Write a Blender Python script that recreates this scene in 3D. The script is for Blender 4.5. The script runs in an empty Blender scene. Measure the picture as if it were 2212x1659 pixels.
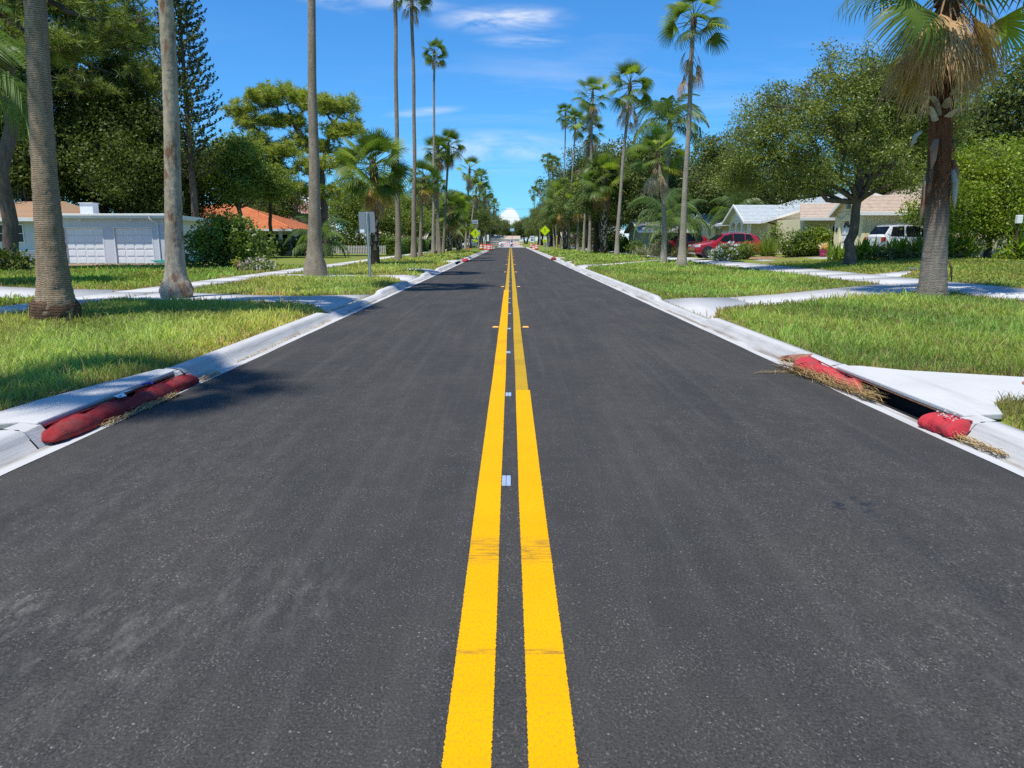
import bpy, bmesh, math, random
import numpy as np
from mathutils import Matrix, Vector, Euler
R = math.radians
SC = bpy.context.scene
COL = SC.collection
rng = np.random.default_rng(7)
random.seed(7)

# ------------------------------------------------------------------ camera, sky, sun, exposure
cam_d = bpy.data.cameras.new('camera')
cam = bpy.data.objects.new('camera', cam_d); COL.objects.link(cam)
cam_d.sensor_width = 36.0
cam_d.lens = 36.0 * 1600.0 / 2212.0
cam_d.clip_start = 0.05; cam_d.clip_end = 6000
cam.location = (0.0, 0.0, 1.57)
cam.rotation_euler = (R(90) - math.atan(309.5 / 1600.0), 0, -3 / 1600.0)
SC.camera = cam

SUN_A, SUN_B = 0.23, 0.31            # ground shadow of one metre of height: +x and +y
sun_dir = Vector((-SUN_A, -SUN_B, 1.0)).normalized()
sun_d = bpy.data.lights.new('sun', 'SUN')
sun_d.energy = 5.0; sun_d.angle = R(0.53); sun_d.color = (1.0, 0.955, 0.88)
sun = bpy.data.objects.new('sun', sun_d); COL.objects.link(sun)
sun.rotation_euler = sun_dir.to_track_quat('Z', 'Y').to_euler()
SC.view_settings.view_transform = 'Standard'
SC.view_settings.look = 'None'
SC.view_settings.exposure = 0.17
SC.view_settings.gamma = 1.0
SC.view_settings.use_curve_mapping = False
SC.cycles.use_denoising = False
SC.render.filter_size = 1.2
SC.cycles.max_bounces = 7
SC.cycles.diffuse_bounces = 3
SC.cycles.transparent_max_bounces = 10
SC.cycles.caustics_reflective = False
SC.cycles.caustics_refractive = False

class NT:
    """small node helper: n(type, inputs..., prop=value) returns the node"""
    def __init__(s, tree): s.t = tree
    def n(s, typ, ins=None, **kw):
        nd = s.t.nodes.new(typ)
        for k, v in kw.items(): setattr(nd, k, v)
        for k, v in (ins or {}).items(): s.set(nd, k, v)
        return nd
    def set(s, nd, k, v):
        sk = nd.inputs[k]
        if isinstance(v, bpy.types.NodeSocket): s.t.links.new(v, sk)
        elif isinstance(v, bpy.types.Node): s.t.links.new(v.outputs[0], sk)
        else: sk.default_value = v
    def math(s, op, a, b=0.0, c=None, clamp=False):
        nd = s.n('ShaderNodeMath', {0: a, 1: b}, operation=op, use_clamp=clamp)
        if c is not None: s.set(nd, 2, c)
        return nd.outputs[0]
    def mix(s, fac, a, b, mode='MIX'):
        nd = s.n('ShaderNodeMix', data_type='RGBA', blend_type=mode)
        s.set(nd, 0, fac); s.set(nd, 6, a); s.set(nd, 7, b)
        return nd.outputs[2]
    def ramp(s, v, lo, hi, a=0.0, b=1.0, smooth=False):
        nd = s.n('ShaderNodeMapRange', {0: v, 1: lo, 2: hi, 3: a, 4: b})
        if smooth: nd.interpolation_type = 'SMOOTHSTEP'
        return nd.outputs[0]
    def noise(s, vec, scale, detail=4.0, rough=0.55, dist=0.0):
        nd = s.n('ShaderNodeTexNoise', {'Scale': scale, 'Detail': detail, 'Roughness': rough, 'Distortion': dist})
        if vec is not None: s.set(nd, 'Vector', vec)
        return nd.outputs[0]
    def map(s, vec, scale=(1, 1, 1), loc=(0, 0, 0), rot=(0, 0, 0)):
        return s.n('ShaderNodeMapping', {0: vec, 1: loc, 2: rot, 3: scale}).outputs[0]
def rgba(c): return (c[0], c[1], c[2], 1.0)

world = bpy.data.worlds.new('World'); SC.world = world; world.use_nodes = True
def build_world():
    t = world.node_tree; t.nodes.clear(); W = NT(t)
    sky = W.n('ShaderNodeTexSky', sky_type='NISHITA', sun_disc=False)
    sky.sun_elevation = math.asin(sun_dir.z)
    sky.sun_rotation = math.atan2(sun_dir.x, sun_dir.y)
    sky.altitude = 0; sky.air_density = 1.0; sky.dust_density = 0.25; sky.ozone_density = 2.2
    hs = W.mix(1.0, sky, (0.40, 1.0, 1.56, 1), 'MULTIPLY')
    tc = W.n('ShaderNodeTexCoord')
    sep = W.n('ShaderNodeSeparateXYZ', {0: tc.outputs['Generated']})
    x, y, z = sep.outputs
    zc = W.math('MAXIMUM', z, 0.03)
    # thin cirrus on a flat layer overhead
    px = W.math('DIVIDE', x, zc); py = W.math('DIVIDE', y, zc)
    comb = W.n('ShaderNodeCombineXYZ', {0: px, 1: py, 2: 0.0}).outputs[0]
    warp = W.noise(comb, 0.35, 3)
    cv = W.n('ShaderNodeCombineXYZ', {0: W.math('MULTIPLY', px, 0.42), 1: W.math('ADD', W.math('MULTIPLY', py, 0.95), W.math('MULTIPLY', warp, 1.6)), 2: 0.3}).outputs[0]
    n1 = W.noise(cv, 0.9, 7, 0.62, 0.4)
    cov = W.noise(comb, 0.16, 2)
    cir = W.math('MULTIPLY', W.ramp(n1, 0.50, 0.82), W.ramp(cov, 0.42, 0.62))
    cir = W.math('MULTIPLY', cir, W.ramp(z, 0.02, 0.12, 0, 0.4))
    # individual clouds, as directions on the sky (azimuth from +y, elevation)
    az = W.math('ARCTAN2', x, y); el = W.math('ARCSINE', z)
    dv = W.n('ShaderNodeCombineXYZ', {0: az, 1: el, 2: 0.0}).outputs[0]
    fib = W.noise(W.map(dv, (5, 26, 1), rot=(0, 0, R(-9))), 1.6, 7, 0.62, 0.6)
    tot = cir
    for (a0, e0, ra, re, rot, amt) in ((-0.008, 0.266, 0.085, 0.016, -0.02, 0.95), (0.02, 0.243, 0.06, 0.009, 0.0, 0.55),
                                  (-0.27, 0.292, 0.085, 0.012, 0.25, 0.5), (-0.17, 0.285, 0.12, 0.012, 0.05, 0.35),
                                  (0.055, 0.315, 0.07, 0.012, 0.1, 0.5), (-0.03, 0.118, 0.16, 0.022, 0.0, 0.50), (-0.11, 0.16, 0.05, 0.006, -0.1, 0.5)):
        u = W.math('SUBTRACT', az, a0); v = W.math('SUBTRACT', el, e0)
        v = W.math('ADD', v, W.math('MULTIPLY', u, rot))
        d = W.math('SQRT', W.math('ADD', W.math('POWER', W.math('DIVIDE', W.math('ABSOLUTE', u), ra), 2.0), W.math('POWER', W.math('DIVIDE', W.math('ABSOLUTE', v), re), 2.0)))
        m = W.math('MULTIPLY', W.ramp(d, 1.25, 0.1, 0, 1, True), W.ramp(fib, 0.36, 0.66))
        tot = W.math('MAXIMUM', tot, W.math('MULTIPLY', m, amt))
    # cumulus low over the horizon
    cn = W.noise(W.map(dv, (22, 26, 1)), 1.5, 6, 0.55, 0.2)
    cn2 = W.noise(W.map(dv, (5, 1, 1), (3.3, 0, 0)), 2.2, 2)
    top = W.math('ADD', W.math('MULTIPLY', cn, 0.028), W.math('MULTIPLY', W.ramp(cn2, 0.5, 0.8), 0.02))
    for (a0, ra, hh) in ((-0.002, 0.022, 0.046), (0.036, 0.02, 0.040), (0.33, 0.05, 0.075), (-0.27, 0.05, 0.06), (0.115, 0.03, 0.048)):
        u = W.math('ABSOLUTE', W.math('DIVIDE', W.math('SUBTRACT', az, a0), ra))
        bump = W.math('MULTIPLY', W.math('SQRT', W.math('MAXIMUM', W.math('SUBTRACT', 1.0, W.math('MULTIPLY', u, u)), 0.0)), hh)
        top = W.math('MAXIMUM', top, W.math('ADD', bump, W.math('MULTIPLY', W.math('SUBTRACT', cn, 0.6), 0.03)))
    cum = W.math('MULTIPLY', W.ramp(W.math('SUBTRACT', top, el), 0.0, 0.005, 0, 1, True), W.ramp(el, -0.01, 0.012))
    cshade = W.ramp(cn, 0.3, 0.62, 0.55, 1.0)
    ccol = W.mix(cshade, (6.2, 6.7, 8.0, 1), (9.6, 9.7, 9.9, 1))
    colr = W.mix(tot, hs, (9.3, 9.5, 9.9, 1))
    colr = W.mix(W.math('MULTIPLY', cum, 0.85), colr, ccol)
    bg = W.n('ShaderNodeBackground', {'Color': colr, 'Strength': 0.1})
    out = W.n('ShaderNodeOutputWorld', {0: bg})
build_world()

# ------------------------------------------------------------------ materials
def mat(name, col, rough=0.8, var=0.0, scale=3.0, col2=None, bump=0.0, bscale=20.0, spec=0.3, metal=0.0, stretch=(1, 1, 1), trans=0.0, attr=None, coat=0.0, alpha=1.0):
    m = bpy.data.materials.new(name); m.use_nodes = True
    t = m.node_tree; t.nodes.clear(); N = NT(t)
    tc = N.n('ShaderNodeTexCoord').outputs['Object']
    c = rgba(col)
    if attr: 
        at = N.n('ShaderNodeAttribute', attribute_name=attr)
        c = N.mix(1.0, rgba(col), at.outputs['Color'], 'MULTIPLY')
    if var or col2 is not None:
        nz = N.noise(N.map(tc, stretch), scale, 5, 0.6)
        f = N.ramp(nz, 0.33, 0.67)
        if col2 is None:
            c = N.mix(f, N.mix(1.0, c, (1 - var,) * 3 + (1,), 'MULTIPLY'), N.mix(1.0, c, (1 + var,) * 3 + (1,), 'MULTIPLY'))
        else:
            c = N.mix(f, c, rgba(col2))
    p = N.n('ShaderNodeBsdfPrincipled', {'Base Color': c, 'Roughness': rough, 'Metallic': metal, 'Specular IOR Level': spec})
    if coat: p.inputs['Coat Weight'].default_value = coat; p.inputs['Coat Roughness'].default_value = 0.05
    if bump:
        bn = N.noise(N.map(tc, stretch), bscale, 4)
        N.set(p, 'Normal', N.n('ShaderNodeBump', {'Strength': bump, 'Distance': 0.02, 'Height': bn}))
    sh = p
    if trans:
        tr = N.n('ShaderNodeBsdfTranslucent', {'Color': N.mix(1.0, c, (1.25, 1.35, 0.55, 1), 'MULTIPLY')})
        sh = N.n('ShaderNodeMixShader', {0: trans, 1: p, 2: tr})
    N.n('ShaderNodeOutputMaterial', {0: sh})
    return m
def nodemat(name):
    m = bpy.data.materials.new(name); m.use_nodes = True
    m.node_tree.nodes.clear(); N = NT(m.node_tree)
    tc = N.n('ShaderNodeTexCoord').outputs['Object']
    return m, N, tc
def finish(N, col, rough=0.8, height=None, bstr=0.3, bdist=0.02, spec=0.3):
    p = N.n('ShaderNodeBsdfPrincipled', {'Base Color': col, 'Roughness': rough, 'Specular IOR Level': spec})
    if height is not None: N.set(p, 'Normal', N.n('ShaderNodeBump', {'Strength': bstr, 'Distance': bdist, 'Height': height}))
    N.n('ShaderNodeOutputMaterial', {0: p}); return p

def asphalt_color(N, tc):
    fine = N.noise(tc, 95, 3, 0.7)
    mid = N.noise(N.map(tc, (1.0, 0.35, 1)), 1.3, 4, 0.6)
    streak = N.noise(N.map(tc, (5.0, 0.12, 1)), 1.2, 4, 0.6)
    vor = N.n('ShaderNodeTexVoronoi', {'Vector': tc, 'Scale': 70.0, 'Randomness': 1.0})
    sep = N.n('ShaderNodeSeparateColor', {0: vor.outputs['Color']})
    stone = N.math('MULTIPLY', N.math('LESS_THAN', vor.outputs['Distance'], N.math('MULTIPLY', sep.outputs[1], 0.34)), N.math('GREATER_THAN', sep.outputs[0], 0.965))
    c = N.mix(N.ramp(fine, 0.3, 0.75), (0.026, 0.0245, 0.0222, 1), (0.080, 0.076, 0.070, 1))
    fleck = N.noise(N.map(tc, (1.0, 0.6, 1), rot=(0, 0, .5)), 105, 2, 0.6); fl2 = N.noise(tc, 5, 5, 0.75)
    c = N.mix(N.math('MULTIPLY', N.ramp(fleck, 0.57, 0.68), N.ramp(fl2, 0.42, 0.68, 0.06, 0.85)), c, (0.22, 0.21, 0.19, 1))
    c = N.mix(1.0, c, N.n('ShaderNodeCombineColor', {0: N.ramp(mid, 0.3, 0.7, 0.80, 1.18), 1: N.ramp(mid, 0.3, 0.7, 0.83, 1.15), 2: N.ramp(mid, 0.3, 0.7, 0.86, 1.12)}).outputs[0], 'MULTIPLY')
    c = N.mix(N.math('MULTIPLY', N.ramp(streak, 0.5, 0.78), 0.22), c, (0.13, 0.125, 0.115, 1))
    # pale dusty scuffs with their own shapes
    s = N.n('ShaderNodeSeparateXYZ', {0: tc})
    scuffn = N.noise(N.map(tc, (3.2, 1.1, 1), rot=(0, 0, R(35))), 4.0, 6, 0.65)
    for (x0, y0, rx, ry, amt, ck) in ((-2.15, 2.55, 0.18, 0.75, 0.85, 0.34), (-1.6, 2.75, 0.6, 0.9, 0.35, 0.2), (-2.75, 2.1, 0.5, 0.5, 0.6, 0.3), (-1.0, 3.1, 0.5, 0.6, 0.3, 0.2), (1.8, 2.6, 0.8, 0.9, 0.18, 0.16), (-2.5, 5.0, 1.4, 3.0, 0.22, 0.14), (2.6, 4.0, 0.9, 2.0, 0.15, 0.14)):
        d = N.math('SQRT', N.math('ADD', N.math('POWER', N.math('ABSOLUTE', N.math('DIVIDE', N.math('SUBTRACT', s.outputs[0], x0), rx)), 2.0),
                                         N.math('POWER', N.math('ABSOLUTE', N.math('DIVIDE', N.math('SUBTRACT', s.outputs[1], y0), ry)), 2.0)))
        m = N.math('MULTIPLY', N.math('MULTIPLY', N.ramp(d, 1.0, 0.15, 0, 1, True), N.ramp(scuffn, 0.47, 0.70)), amt)
        c = N.mix(m, c, (ck, ck * 0.96, ck * 0.85, 1))
    # a few oil drips
    drip = N.noise(tc, 9.0, 2)
    d = N.math('SQRT', N.math('ADD', N.math('POWER', N.math('ABSOLUTE', N.math('SUBTRACT', s.outputs[0], 2.05)), 2.0), N.math('POWER', N.math('ABSOLUTE', N.math('SUBTRACT', s.outputs[1], 4.25)), 2.0)))
    c = N.mix(N.math('MULTIPLY', N.ramp(d, 0.22, 0.05), N.math('GREATER_THAN', drip, 0.56)), c, (0.02, 0.024, 0.035, 1))
    c = N.mix(N.math('MULTIPLY', stone, 0.5), c, (0.36, 0.35, 0.33, 1))
    return c, fine, vor
M = {}
def mk_road():
    m, N, tc = nodemat('asphalt'); c, fine, vor = asphalt_color(N, tc)
    h = N.math('ADD', fine, N.math('MULTIPLY', vor.outputs['Distance'], 0.6))
    finish(N, c, 0.85, h, 0.6, 0.012, 0.15); M['asphalt'] = m
    for nm, colr, wear in (('yellow_paint', (0.74, 0.375, 0.0), 0.0), ('worn_yellow_paint', (0.52, 0.32, 0.012), 1.0)):
        m, N, tc = nodemat(nm); c, fine, vor = asphalt_color(N, tc)
        big = N.noise(N.map(tc, (3, 0.5, 1)), 1.4, 4)
        crack = N.noise(N.map(tc, (6, 16, 1)), 5.0, 6, 0.7)
        grime = N.noise(N.map(tc, (1, 1.8, 1)), 1.1, 3)
        y = N.mix(N.ramp(grime, 0.35, 0.72, 0, 0.35), rgba(colr), (colr[0] * 0.72, colr[1] * 0.72, colr[2], 1))
        g2 = N.noise(N.map(tc, (1.6, 0.8, 1)), 62, 3, 0.7)
        y = N.mix(N.ramp(g2, 0.46, 0.72, 0.0, 0.62), y, (colr[0] * 0.55, colr[1] * 0.52, 0.02, 1))
        sx = N.n('ShaderNodeSeparateXYZ', {0: tc}); scr = N.noise(N.map(tc, (2.5, 15, 1)), 3.0, 5, 0.7)
        for (y0, y1, am) in ((3.35, 3.78, 0.75), (2.58, 2.63, 0.9), (9.2, 9.9, 0.5), (11.2, 11.9, 0.5)):
            ym = (y0 + y1) / 2; hh = (y1 - y0) / 2
            k = N.math('MULTIPLY', N.ramp(N.math('ABSOLUTE', N.math('SUBTRACT', sx.outputs[1], ym)), hh, hh * .4, 0, 1, True), N.ramp(scr, 0.42, 0.66, 0.0, am))
            y = N.mix(k, y, (0.16, 0.10, 0.03, 1))
        w = N.math('MULTIPLY', N.ramp(crack, 0.66, 0.74), N.ramp(big, 0.5, 0.62))
        if wear: w = N.math('MAXIMUM', w, N.math('MULTIPLY', N.ramp(fine, 0.50, 0.62), 0.5))
        p = N.n('ShaderNodeBsdfPrincipled', {'Base Color': N.mix(w, y, c), 'Roughness': 0.75, 'Specular IOR Level': 0.08})
        N.set(p, 'Normal', N.n('ShaderNodeBump', {'Strength': 0.35, 'Distance': 0.008, 'Height': fine}))
        # ragged sprayed edge: paint breaks up over the outer millimetres (uv.x runs 0..1 across)
        uv = N.n('ShaderNodeUVMap')
        ux = N.n('ShaderNodeSeparateXYZ', {0: uv}).outputs[0]
        e = N.math('MINIMUM', ux, N.math('SUBTRACT', 1.0, ux))
        en = N.noise(tc, 70, 3, 0.7)
        a = N.math('GREATER_THAN', N.math('ADD', e, N.math('MULTIPLY', en, 0.10)), 0.075)
        tr = N.n('ShaderNodeBsdfTransparent')
        N.n('ShaderNodeOutputMaterial', {0: N.n('ShaderNodeMixShader', {0: a, 1: tr, 2: p})}); M[nm] = m
mk_road()
def mk_concrete(name, base, stain=0.5, broom=(1, 1, 1), flow=False):
    m, N, tc = nodemat(name)
    f = N.noise(tc, 38, 4, 0.7); b = N.noise(tc, 0.9, 5, 0.6); b2 = N.noise(N.map(tc, (2.2, 0.35, 1)), 1.7, 5, 0.65)
    c = N.mix(N.ramp(b, 0.3, 0.7), (base * 0.90, base * 0.885, base * 0.85, 1), (base * 1.04, base * 1.03, base * 1.0, 1))
    c = N.mix(N.math('MULTIPLY', N.ramp(b2, 0.56, 0.74), stain), c, (base * 0.52, base * 0.46, base * 0.37, 1))
    c = N.mix(N.ramp(f, 0.3, 0.7, 0, 0.16), c, (base * 0.6, base * 0.6, base * 0.58, 1))
    if flow:        # silt left along the flow line of the gutter and a darker, streaked face
        ax = N.math('ABSOLUTE', N.n('ShaderNodeSeparateXYZ', {0: tc}).outputs[0])
        band = N.math('MULTIPLY', N.ramp(ax, 3.575, 3.64, 0, 1, True), N.ramp(ax, 3.70, 3.665, 0, 1, True))
        silt = N.noise(N.map(tc, (6, 0.42, 1)), 1.3, 5, 0.6)
        c = N.mix(N.math('MULTIPLY', band, N.ramp(silt, 0.44, 0.60, 0, 0.9)), c, N.mix(f, (0.13, 0.105, 0.08, 1), (0.25, 0.20, 0.15, 1)))
        face = N.math('MULTIPLY', N.ramp(ax, 3.66, 3.70), N.ramp(ax, 3.80, 3.76))
        face_streak = N.noise(N.map(tc, (3, 0.6, 14)), 2.4, 4, 0.6)
        c = N.mix(N.math('MULTIPLY', face, N.ramp(face_streak, 0.4, 0.7, 0.12, 0.55)), c, (base * .5, base * .48, base * .44, 1))
    br = N.noise(N.map(tc, broom), 60, 2)
    finish(N, c, 0.85, N.math('ADD', f, br), 0.35, 0.008, 0.25); M[name] = m
mk_concrete('concrete', 0.52, 0.30, (0.15, 1, 1))
mk_concrete('gutter_concrete', 0.50, 0.55, (1, 0.05, 1), True)
mk_concrete('old_concrete', 0.42, 0.45)
def mk_ground():
    m, N, tc = nodemat('lawn_soil')
    a = N.noise(tc, 0.55, 5, 0.6); b = N.noise(tc, 9, 4, 0.7); d = N.noise(N.map(tc, (1, 1, 1), (40, 11, 0)), 0.28, 4, 0.6)
    c = N.mix(N.ramp(b, 0.3, 0.7), (0.10, 0.135, 0.022, 1), (0.24, 0.29, 0.05, 1))
    c = N.mix(N.ramp(a, 0.45, 0.68, 0, 0.75), c, (0.17, 0.19, 0.05, 1))
    c = N.mix(N.ramp(d, 0.57, 0.66, 0, 0.85), c, N.mix(b, (0.14, 0.095, 0.06, 1), (0.24, 0.17, 0.11, 1)))
    finish(N, c, 0.95, b, 0.6, 0.05, 0.1); M['lawn_soil'] = m
mk_ground()
def mk_trunk(name, c1, c2, rings=9.0, ringamt=0.5, patch=None, lower=None):
    m, N, tc = nodemat(name)
    v = N.noise(N.map(tc, (1, 1, 0.25)), 9.0, 5, 0.7)
    big = N.noise(tc, 1.5, 3)
    w = N.n('ShaderNodeTexWave', {'Vector': tc, 'Scale': rings, 'Distortion': 7.0, 'Detail': 4.0, 'Detail Scale': 1.3, 'Detail Roughness': 0.7}, wave_type='BANDS', bands_direction='Z')
    ring = N.ramp(w.outputs['Color'], 0.0, 0.45)
    c = N.mix(N.ramp(v, 0.3, 0.7), rgba(c1), rgba(c2))
    c = N.mix(N.ramp(big, 0.4, 0.7, 0, 0.4), c, (c1[0] * 0.6, c1[1] * 0.6, c1[2] * 0.6, 1))
    if patch is not None:
        pn = N.noise(N.map(tc, (1.4, 1.4, 0.5)), 3.2, 5, 0.65)
        c = N.mix(N.ramp(pn, 0.53, 0.62), c, rgba(patch))
    c = N.mix(N.math('MULTIPLY', N.math('SUBTRACT', 1.0, ring), ringamt), c, (c1[0] * 0.25, c1[1] * 0.23, c1[2] * 0.2, 1))
    if lower is not None:          # a different bark below a given height
        z = N.n('ShaderNodeSeparateXYZ', {0: tc}).outputs[2]
        k = N.ramp(N.math('ADD', z, N.math('MULTIPLY', v, 1.2)), lower[0], lower[0] + lower[1])
        c = N.mix(k, c, N.mix(N.ramp(v, 0.3, 0.7), rgba(lower[2]), rgba(lower[3])))
    finish(N, c, 0.9, N.math('ADD', N.math('MULTIPLY', ring, 0.7), v), 0.8, 0.04, 0.15); M[name] = m
mk_trunk('palm_bark', (0.26, 0.205, 0.145), (0.45, 0.38, 0.29), 7.0, 0.40)
mk_trunk('palm_bark_pale', (0.31, 0.265, 0.20), (0.49, 0.44, 0.36), 5.0, 0.3)
mk_trunk('palm_bark_dark', (0.25, 0.18, 0.115), (0.46, 0.35, 0.24), 9.0, 0.34)
mk_trunk('peeling_bark', (0.27, 0.225, 0.165), (0.50, 0.42, 0.30), 0.05, 0.0, (0.22, 0.125, 0.075))
mk_trunk('red_palm_bark', (0.24, 0.205, 0.17), (0.36, 0.315, 0.26), 8.5, 0.7, None, (2.1, 1.5, (0.075, 0.028, 0.014), (0.25, 0.10, 0.048)))
mk_trunk('boot_bark', (0.075, 0.045, 0.028), (0.19, 0.12, 0.075), 6.0, 0.4)
mk_trunk('tree_bark', (0.075, 0.058, 0.045), (0.19, 0.155, 0.125), 0.05, 0.0)
mk_trunk('pine_bark', (0.10, 0.072, 0.056), (0.215, 0.165, 0.135), 0.05, 0.0)
M['boot'] = mat('leaf_base', (0.17, 0.115, 0.075), 0.9, col2=(0.40, 0.34, 0.28), scale=2.2)
M['boot_pale'] = mat('pale_leaf_base', (0.30, 0.26, 0.21), 0.9, col2=(0.50, 0.46, 0.40), scale=3)
M['spathe'] = mat('spathe', (0.21, 0.07, 0.035), 0.8, col2=(0.34, 0.25, 0.18), scale=2.0)
def leafmat(name, col, col2, trans=0.3, rough=0.45, spec=0.35):
    M[name] = mat(name, col, rough, col2=col2, scale=1.3, trans=trans, attr='tint', spec=spec)
leafmat('frond_green', (0.080, 0.140, 0.026), (0.135, 0.20, 0.040), 0.38, 0.45, 0.25)
leafmat('frond_light', (0.23, 0.33, 0.045), (0.32, 0.40, 0.06), 0.45, 0.45, 0.25)
leafmat('frond_yellow', (0.52, 0.42, 0.03), (0.25, 0.24, 0.04), 0.4, 0.5)
leafmat('frond_dead', (0.40, 0.22, 0.10), (0.66, 0.47, 0.27), 0.35, 0.8, 0.1)
leafmat('frond_grey', (0.40, 0.31, 0.23), (0.62, 0.52, 0.40), 0.3, 0.85, 0.1)
leafmat('feather_green', (0.11, 0.17, 0.055), (0.17, 0.245, 0.08), 0.38)
leafmat('oak_leaf', (0.135, 0.170, 0.034), (0.25, 0.28, 0.060), 0.28, 0.42, 0.35)
leafmat('oak_leaf_far', (0.095, 0.128, 0.030), (0.165, 0.20, 0.050), 0.28, 0.5)
leafmat('dark_leaf', (0.055, 0.082, 0.016), (0.13, 0.165, 0.030), 0.26, 0.5, 0.2)
leafmat('mid_leaf', (0.17, 0.23, 0.042), (0.25, 0.31, 0.06), 0.36, 0.5)
leafmat('bright_leaf', (0.17, 0.24, 0.020), (0.29, 0.35, 0.035), 0.36, 0.45)
leafmat('shrub_leaf', (0.085, 0.135, 0.022), (0.19, 0.26, 0.040), 0.32, 0.4, 0.4)
leafmat('pine_needle', (0.26, 0.32, 0.050), (0.40, 0.43, 0.075), 0.38, 0.5)
leafmat('pine_needle_dark', (0.10, 0.145, 0.032), (0.24, 0.28, 0.055), 0.34, 0.5)
leafmat('column_pine_needle', (0.062, 0.095, 0.020), (0.12, 0.15, 0.032), 0.2, 0.5)
leafmat('moss', (0.20, 0.20, 0.165), (0.13, 0.13, 0.105), 0.25, 0.95, 0.05)
leafmat('strap_leaf', (0.15, 0.23, 0.032), (0.27, 0.36, 0.055), 0.4, 0.35, 0.45)
leafmat('silver_grass', (0.22, 0.23, 0.15), (0.30, 0.30, 0.20), 0.25, 0.8)
leafmat('tan_grass', (0.22, 0.19, 0.075), (0.16, 0.17, 0.06), 0.25, 0.8)
leafmat('hedge_leaf', (0.12, 0.20, 0.030), (0.19, 0.28, 0.045), 0.25, 0.5)
leafmat('flower', (0.9, 0.9, 0.9), (0.8, 0.8, 0.8), 0.3, 0.7)
leafmat('straw', (0.42, 0.28, 0.11), (0.60, 0.44, 0.21), 0.2, 0.8)
M['grass'] = mat('grass_blade', (1, 1, 1), 0.55, trans=0.45, attr='tint', spec=0.25)
M['twig'] = mat('twig', (0.10, 0.08, 0.062), 0.9, col2=(0.26, 0.23, 0.19), scale=0.8)
M['white'] = mat('white_paint', (0.80, 0.80, 0.79), 0.6, var=0.03, scale=2)
M['offwhite'] = mat('off_white_trim', (0.70, 0.71, 0.70), 0.55, var=0.05, scale=2)
M['bluewall'] = mat('pale_blue_stucco', (0.60, 0.62, 0.65), 0.85, var=0.04, scale=1.4)
M['whitewall'] = mat('white_stucco', (0.74, 0.74, 0.74), 0.85, var=0.04, scale=1.4)
M['creamwall'] = mat('cream_stucco', (0.86, 0.75, 0.47), 0.85, var=0.04, scale=1.2)
M['creamwall2'] = mat('pale_cream_stucco', (0.78, 0.70, 0.52), 0.85, var=0.04, scale=1.2)
M['pinkwall'] = mat('pink_stucco', (0.52, 0.25, 0.18), 0.85, var=0.08, scale=1.0)
M['olivewall'] = mat('olive_stucco', (0.30, 0.31, 0.24), 0.9, var=0.05)
M['greysiding'] = mat('grey_siding', (0.26, 0.29, 0.31), 0.7, var=0.05)
M['glass'] = mat('window_glass', (0.012, 0.014, 0.016), 0.12, spec=0.3)
M['dark'] = mat('dark_and_shade', (0.012, 0.012, 0.012), 0.9)  # near black; also paints the shade inside the drain throats
M['shingle_tan'] = mat('tan_shingle', (0.38, 0.29, 0.215), 0.9, col2=(0.52, 0.42, 0.33), scale=4.5, stretch=(1, 1, 3))
M['shingle_rust'] = mat('stained_shingle', (0.34, 0.26, 0.18), 0.9, col2=(0.42, 0.22, 0.11), scale=1.6)
M['shingle_white'] = mat('white_shingle', (0.36, 0.40, 0.40), 0.85, col2=(0.46, 0.49, 0.49), scale=4)
M['shingle_grey'] = mat('grey_shingle', (0.30, 0.30, 0.30), 0.9, var=0.1)
M['tile_orange'] = mat('orange_tile', (0.50, 0.15, 0.055), 0.75, col2=(0.62, 0.24, 0.10), scale=2.5)
M['gravelroof'] = mat('flat_roof_sheet', (0.5, 0.5, 0.5), 0.9, var=0.1)
M['steel'] = mat('galvanised_steel', (0.48, 0.50, 0.50), 0.45, var=0.08, metal=0.6, scale=5)
M['signback'] = mat('sign_back', (0.30, 0.31, 0.32), 0.45, metal=0.5, var=0.05)
M['fluo'] = mat('fluorescent_sheet', (0.62, 0.82, 0.0), 0.45)
M['black'] = mat('black_print', (0.015, 0.015, 0.015), 0.5)
M['orange'] = mat('orange_plastic', (0.85, 0.13, 0.03), 0.5, var=0.06)
M['red'] = mat('sign_red', (0.62, 0.05, 0.035), 0.5)
M['signwhite'] = mat('sign_white', (0.82, 0.83, 0.83), 0.45)
M['navy'] = mat('panel_blue', (0.03, 0.09, 0.13), 0.3)
M['skyblue'] = mat('pale_blue_sheet', (0.36, 0.60, 0.82), 0.5)
M['yellow'] = mat('yellow_plastic', (0.72, 0.48, 0.04), 0.5)
M['marker'] = mat('marker_orange', (0.88, 0.42, 0.06), 0.4, spec=0.5)
M['foil'] = mat('reflective_strip', (0.62, 0.68, 0.75), 0.28, metal=0.55, var=0.1, scale=30)
def mk_bag():
    for nm, c1, c2 in (('sandbag_red', (0.42, 0.026, 0.04), (0.52, 0.045, 0.055)), ('sandbag_shade_dark', (0.21, 0.012, 0.016), (0.30, 0.024, 0.028))):  # second is the same red darkened for shade; seams use it too
        m, N, tc = nodemat(nm)
        dirt = N.noise(tc, 7, 5, 0.65); wv = N.noise(tc, 160, 2)
        c = N.mix(N.ramp(wv, 0.3, 0.7), rgba(c1), rgba(c2))
        c = N.mix(N.ramp(dirt, 0.46, 0.70, 0, 0.65), c, (0.16, 0.07, 0.06, 1))
        finish(N, c, 0.8, N.math('ADD', wv, N.noise(N.map(tc, (4, 1.2, 4)), 9, 3)), 0.5, 0.012, 0.2); M[nm] = m
mk_bag()
M['brick'] = mat('brick_paver', (0.20, 0.10, 0.07), 0.9, col2=(0.33, 0.22, 0.17), scale=6)
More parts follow.
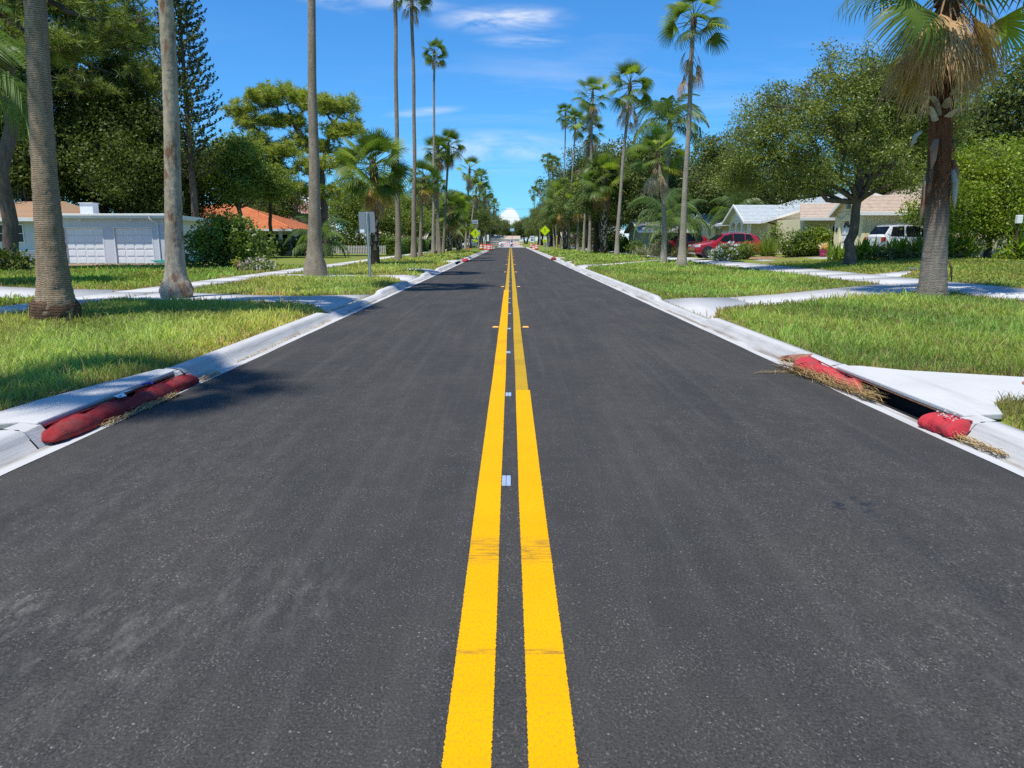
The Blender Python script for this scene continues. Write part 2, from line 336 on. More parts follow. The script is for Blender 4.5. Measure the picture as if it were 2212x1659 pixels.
M['mulch'] = mat('mulch', (0.19, 0.11, 0.06), 0.95, col2=(0.32, 0.21, 0.13), scale=9, bump=0.8)
M['carred'] = mat('red_car_paint', (0.36, 0.008, 0.018), 0.3, coat=1.0, spec=0.5)
M['carwhite'] = mat('white_car_paint', (0.72, 0.74, 0.77), 0.3, coat=1.0, spec=0.5)
M['carsilver'] = mat('silver_car_paint', (0.55, 0.57, 0.58), 0.35, coat=0.8, metal=0.3)
M['carnavy'] = mat('navy_car_paint', (0.012, 0.016, 0.035), 0.35, coat=0.6)
M['tyre'] = mat('tyre_rubber', (0.018, 0.018, 0.019), 0.8)
M['rim'] = mat('alloy_rim', (0.55, 0.56, 0.57), 0.3, metal=0.8)
M['trim'] = mat('black_trim', (0.03, 0.03, 0.032), 0.5)
M['chrome'] = mat('bright_trim', (0.7, 0.7, 0.7), 0.2, metal=0.9)
M['lamp_red'] = mat('tail_lens', (0.62, 0.05, 0.02), 0.2, spec=0.6)
M['lamp_clear'] = mat('head_lens', (0.62, 0.65, 0.68), 0.15, spec=0.7)
M['picket'] = mat('picket_paint', (0.58, 0.57, 0.54), 0.8, var=0.12, scale=2.0)
M['greywood'] = mat('weathered_board', (0.27, 0.26, 0.25), 0.9, var=0.15, scale=3, stretch=(1, 1, .2))
M['gatewood'] = mat('pinkish_board', (0.50, 0.30, 0.20), 0.85, var=0.1)
M['pink'] = mat('pink_glaze', (0.66, 0.06, 0.20), 0.4)
M['hose'] = mat('green_hose', (0.05, 0.42, 0.32), 0.45)
M['rust'] = mat('rusty_iron', (0.26, 0.10, 0.045), 0.9, col2=(0.36, 0.18, 0.10), scale=20)

# ------------------------------------------------------------------ building helpers
def prop(o, label=None, cat=None, group=None, kind=None):
    if label: o['label'] = label
    if cat: o['category'] = cat
    if group: o['group'] = group
    if kind: o['kind'] = kind
    return o
def thing(name, label, cat, loc=(0, 0, 0), rz=0.0, group=None):
    o = bpy.data.objects.new(name, None); COL.objects.link(o)
    o.empty_display_size = 0.2; o.location = loc; o.rotation_euler = (0, 0, rz)
    return prop(o, label, cat, group)
def link(name, me, parent=None, loc=(0, 0, 0), rot=None, scale=None):
    o = bpy.data.objects.new(name, me); COL.objects.link(o)
    o.location = loc
    if parent is not None: o.parent = parent
    if rot is not None: o.rotation_euler = rot
    if scale is not None: o.scale = scale if hasattr(scale, '__len__') else (scale,) * 3
    return o
def np_mesh(name, verts, faces, material, tint=None, smooth=False):
    """verts (N,3); faces: (F,k) array, k = 3 or 4, or a list of such arrays"""
    me = bpy.data.meshes.new(name)
    fl = faces if isinstance(faces, list) else [faces]
    fl = [np.asarray(f, dtype=np.int32) for f in fl if len(f)]
    verts = np.asarray(verts, dtype=np.float32)
    me.vertices.add(len(verts)); me.vertices.foreach_set('co', verts.ravel())
    nl = sum(f.size for f in fl); nf = sum(len(f) for f in fl)
    me.loops.add(nl); me.loops.foreach_set('vertex_index', np.concatenate([f.ravel() for f in fl]))
    tot = np.concatenate([np.full(len(f), f.shape[1], np.int32) for f in fl])
    st = np.concatenate(([0], np.cumsum(tot)[:-1])).astype(np.int32)
    me.polygons.add(nf); me.polygons.foreach_set('loop_start', st)
    try: me.polygons.foreach_set('loop_total', tot)
    except Exception: pass
    if smooth: me.polygons.foreach_set('use_smooth', np.ones(nf, bool))
    if tint is not None:
        a = me.color_attributes.new('tint', 'FLOAT_COLOR', 'POINT')
        tint = np.asarray(tint, dtype=np.float32)
        if tint.ndim == 1: tint = np.repeat(tint[:, None], 3, 1)
        a.data.foreach_set('color', np.concatenate([tint, np.ones((len(tint), 1), np.float32)], 1).ravel())
    me.materials.append(material)
    me.update(calc_edges=True)
    return me
class MB:
    def __init__(s): s.v = []; s.f = []
    def add(s, vs, fs):
        b = len(s.v); s.v += [tuple(p) for p in vs]; s.f += [tuple(i + b for i in f) for f in fs]; return s
    def box(s, x0, x1, y0, y1, z0, z1):
        return s.add([(x0, y0, z0), (x1, y0, z0), (x1, y1, z0), (x0, y1, z0), (x0, y0, z1), (x1, y0, z1), (x1, y1, z1), (x0, y1, z1)],
                     [(0, 3, 2, 1), (4, 5, 6, 7), (0, 1, 5, 4), (1, 2, 6, 5), (2, 3, 7, 6), (3, 0, 4, 7)])
    def prism(s, poly, z0, z1):
        n = len(poly)
        zz = z1 if callable(z1) else (lambda x, y: z1)
        return s.add([(x, y, z0) for x, y in poly] + [(x, y, zz(x, y)) for x, y in poly],
                     [tuple(range(n - 1, -1, -1)), tuple(range(n, 2 * n))] + [(i, (i + 1) % n, n + (i + 1) % n, n + i) for i in range(n)])
    def hull(s, top, thick):
        """a slab from a planar top polygon, thick downward"""
        n = len(top)
        return s.add([tuple(p) for p in top] + [(p[0], p[1], p[2] - thick) for p in top],
                     [tuple(range(n)), tuple(range(2 * n - 1, n - 1, -1))] + [((i + 1) % n, i, n + i, n + (i + 1) % n) for i in range(n)])
    def tube(s, pts, rad, n=8, cap=True, jit=0.0):
        pts = [Vector(p) for p in pts]; rings = []
        if not hasattr(rad, '__len__'): rad = [rad] * len(pts)
        for i, p in enumerate(pts):
            d = (pts[min(i + 1, len(pts) - 1)] - pts[max(i - 1, 0)])
            if d.length < 1e-9: d = Vector((0, 0, 1))
            d.normalize()
            a = d.cross(Vector((0, 1, 0)) if abs(d.y) < 0.9 else Vector((1, 0, 0))).normalized(); b = d.cross(a)
            ring = []
            for k in range(n):
                t = 2 * math.pi * k / n; r = rad[i] * (1 + (random.uniform(-jit, jit) if jit else 0))
                ring.append(p + a * (math.cos(t) * r) + b * (math.sin(t) * r))
            rings.append(ring)
        vs = [q for ring in rings for q in ring]; fs = []
        for i in range(len(pts) - 1):
            for k in range(n):
                fs.append((i * n + k, i * n + (k + 1) % n, (i + 1) * n + (k + 1) % n, (i + 1) * n + k))
        if cap: fs.append(tuple(range(n - 1, -1, -1))); fs.append(tuple((len(pts) - 1) * n + k for k in range(n)))
        return s.add(vs, fs)
    def build(s, name, material, parent=None, origin=(0, 0, 0), smooth=False, bevel=0.0):
        me = bpy.data.meshes.new(name)
        o_ = origin
        me.from_pydata([(a - o_[0], b - o_[1], c - o_[2]) for a, b, c in s.v], [], s.f)
        me.materials.append(material)
        if smooth:
            for p in me.polygons: p.use_smooth = True
        me.update()
        o = link(name, me, parent)
        if bevel:
            md = o.modifiers.new('bevel', 'BEVEL'); md.width = bevel; md.segments = 2; md.limit_method = 'ANGLE'
        return o
def unit(n, r=None):
    r = r or rng
    v = r.normal(size=(n, 3)); return v / np.linalg.norm(v, axis=1, keepdims=True)
def leaf_cloud(cent, size, aspect=0.5, up=0.6, tint=None, r=None, normals=None):
    """diamond leaves: returns verts, quads, tints"""
    r = r or rng; n = len(cent)
    nn = unit(n, r) if normals is None else normals + 0.5 * unit(n, r)
    nn = nn + np.array([0, 0, up]); nn /= np.linalg.norm(nn, axis=1, keepdims=True)
    t = np.cross(nn, unit(n, r)); t /= np.linalg.norm(t, axis=1, keepdims=True) + 1e-9
    b = np.cross(nn, t)
    L = (size * r.uniform(0.65, 1.25, n))[:, None]
    v = np.stack([cent - t * L, cent + b * L * aspect - nn * L * 0.12, cent + t * L, cent - b * L * aspect - nn * L * 0.12], 1).reshape(-1, 3)
    q = np.arange(n * 4).reshape(n, 4)
    tt = r.uniform(0.7, 1.3, n) if tint is None else tint
    return v, q, np.repeat(tt, 4, axis=0)
def poly_mask(x, y, poly):
    inside = np.zeros(len(x), bool); n = len(poly); j = n - 1
    for i in range(n):
        xi, yi = poly[i]; xj, yj = poly[j]
        c = ((yi > y) != (yj > y)) & (x < (xj - xi) * (y - yi) / (yj - yi + 1e-12) + xi)
        inside ^= c; j = i
    return inside
PROFILE = [(-900, .13), (-3.92, .13), (-3.90, -.10), (3.90, -.10), (3.92, .13), (11.5, .15), (14.2, .28), (16.5, .46), (21, .65), (900, .65)]
PX = np.array([p[0] for p in PROFILE]); PZ = np.array([p[1] for p in PROFILE])
def gz(x): return float(np.interp(x, PX, PZ))
PROFILE = [(-900, .13), (-4.45, .13), (-3.92, .05), (-3.90, -.10), (3.90, -.10), (3.92, .05), (4.45, .13), (11.5, .15), (14.2, .28), (16.5, .46), (21, .65), (900, .65)]
PX = np.array([p[0] for p in PROFILE]); PZ = np.array([p[1] for p in PROFILE])
HARD = []            # paved outlines that carry no grass
# ------------------------------------------------------------------ ground, road, kerbs
def extrude_profile(name, prof, ys, material, kind='structure', parent=None):
    k = len(prof); vs = []; fs = []
    for y in ys: vs += [(x, y, z) for x, z in prof]
    for i in range(len(ys) - 1):
        for j in range(k - 1):
            fs.append((i * k + j, i * k + j + 1, (i + 1) * k + j + 1, (i + 1) * k + j))
    o = link(name, np_mesh(name, vs, np.array(fs), material), parent)
    if kind: o['kind'] = kind
    return o
extrude_profile('ground', PROFILE, [-60, 0, 30, 60, 120, 240, 500, 2500], M['lawn_soil'])
extrude_profile('road', [(-3.46, 0), (0, .012), (3.46, 0)], [-40, 0, 50, 100, 178], M['asphalt'])
extrude_profile('old_road', [(-3.46, -.004), (0, .004), (3.46, -.004)], [178.01, 320], M['old_concrete'])

def kerb(side, drops, inlets):
    prof = [(3.462, .002), (3.63, -.022), (3.66, -.016), (3.735, .085), (3.765, .118), (3.80, .132), (3.845, .138), (3.93, .138), (3.93, -.08)]
    ys = set(np.arange(-12, 60, 0.5).tolist() + np.arange(60, 178.1, 3).tolist())
    for a, b in inlets: ys |= {a, b}
    for a, b in drops: ys |= {a, a + .25, a + .5, b, b - .25, b - .5}
    ys = sorted(ys); vs = []; fs = []; k = len(prof)
    def h(y):
        v = 1.0
        for a, b in drops:
            if a <= y <= b:
                t = min(1, min(y - a, b - y) / 0.6); v = min(v, 1 - 0.62 * t * t * (3 - 2 * t))
        return v
    for y in ys:
        hh = h(y); wob = 0.004 * math.sin(y * 1.7) + 0.003 * math.sin(y * 4.1)
        for j, (x, z) in enumerate(prof):
            zz = z * hh if z > 0 else z
            vs.append((side * (x + (wob if j == 0 else 0)), y, zz))
    for i in range(len(ys) - 1):
        ym = 0.5 * (ys[i] + ys[i + 1]); hole = any(a < ym < b for a, b in inlets)
        for j in range(k - 1):
            if hole and 2 <= j: continue
            f = (i * k + j, i * k + j + 1, (i + 1) * k + j + 1, (i + 1) * k + j)
            fs.append(f if side > 0 else f[::-1])
    o = link('kerb', np_mesh('kerb', vs, np.array(fs), M['gutter_concrete']))
    o['kind'] = 'structure'
    # thin open joints across the kerb
    mb = MB()
    for yj in list(np.arange(9.7, 60, 3.05)):
        if any(a - .3 < yj < b + .3 for a, b in inlets + drops): continue
        pts = [(side * (x - (0.0015 if z < .12 else 0)), z + .0015) for x, z in prof[:8]]
        for (x0, z0), (x1, z1) in zip(pts[:-1], pts[1:]):
            mb.add([(x0, yj, z0), (x1, yj, z1), (x1, yj + .007, z1), (x0, yj + .007, z0)], [(0, 1, 2, 3)])
    j = mb.build('joint', M['old_concrete'], o)
    return o
LD = [(15.0, 22.0), (27.2, 32.8), (35.3, 39.4)]; LI = [(5.55, 8.35), (50.5, 56.0)]
RD = [(13.9, 19.7), (39.8, 46.3), (51.0, 55.0)]; RI = [(5.80, 8.60), (61.5, 65.5)]
kerb(-1, LD, LI); kerb(1, RD, RI)

def strip(name, near, far, parent, material=None, z0=None, joint=0.0):
    """paving between two edge lines of matching points; top follows the ground"""
    n = len(near); vs = []; fs = []
    def top(x): return max(gz(x) + .018, .062)
    for (p, q) in zip(near, far):
        for (x, y) in (p, q): vs.append((x, y, top(x)))
    for (p, q) in zip(near, far):
        for (x, y) in (p, q): vs.append((x, y, top(x) - .12))
    for i in range(n - 1):
        a = 2 * i; fs += [(a, a + 2, a + 3, a + 1)]
        b = a + 2 * n; fs += [(a, b, b + 2, a + 2), (a + 1, a + 3, b + 3, b + 1)]
    b = 2 * n; e = 2 * n - 2
    fs += [(0, 1, b + 1, b), (e, b + e, b + e + 1, e + 1)]
    HARD.append(list(near) + list(far)[::-1])
    return link(name, np_mesh(name, vs, np.array(fs), material or M['concrete']), parent)
def driveway(panels):
    root = bpy.data.objects.new('driveway', None); COL.objects.link(root); root['kind'] = 'structure'
    for near, far in panels: strip('concrete_panel', near, far, root)
    return root
# left drives
driveway([([(-3.94, 15.9), (-4.55, 16.75), (-5.45, 17.35)], [(-3.94, 21.1), (-4.5, 19.9), (-5.45, 19.45)]),
          ([(-5.465, 17.36), (-7.5, 17.95), (-9.79, 18.45)], [(-5.465, 19.45), (-7.5, 20.1), (-9.79, 21.2)]),
          ([(-11.21, 18.6), (-14, 19.2), (-22, 22.5)], [(-11.21, 21.9), (-14, 22.6), (-22, 26.5)])])
driveway([([(-3.94, 27.8), (-4.6, 29.0), (-5.5, 30.0)], [(-3.94, 32.4), (-4.5, 31.9), (-5.5, 31.6)]),
          ([(-5.515, 30.0), (-9.79, 30.6)], [(-5.515, 31.6), (-9.79, 32.5)])])
driveway([([(-3.94, 35.7), (-4.4, 37.0), (-5.4, 37.6)], [(-3.94, 39.2), (-4.4, 39.1), (-5.4, 39.2)])])
# right drives
driveway([([(3.94, 14.4), (4.35, 15.6), (5.55, 16.7)], [(3.94, 19.2), (4.5, 18.85), (5.55, 18.95)]),
          ([(5.565, 16.7), (8.2, 18.4), (11.98, 21.0)], [(5.565, 18.95), (7.0, 19.9), (11.98, 24.2)])])
driveway([([(3.94, 40.3), (4.5, 42.6), (5.5, 44.2)], [(3.94, 46.0), (4.5, 45.6), (5.5, 45.8)]),
          ([(5.515, 44.2), (11.98, 54.5)], [(5.515, 45.8), (11.98, 57.6)])])
driveway([([(3.94, 51.3), (4.4, 52.2), (5.2, 53)], [(3.94, 54.7), (4.4, 54.4), (5.2, 54.3)])])
driveway([([(14.02, 27.0), (15.6, 29.0)], [(14.02, 29.0), (15.6, 29.4)])])
def sidewalk(x0, x1):
    root = bpy.data.objects.new('sidewalk', None); COL.objects.link(root); root['kind'] = 'structure'
    y = 3.0
    while y < 48:
        strip('concrete_panel', [(x0, y), (x1, y)], [(x0, y + 2.99), (x1, y + 2.99)], root); y += 3.0
    for a, b in ((48, 100), (100, 175)):
        strip('concrete_panel', [(x0, a), (x1, a)], [(x0, b - .01), (x1, b - .01)], root)
sidewalk(-11.2, -9.8); sidewalk(12.0, 14.0)
root = bpy.data.objects.new('path', None); COL.objects.link(root); root['kind'] = 'structure'
strip('concrete_panel', [(15.2, 45.2), (20, 43.2)], [(15.2, 47.0), (20, 46.6)], root, M['old_concrete'])
strip('concrete_panel', [(-29.5, 44.9), (-18.6, 44.9)], [(-29.5, 47.9), (-18.6, 47.9)], root, M['brick'])

# ------------------------------------------------------------------ road paint
def paint(name, xc, y0, y1, w, material, wob=0.0):
    ys = np.arange(y0, y1 + .01, max(.5, (y1 - y0) / 120)); ys[-1] = y1
    vs = []; fs = []; uvs = []
    for y in ys:
        dx = wob * (math.sin(y * .9) + .6 * math.sin(y * 2.3 + 1))
        for s in (-1, 1):
            vs.append((xc + dx + s * w / 2, y, .0165 - abs(xc) * .0035)); uvs.append((0.5 + s * .5, y))
    for i in range(len(ys) - 1): fs.append((2 * i, 2 * i + 1, 2 * i + 3, 2 * i + 2))
    me = np_mesh(name, vs, np.array(fs), material)
    uv = me.uv_layers.new(name='UVMap')
    for l in me.loops: uv.data[l.index].uv = uvs[l.vertex_index]
    o = link(name, me); o['kind'] = 'structure'
    return o
paint('road_marking', -0.135, 0.9, 24.0, 0.158, M['yellow_paint'], .0015)
paint('road_marking', -0.118, 24.0, 168, 0.128, M['worn_yellow_paint'], .002)
paint('road_marking', 0.128, 0.9, 7.70, 0.158, M['yellow_paint'], .0015)
paint('road_marking', 0.118, 7.70, 168, 0.140, M['worn_yellow_paint'], .003)
# raised orange markers, a pair every forty feet
def marker_mesh():
    mb = MB(); w, d, h = .06, .045, .018
    mb.add([(-w, -d, 0), (w, -d, 0), (w, d, 0), (-w, d, 0), (-w * .72, -d * .45, h), (w * .72, -d * .45, h), (w * .72, d * .45, h), (-w * .72, d * .45, h)],
           [(0, 3, 2, 1), (4, 5, 6, 7), (0, 1, 5, 4), (1, 2, 6, 5), (2, 3, 7, 6), (3, 0, 4, 7)])
    return mb
mk = marker_mesh().build('road_stud', M['marker'])
ords = ['first', 'second', 'third', 'fourth', 'fifth', 'sixth', 'seventh', 'eighth', 'ninth', 'tenth']
COL.objects.unlink(mk)
for i in range(10):
    for s, nm in ((-1, 'left'), (1, 'right')):
        o = mk.copy(); COL.objects.link(o); o.location = (s * .275, 13.56 + 12.19 * i, .010)
        prop(o, f'orange raised road stud {nm} of the double yellow line, {ords[i]} pair from the near end', 'road stud', 'raised orange studs beside the yellow lines')
strips = [4.68, 7.48, 10.42, 13.3, 16.1, 19.0, 20.4, 23.4, 26.2, 29.1, 32, 35, 38, 41, 44, 47]
for i, y in enumerate(strips):
    L = .105 if i == 0 else .09
    o = MB().box(-.035, .022, -L, L, 0, .003).build('reflective_strip', M['foil'])
    o.location = (-.022 + .006 * math.sin(i * 2.1), y, .0135); o.rotation_euler = (0, 0, .05 * math.sin(i * 3.3))
    c = MB().box(-.0015, .0015, -L, L * 1.9, .0032, .0042); c = c.build('slit', M['black'], o); c.location = (-.008, -.03, 0)
    nth = (ords + ['eleventh', 'twelfth', 'thirteenth', 'fourteenth', 'fifteenth', 'sixteenth'])[i]
    prop(o, f'small silver strip stuck between the yellow lines, {nth} from the near end', 'road strip', 'silver strips between the yellow lines')

# ------------------------------------------------------------------ storm drain inlets
def inlet(side, y0, y1, back, label, cy_joint=True, lid=False):
    t = thing('storm_drain', label, 'storm drain', (side * 3.8, (y0 + y1) / 2, 0)); o_ = t.location
    front = 3.79
    poly = [(side * front, y0 + .22), (side * front, y1 - .05)] + [(side * x, y) for x, y in back] + [(side * 3.93, y0 + .22)]
    HARD.append([(side * 3.9, y0), (side * 3.9, y1)] + [(side * x, y) for x, y in back] + [(side * back[-1][0], y0)])
    ym = (y0 + y1) / 2
    def ztop(x, y): return .152 - .012 * max(0, (4.0 - abs(x)) / .2)
    slab = MB().prism(poly if side > 0 else poly[::-1], .095, ztop).build('slab', M['concrete'], t, o_, bevel=.012)
    # the angle iron under the slab edge, the throat behind it, and the two cheeks
    MB().box(min(side * 3.792, side * 3.812), max(side * 3.792, side * 3.812), y0 + .25, y1 - .08, .083, .0945).build('nosing', M['rust'], t, o_)
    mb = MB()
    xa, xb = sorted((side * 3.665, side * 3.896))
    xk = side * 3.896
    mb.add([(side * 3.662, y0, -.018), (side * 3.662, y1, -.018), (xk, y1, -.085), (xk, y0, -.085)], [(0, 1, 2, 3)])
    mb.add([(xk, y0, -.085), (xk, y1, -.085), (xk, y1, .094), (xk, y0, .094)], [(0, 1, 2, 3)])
    mb.build('throat', M['dark'], t, o_)  # shallow pocket, coloured black so that it reads as deep shade
    for (ya, yb, flip) in ((y0 + .008, y0 + .24, 0), (y1 - .14, y1 - .008, 1)):
        x0, x1 = side * 3.664, side * 3.929
        za, zb = (.02, .02)
        mb = MB()
        mb.add([(x0, ya, -.03), (x1, ya, -.03), (x1, yb, -.03), (x0, yb, -.03),
                (side * 3.755, ya, .118), (x1, ya, .139), (x1, yb, .139 if not flip else .149), (side * 3.775, yb, .118)],
               [(0, 1, 2, 3), (4, 7, 6, 5), (0, 4, 5, 1), (1, 5, 6, 2), (2, 6, 7, 3), (3, 7, 4, 0)])
        mb.build('cheek', M['gutter_concrete'], t, o_)
    # dark open joint where the kerb starts again
    mb = MB()
    for (xa_, za_), (xb_, zb_) in zip([(3.66, -.014), (3.737, .087), (3.80, .134), (3.93, .1405)][:-1], [(3.737, .087), (3.80, .134), (3.93, .1405)]):
        mb.add([(side * xa_, y0 - .012, za_), (side * xb_, y0 - .012, zb_), (side * xb_, y0 + .008, zb_), (side * xa_, y0 + .008, za_)], [(0, 1, 2, 3)])
    mb.build('joint', M['dark'], t, o_)
    if lid:
        MB().tube([(side * 5.42, 7.2, .149), (side * 5.42, 7.2, .162)], .29, 28).build('lid', M['rust'], t, o_)
    return t
inlet(-1, 5.55, 8.35, [(3.98, 8.25), (4.14, 7.45), (4.30, 6.6), (4.36, 5.75), (4.36, 5.57)], 'concrete kerb inlet blocked by shade-darkened red bags, in palm shade', True)
inlet(1, 5.80, 8.60, [(4.05, 8.45), (4.4, 8.15), (5.45, 7.72), (7.2, 7.5), (7.2, 6.85), (5.0, 6.72), (4.35, 6.5), (4.12, 6.03)], 'sunlit concrete kerb inlet with a gaping throat coloured shade-black', True, True)
inlet(-1, 50.5, 56.0, [(4.1, 55.8), (4.9, 54.5), (4.9, 51.5), (4.1, 50.7)], 'far kerb inlet under striped palm shadows')
inlet(1, 61.5, 65.5, [(4.1, 65.2), (4.8, 64.2), (4.8, 62.5), (4.1, 61.7)], 'far kerb inlet with a flat red bag, beyond the second side walk')

# ------------------------------------------------------------------ red gravel bags and gutter debris
def sandbag(label, pts, rad_, material, taper=0.0, sag=.8, seed=1, torn=False, tie=True, group='red gravel bags at the drains'):
    r = random.Random(seed); n = 16; ns = 26
    P = [Vector(p) for p in pts]
    def at(t):
        f = t * (len(P) - 1); i = min(int(f), len(P) - 2); return P[i].lerp(P[i + 1], f - i)
    rings = []; root = thing('gravel_bag', label, 'gravel bag', tuple(at(.5)), 0, group); o_ = Vector(root.location)
    for i in range(ns + 1):
        t = i / ns; c = at(t); d = (at(min(1, t + .02)) - at(max(0, t - .02))).normalized()
        a = d.cross(Vector((0, 0, 1))).normalized(); b = Vector((0, 0, 1))
        e = min(t, 1 - t) / .085
        prof = 1.0 if e >= 1 else (0.45 + .55 * math.sin(e * math.pi / 2))
        rad = rad_ * (1 - taper * t)
        rr = rad * prof * (1 + .08 * math.sin(t * 17 + seed) + .05 * math.sin(t * 41 + seed * 2))
        ring = []
        for k in range(n):
            th = 2 * math.pi * k / n; cs, sn = math.cos(th), math.sin(th)
            wx = 1.12 * rr * cs * (1 + .07 * math.sin(3 * th + 9 * t)) + .010 * math.sin(t * 63 + 2 * th + seed); wz = sag * rr * (sn if sn > -.55 else -.55) * (1 if e >= 1 else .35 + .65 * max(0, e))
            ring.append(c + a * wx + b * (wz + sag * rr * .55) + Vector((r.uniform(-1, 1), r.uniform(-1, 1), r.uniform(-1, 1))) * .006)
        rings.append(ring)
    vs = [tuple(p - o_) for ring in rings for p in ring]; fs = []
    for i in range(ns):
        for k in range(n): fs.append((i * n + k, i * n + (k + 1) % n, (i + 1) * n + (k + 1) % n, (i + 1) * n + k))
    me = bpy.data.meshes.new('bag'); me.from_pydata(vs, [], fs + [tuple(range(n - 1, -1, -1)), tuple(ns * n + k for k in range(n))])
    me.materials.append(material)
    for p in me.polygons: p.use_smooth = True
    o = link('sack', me, root)
    md = o.modifiers.new('sub', 'SUBSURF'); md.levels = 1; md.render_levels = 1
    # sewn seam along the top back edge and the tie
    rad = rad_; mb = MB()
    seam = [at(t) + Vector((0, 0, sag * rad * (1 - taper * t) * 1.52)) + (at(.6) - at(.4)).normalized().cross(Vector((0, 0, 1))) * (-rad * .45) for t in np.linspace(.06, .94, 14)]
    mb.tube([tuple(p - o_) for p in seam], .007, 5); mb.build('seam', M['sandbag_shade_dark'], root)
    if tie:
        c = at(.8) + Vector((0, 0, sag * rad * (1 - taper * .8) * 1.5)); d = (at(.6) - at(.4)).normalized(); mb = MB()
        mb.tube([tuple(c - o_ + d * (.05 * math.cos(q) - .03) + Vector((0.03 * math.sin(q * .5), 0, .035 * math.sin(q)))) for q in np.linspace(-.4, 3.6, 9)], .006, 5)
        mb.build('tie', M['black'], root)
    return root
b1 = sandbag('near red sausage bag, darkened for shade, lying in the shaded left inlet', [(-3.66, 5.64, -.01), (-3.635, 6.3, -.01), (-3.625, 7.03, -.01)], .098, M['sandbag_shade_dark'], 0, .92, 3)
b2 = sandbag('far red sausage bag, darkened for shade, behind its twin in the shaded left inlet', [(-3.625, 7.02, -.008), (-3.60, 7.6, -.01), (-3.575, 8.27, -.005)], .090, M['sandbag_shade_dark'], 0, .92, 8)
tg = MB().add([(-3.70, 6.86, .158), (-3.63, 6.82, .172), (-3.615, 6.96, .171), (-3.685, 7.0, .16)], [(0, 1, 2, 3)]).add([(-3.66, 6.68, .166), (-3.59, 6.66, .154), (-3.58, 6.77, .150), (-3.645, 6.83, .166)], [(0, 1, 2, 3)])
prop(tg.build('paper_scrap', M['signwhite']), 'torn white paper scraps lying on the left gravel bag', 'litter')
prop(MB().tube([(-3.69, 7.28, .158), (-3.64, 7.35, .168), (-3.60, 7.33, .155)], .009, 6).build('blue_strap', mat('blue_webbing', (.03, .03, .35), .6)), 'short blue strap on the left gravel bags', 'strap')
sandbag('plump bright red bag stuffed into the far end of the right inlet', [(3.575, 9.0, .0), (3.63, 8.4, -.01), (3.715, 7.7, -.035)], .135, M['sandbag_red'], .42, .95, 5)
bt = sandbag('torn red bag slumped at the near end of the right inlet', [(3.625, 6.24, -.015), (3.66, 6.05, -.01), (3.70, 5.80, -.02)], .115, M['sandbag_red'], -.15, .72, 12, tie=False)
mbx = MB(); rr_ = random.Random(4)
for i in range(26):
    x, y = rr_.uniform(3.6, 3.74), rr_.uniform(5.85, 6.2); z = .125 + rr_.uniform(-.012, .02); q = rr_.uniform(.006, .015)
    mbx.add([(x - q, y, z), (x, y - q, z), (x + q, y, z), (x, y + q, z), (x, y, z + q)], [(0, 1, 4), (1, 2, 4), (2, 3, 4), (3, 0, 4)])
mbx.build('spilled_stone', M['old_concrete'], bt, bt.location)['kind'] = 'stuff'
sandbag('small flat red bag at the far right inlet', [(3.5, 62.0, 0), (3.6, 62.9, 0)], .16, M['sandbag_shade_dark'], 0, .9, 15, tie=False)
sandbag('red bag lying against the far left inlet beyond the shadows', [(-3.45, 56.2, 0), (-3.4, 57.3, 0)], .17, M['sandbag_red'], 0, .9, 17, tie=False)
def straw_heap(label, path, width, n, lrange, seed, zscale=.05, name='straw', cat='dry palm straw', droop=0):
    r = np.random.default_rng(seed); P = np.array(path); t = r.uniform(0, 1, n) * (len(P) - 1); i = np.minimum(t.astype(int), len(P) - 2)
    c = P[i] + (P[i + 1] - P[i]) * (t - i)[:, None]; d = (P[i + 1] - P[i]); d /= np.linalg.norm(d, axis=1, keepdims=True)
    c += r.normal(size=(n, 3)) * np.array([width, width, 0]); c[:, 2] += np.abs(r.normal(size=n)) * zscale + .005
    d = d + r.normal(size=(n, 3)) * np.array([.35, .35, .08]); d /= np.linalg.norm(d, axis=1, keepdims=True)
    L = r.uniform(*lrange, n)[:, None]; s = np.cross(d, [0, 0, 1.0]); s /= np.linalg.norm(s, axis=1, keepdims=True); w = .0035
    m = c + np.array([0, 0, .012]) * r.uniform(0, 1, (n, 1))
    v = np.stack([c - d * L - s * w * .5, c - d * L + s * w * .5, m - s * w, m + s * w, c + d * L], 1).reshape(-1, 3); b = np.arange(n)[:, None] * 5
    me = np_mesh(name, v, [np.concatenate([b, b + 1, b + 3, b + 2], 1), np.concatenate([b + 2, b + 3, b + 4], 1)], M['straw'], np.repeat(r.uniform(.45, 1.2, n), 5))
    return prop(link(name, me), label, cat, kind='stuff')
straw_heap('long heap of golden palm straw along the right inlet bags', [(3.40, 9.15, .01), (3.48, 8.5, .01), (3.54, 7.9, .01), (3.63, 7.2, 0)], .035, 700, (.06, .22), 1, .05)
straw_heap('loose palm straw below the torn right bag', [(3.62, 5.95, .0), (3.66, 5.3, .0)], .03, 220, (.03, .10), 2, .015)
straw_heap('thin stray straws on the asphalt by the right debris', [(3.0, 8.75, .01), (3.4, 8.8, .01)], .03, 16, (.08, .2), 3, .004)
straw_heap('brown straw line under the left red bags', [(-3.49, 6.2, .0), (-3.47, 6.9, .0), (-3.44, 7.5, 0)], .02, 300, (.03, .09), 4, .02)
straw_heap('straw wisps past the far left bag', [(-3.52, 8.3, .0), (-3.55, 8.9, -.01)], .025, 120, (.03, .1), 5, .015)
straw_heap('dry brown sweepings along the left gutter', [(-3.64, 9.5, -.015), (-3.64, 15, -.015)], .012, 260, (.02, .07), 6, .006)
mb = MB()
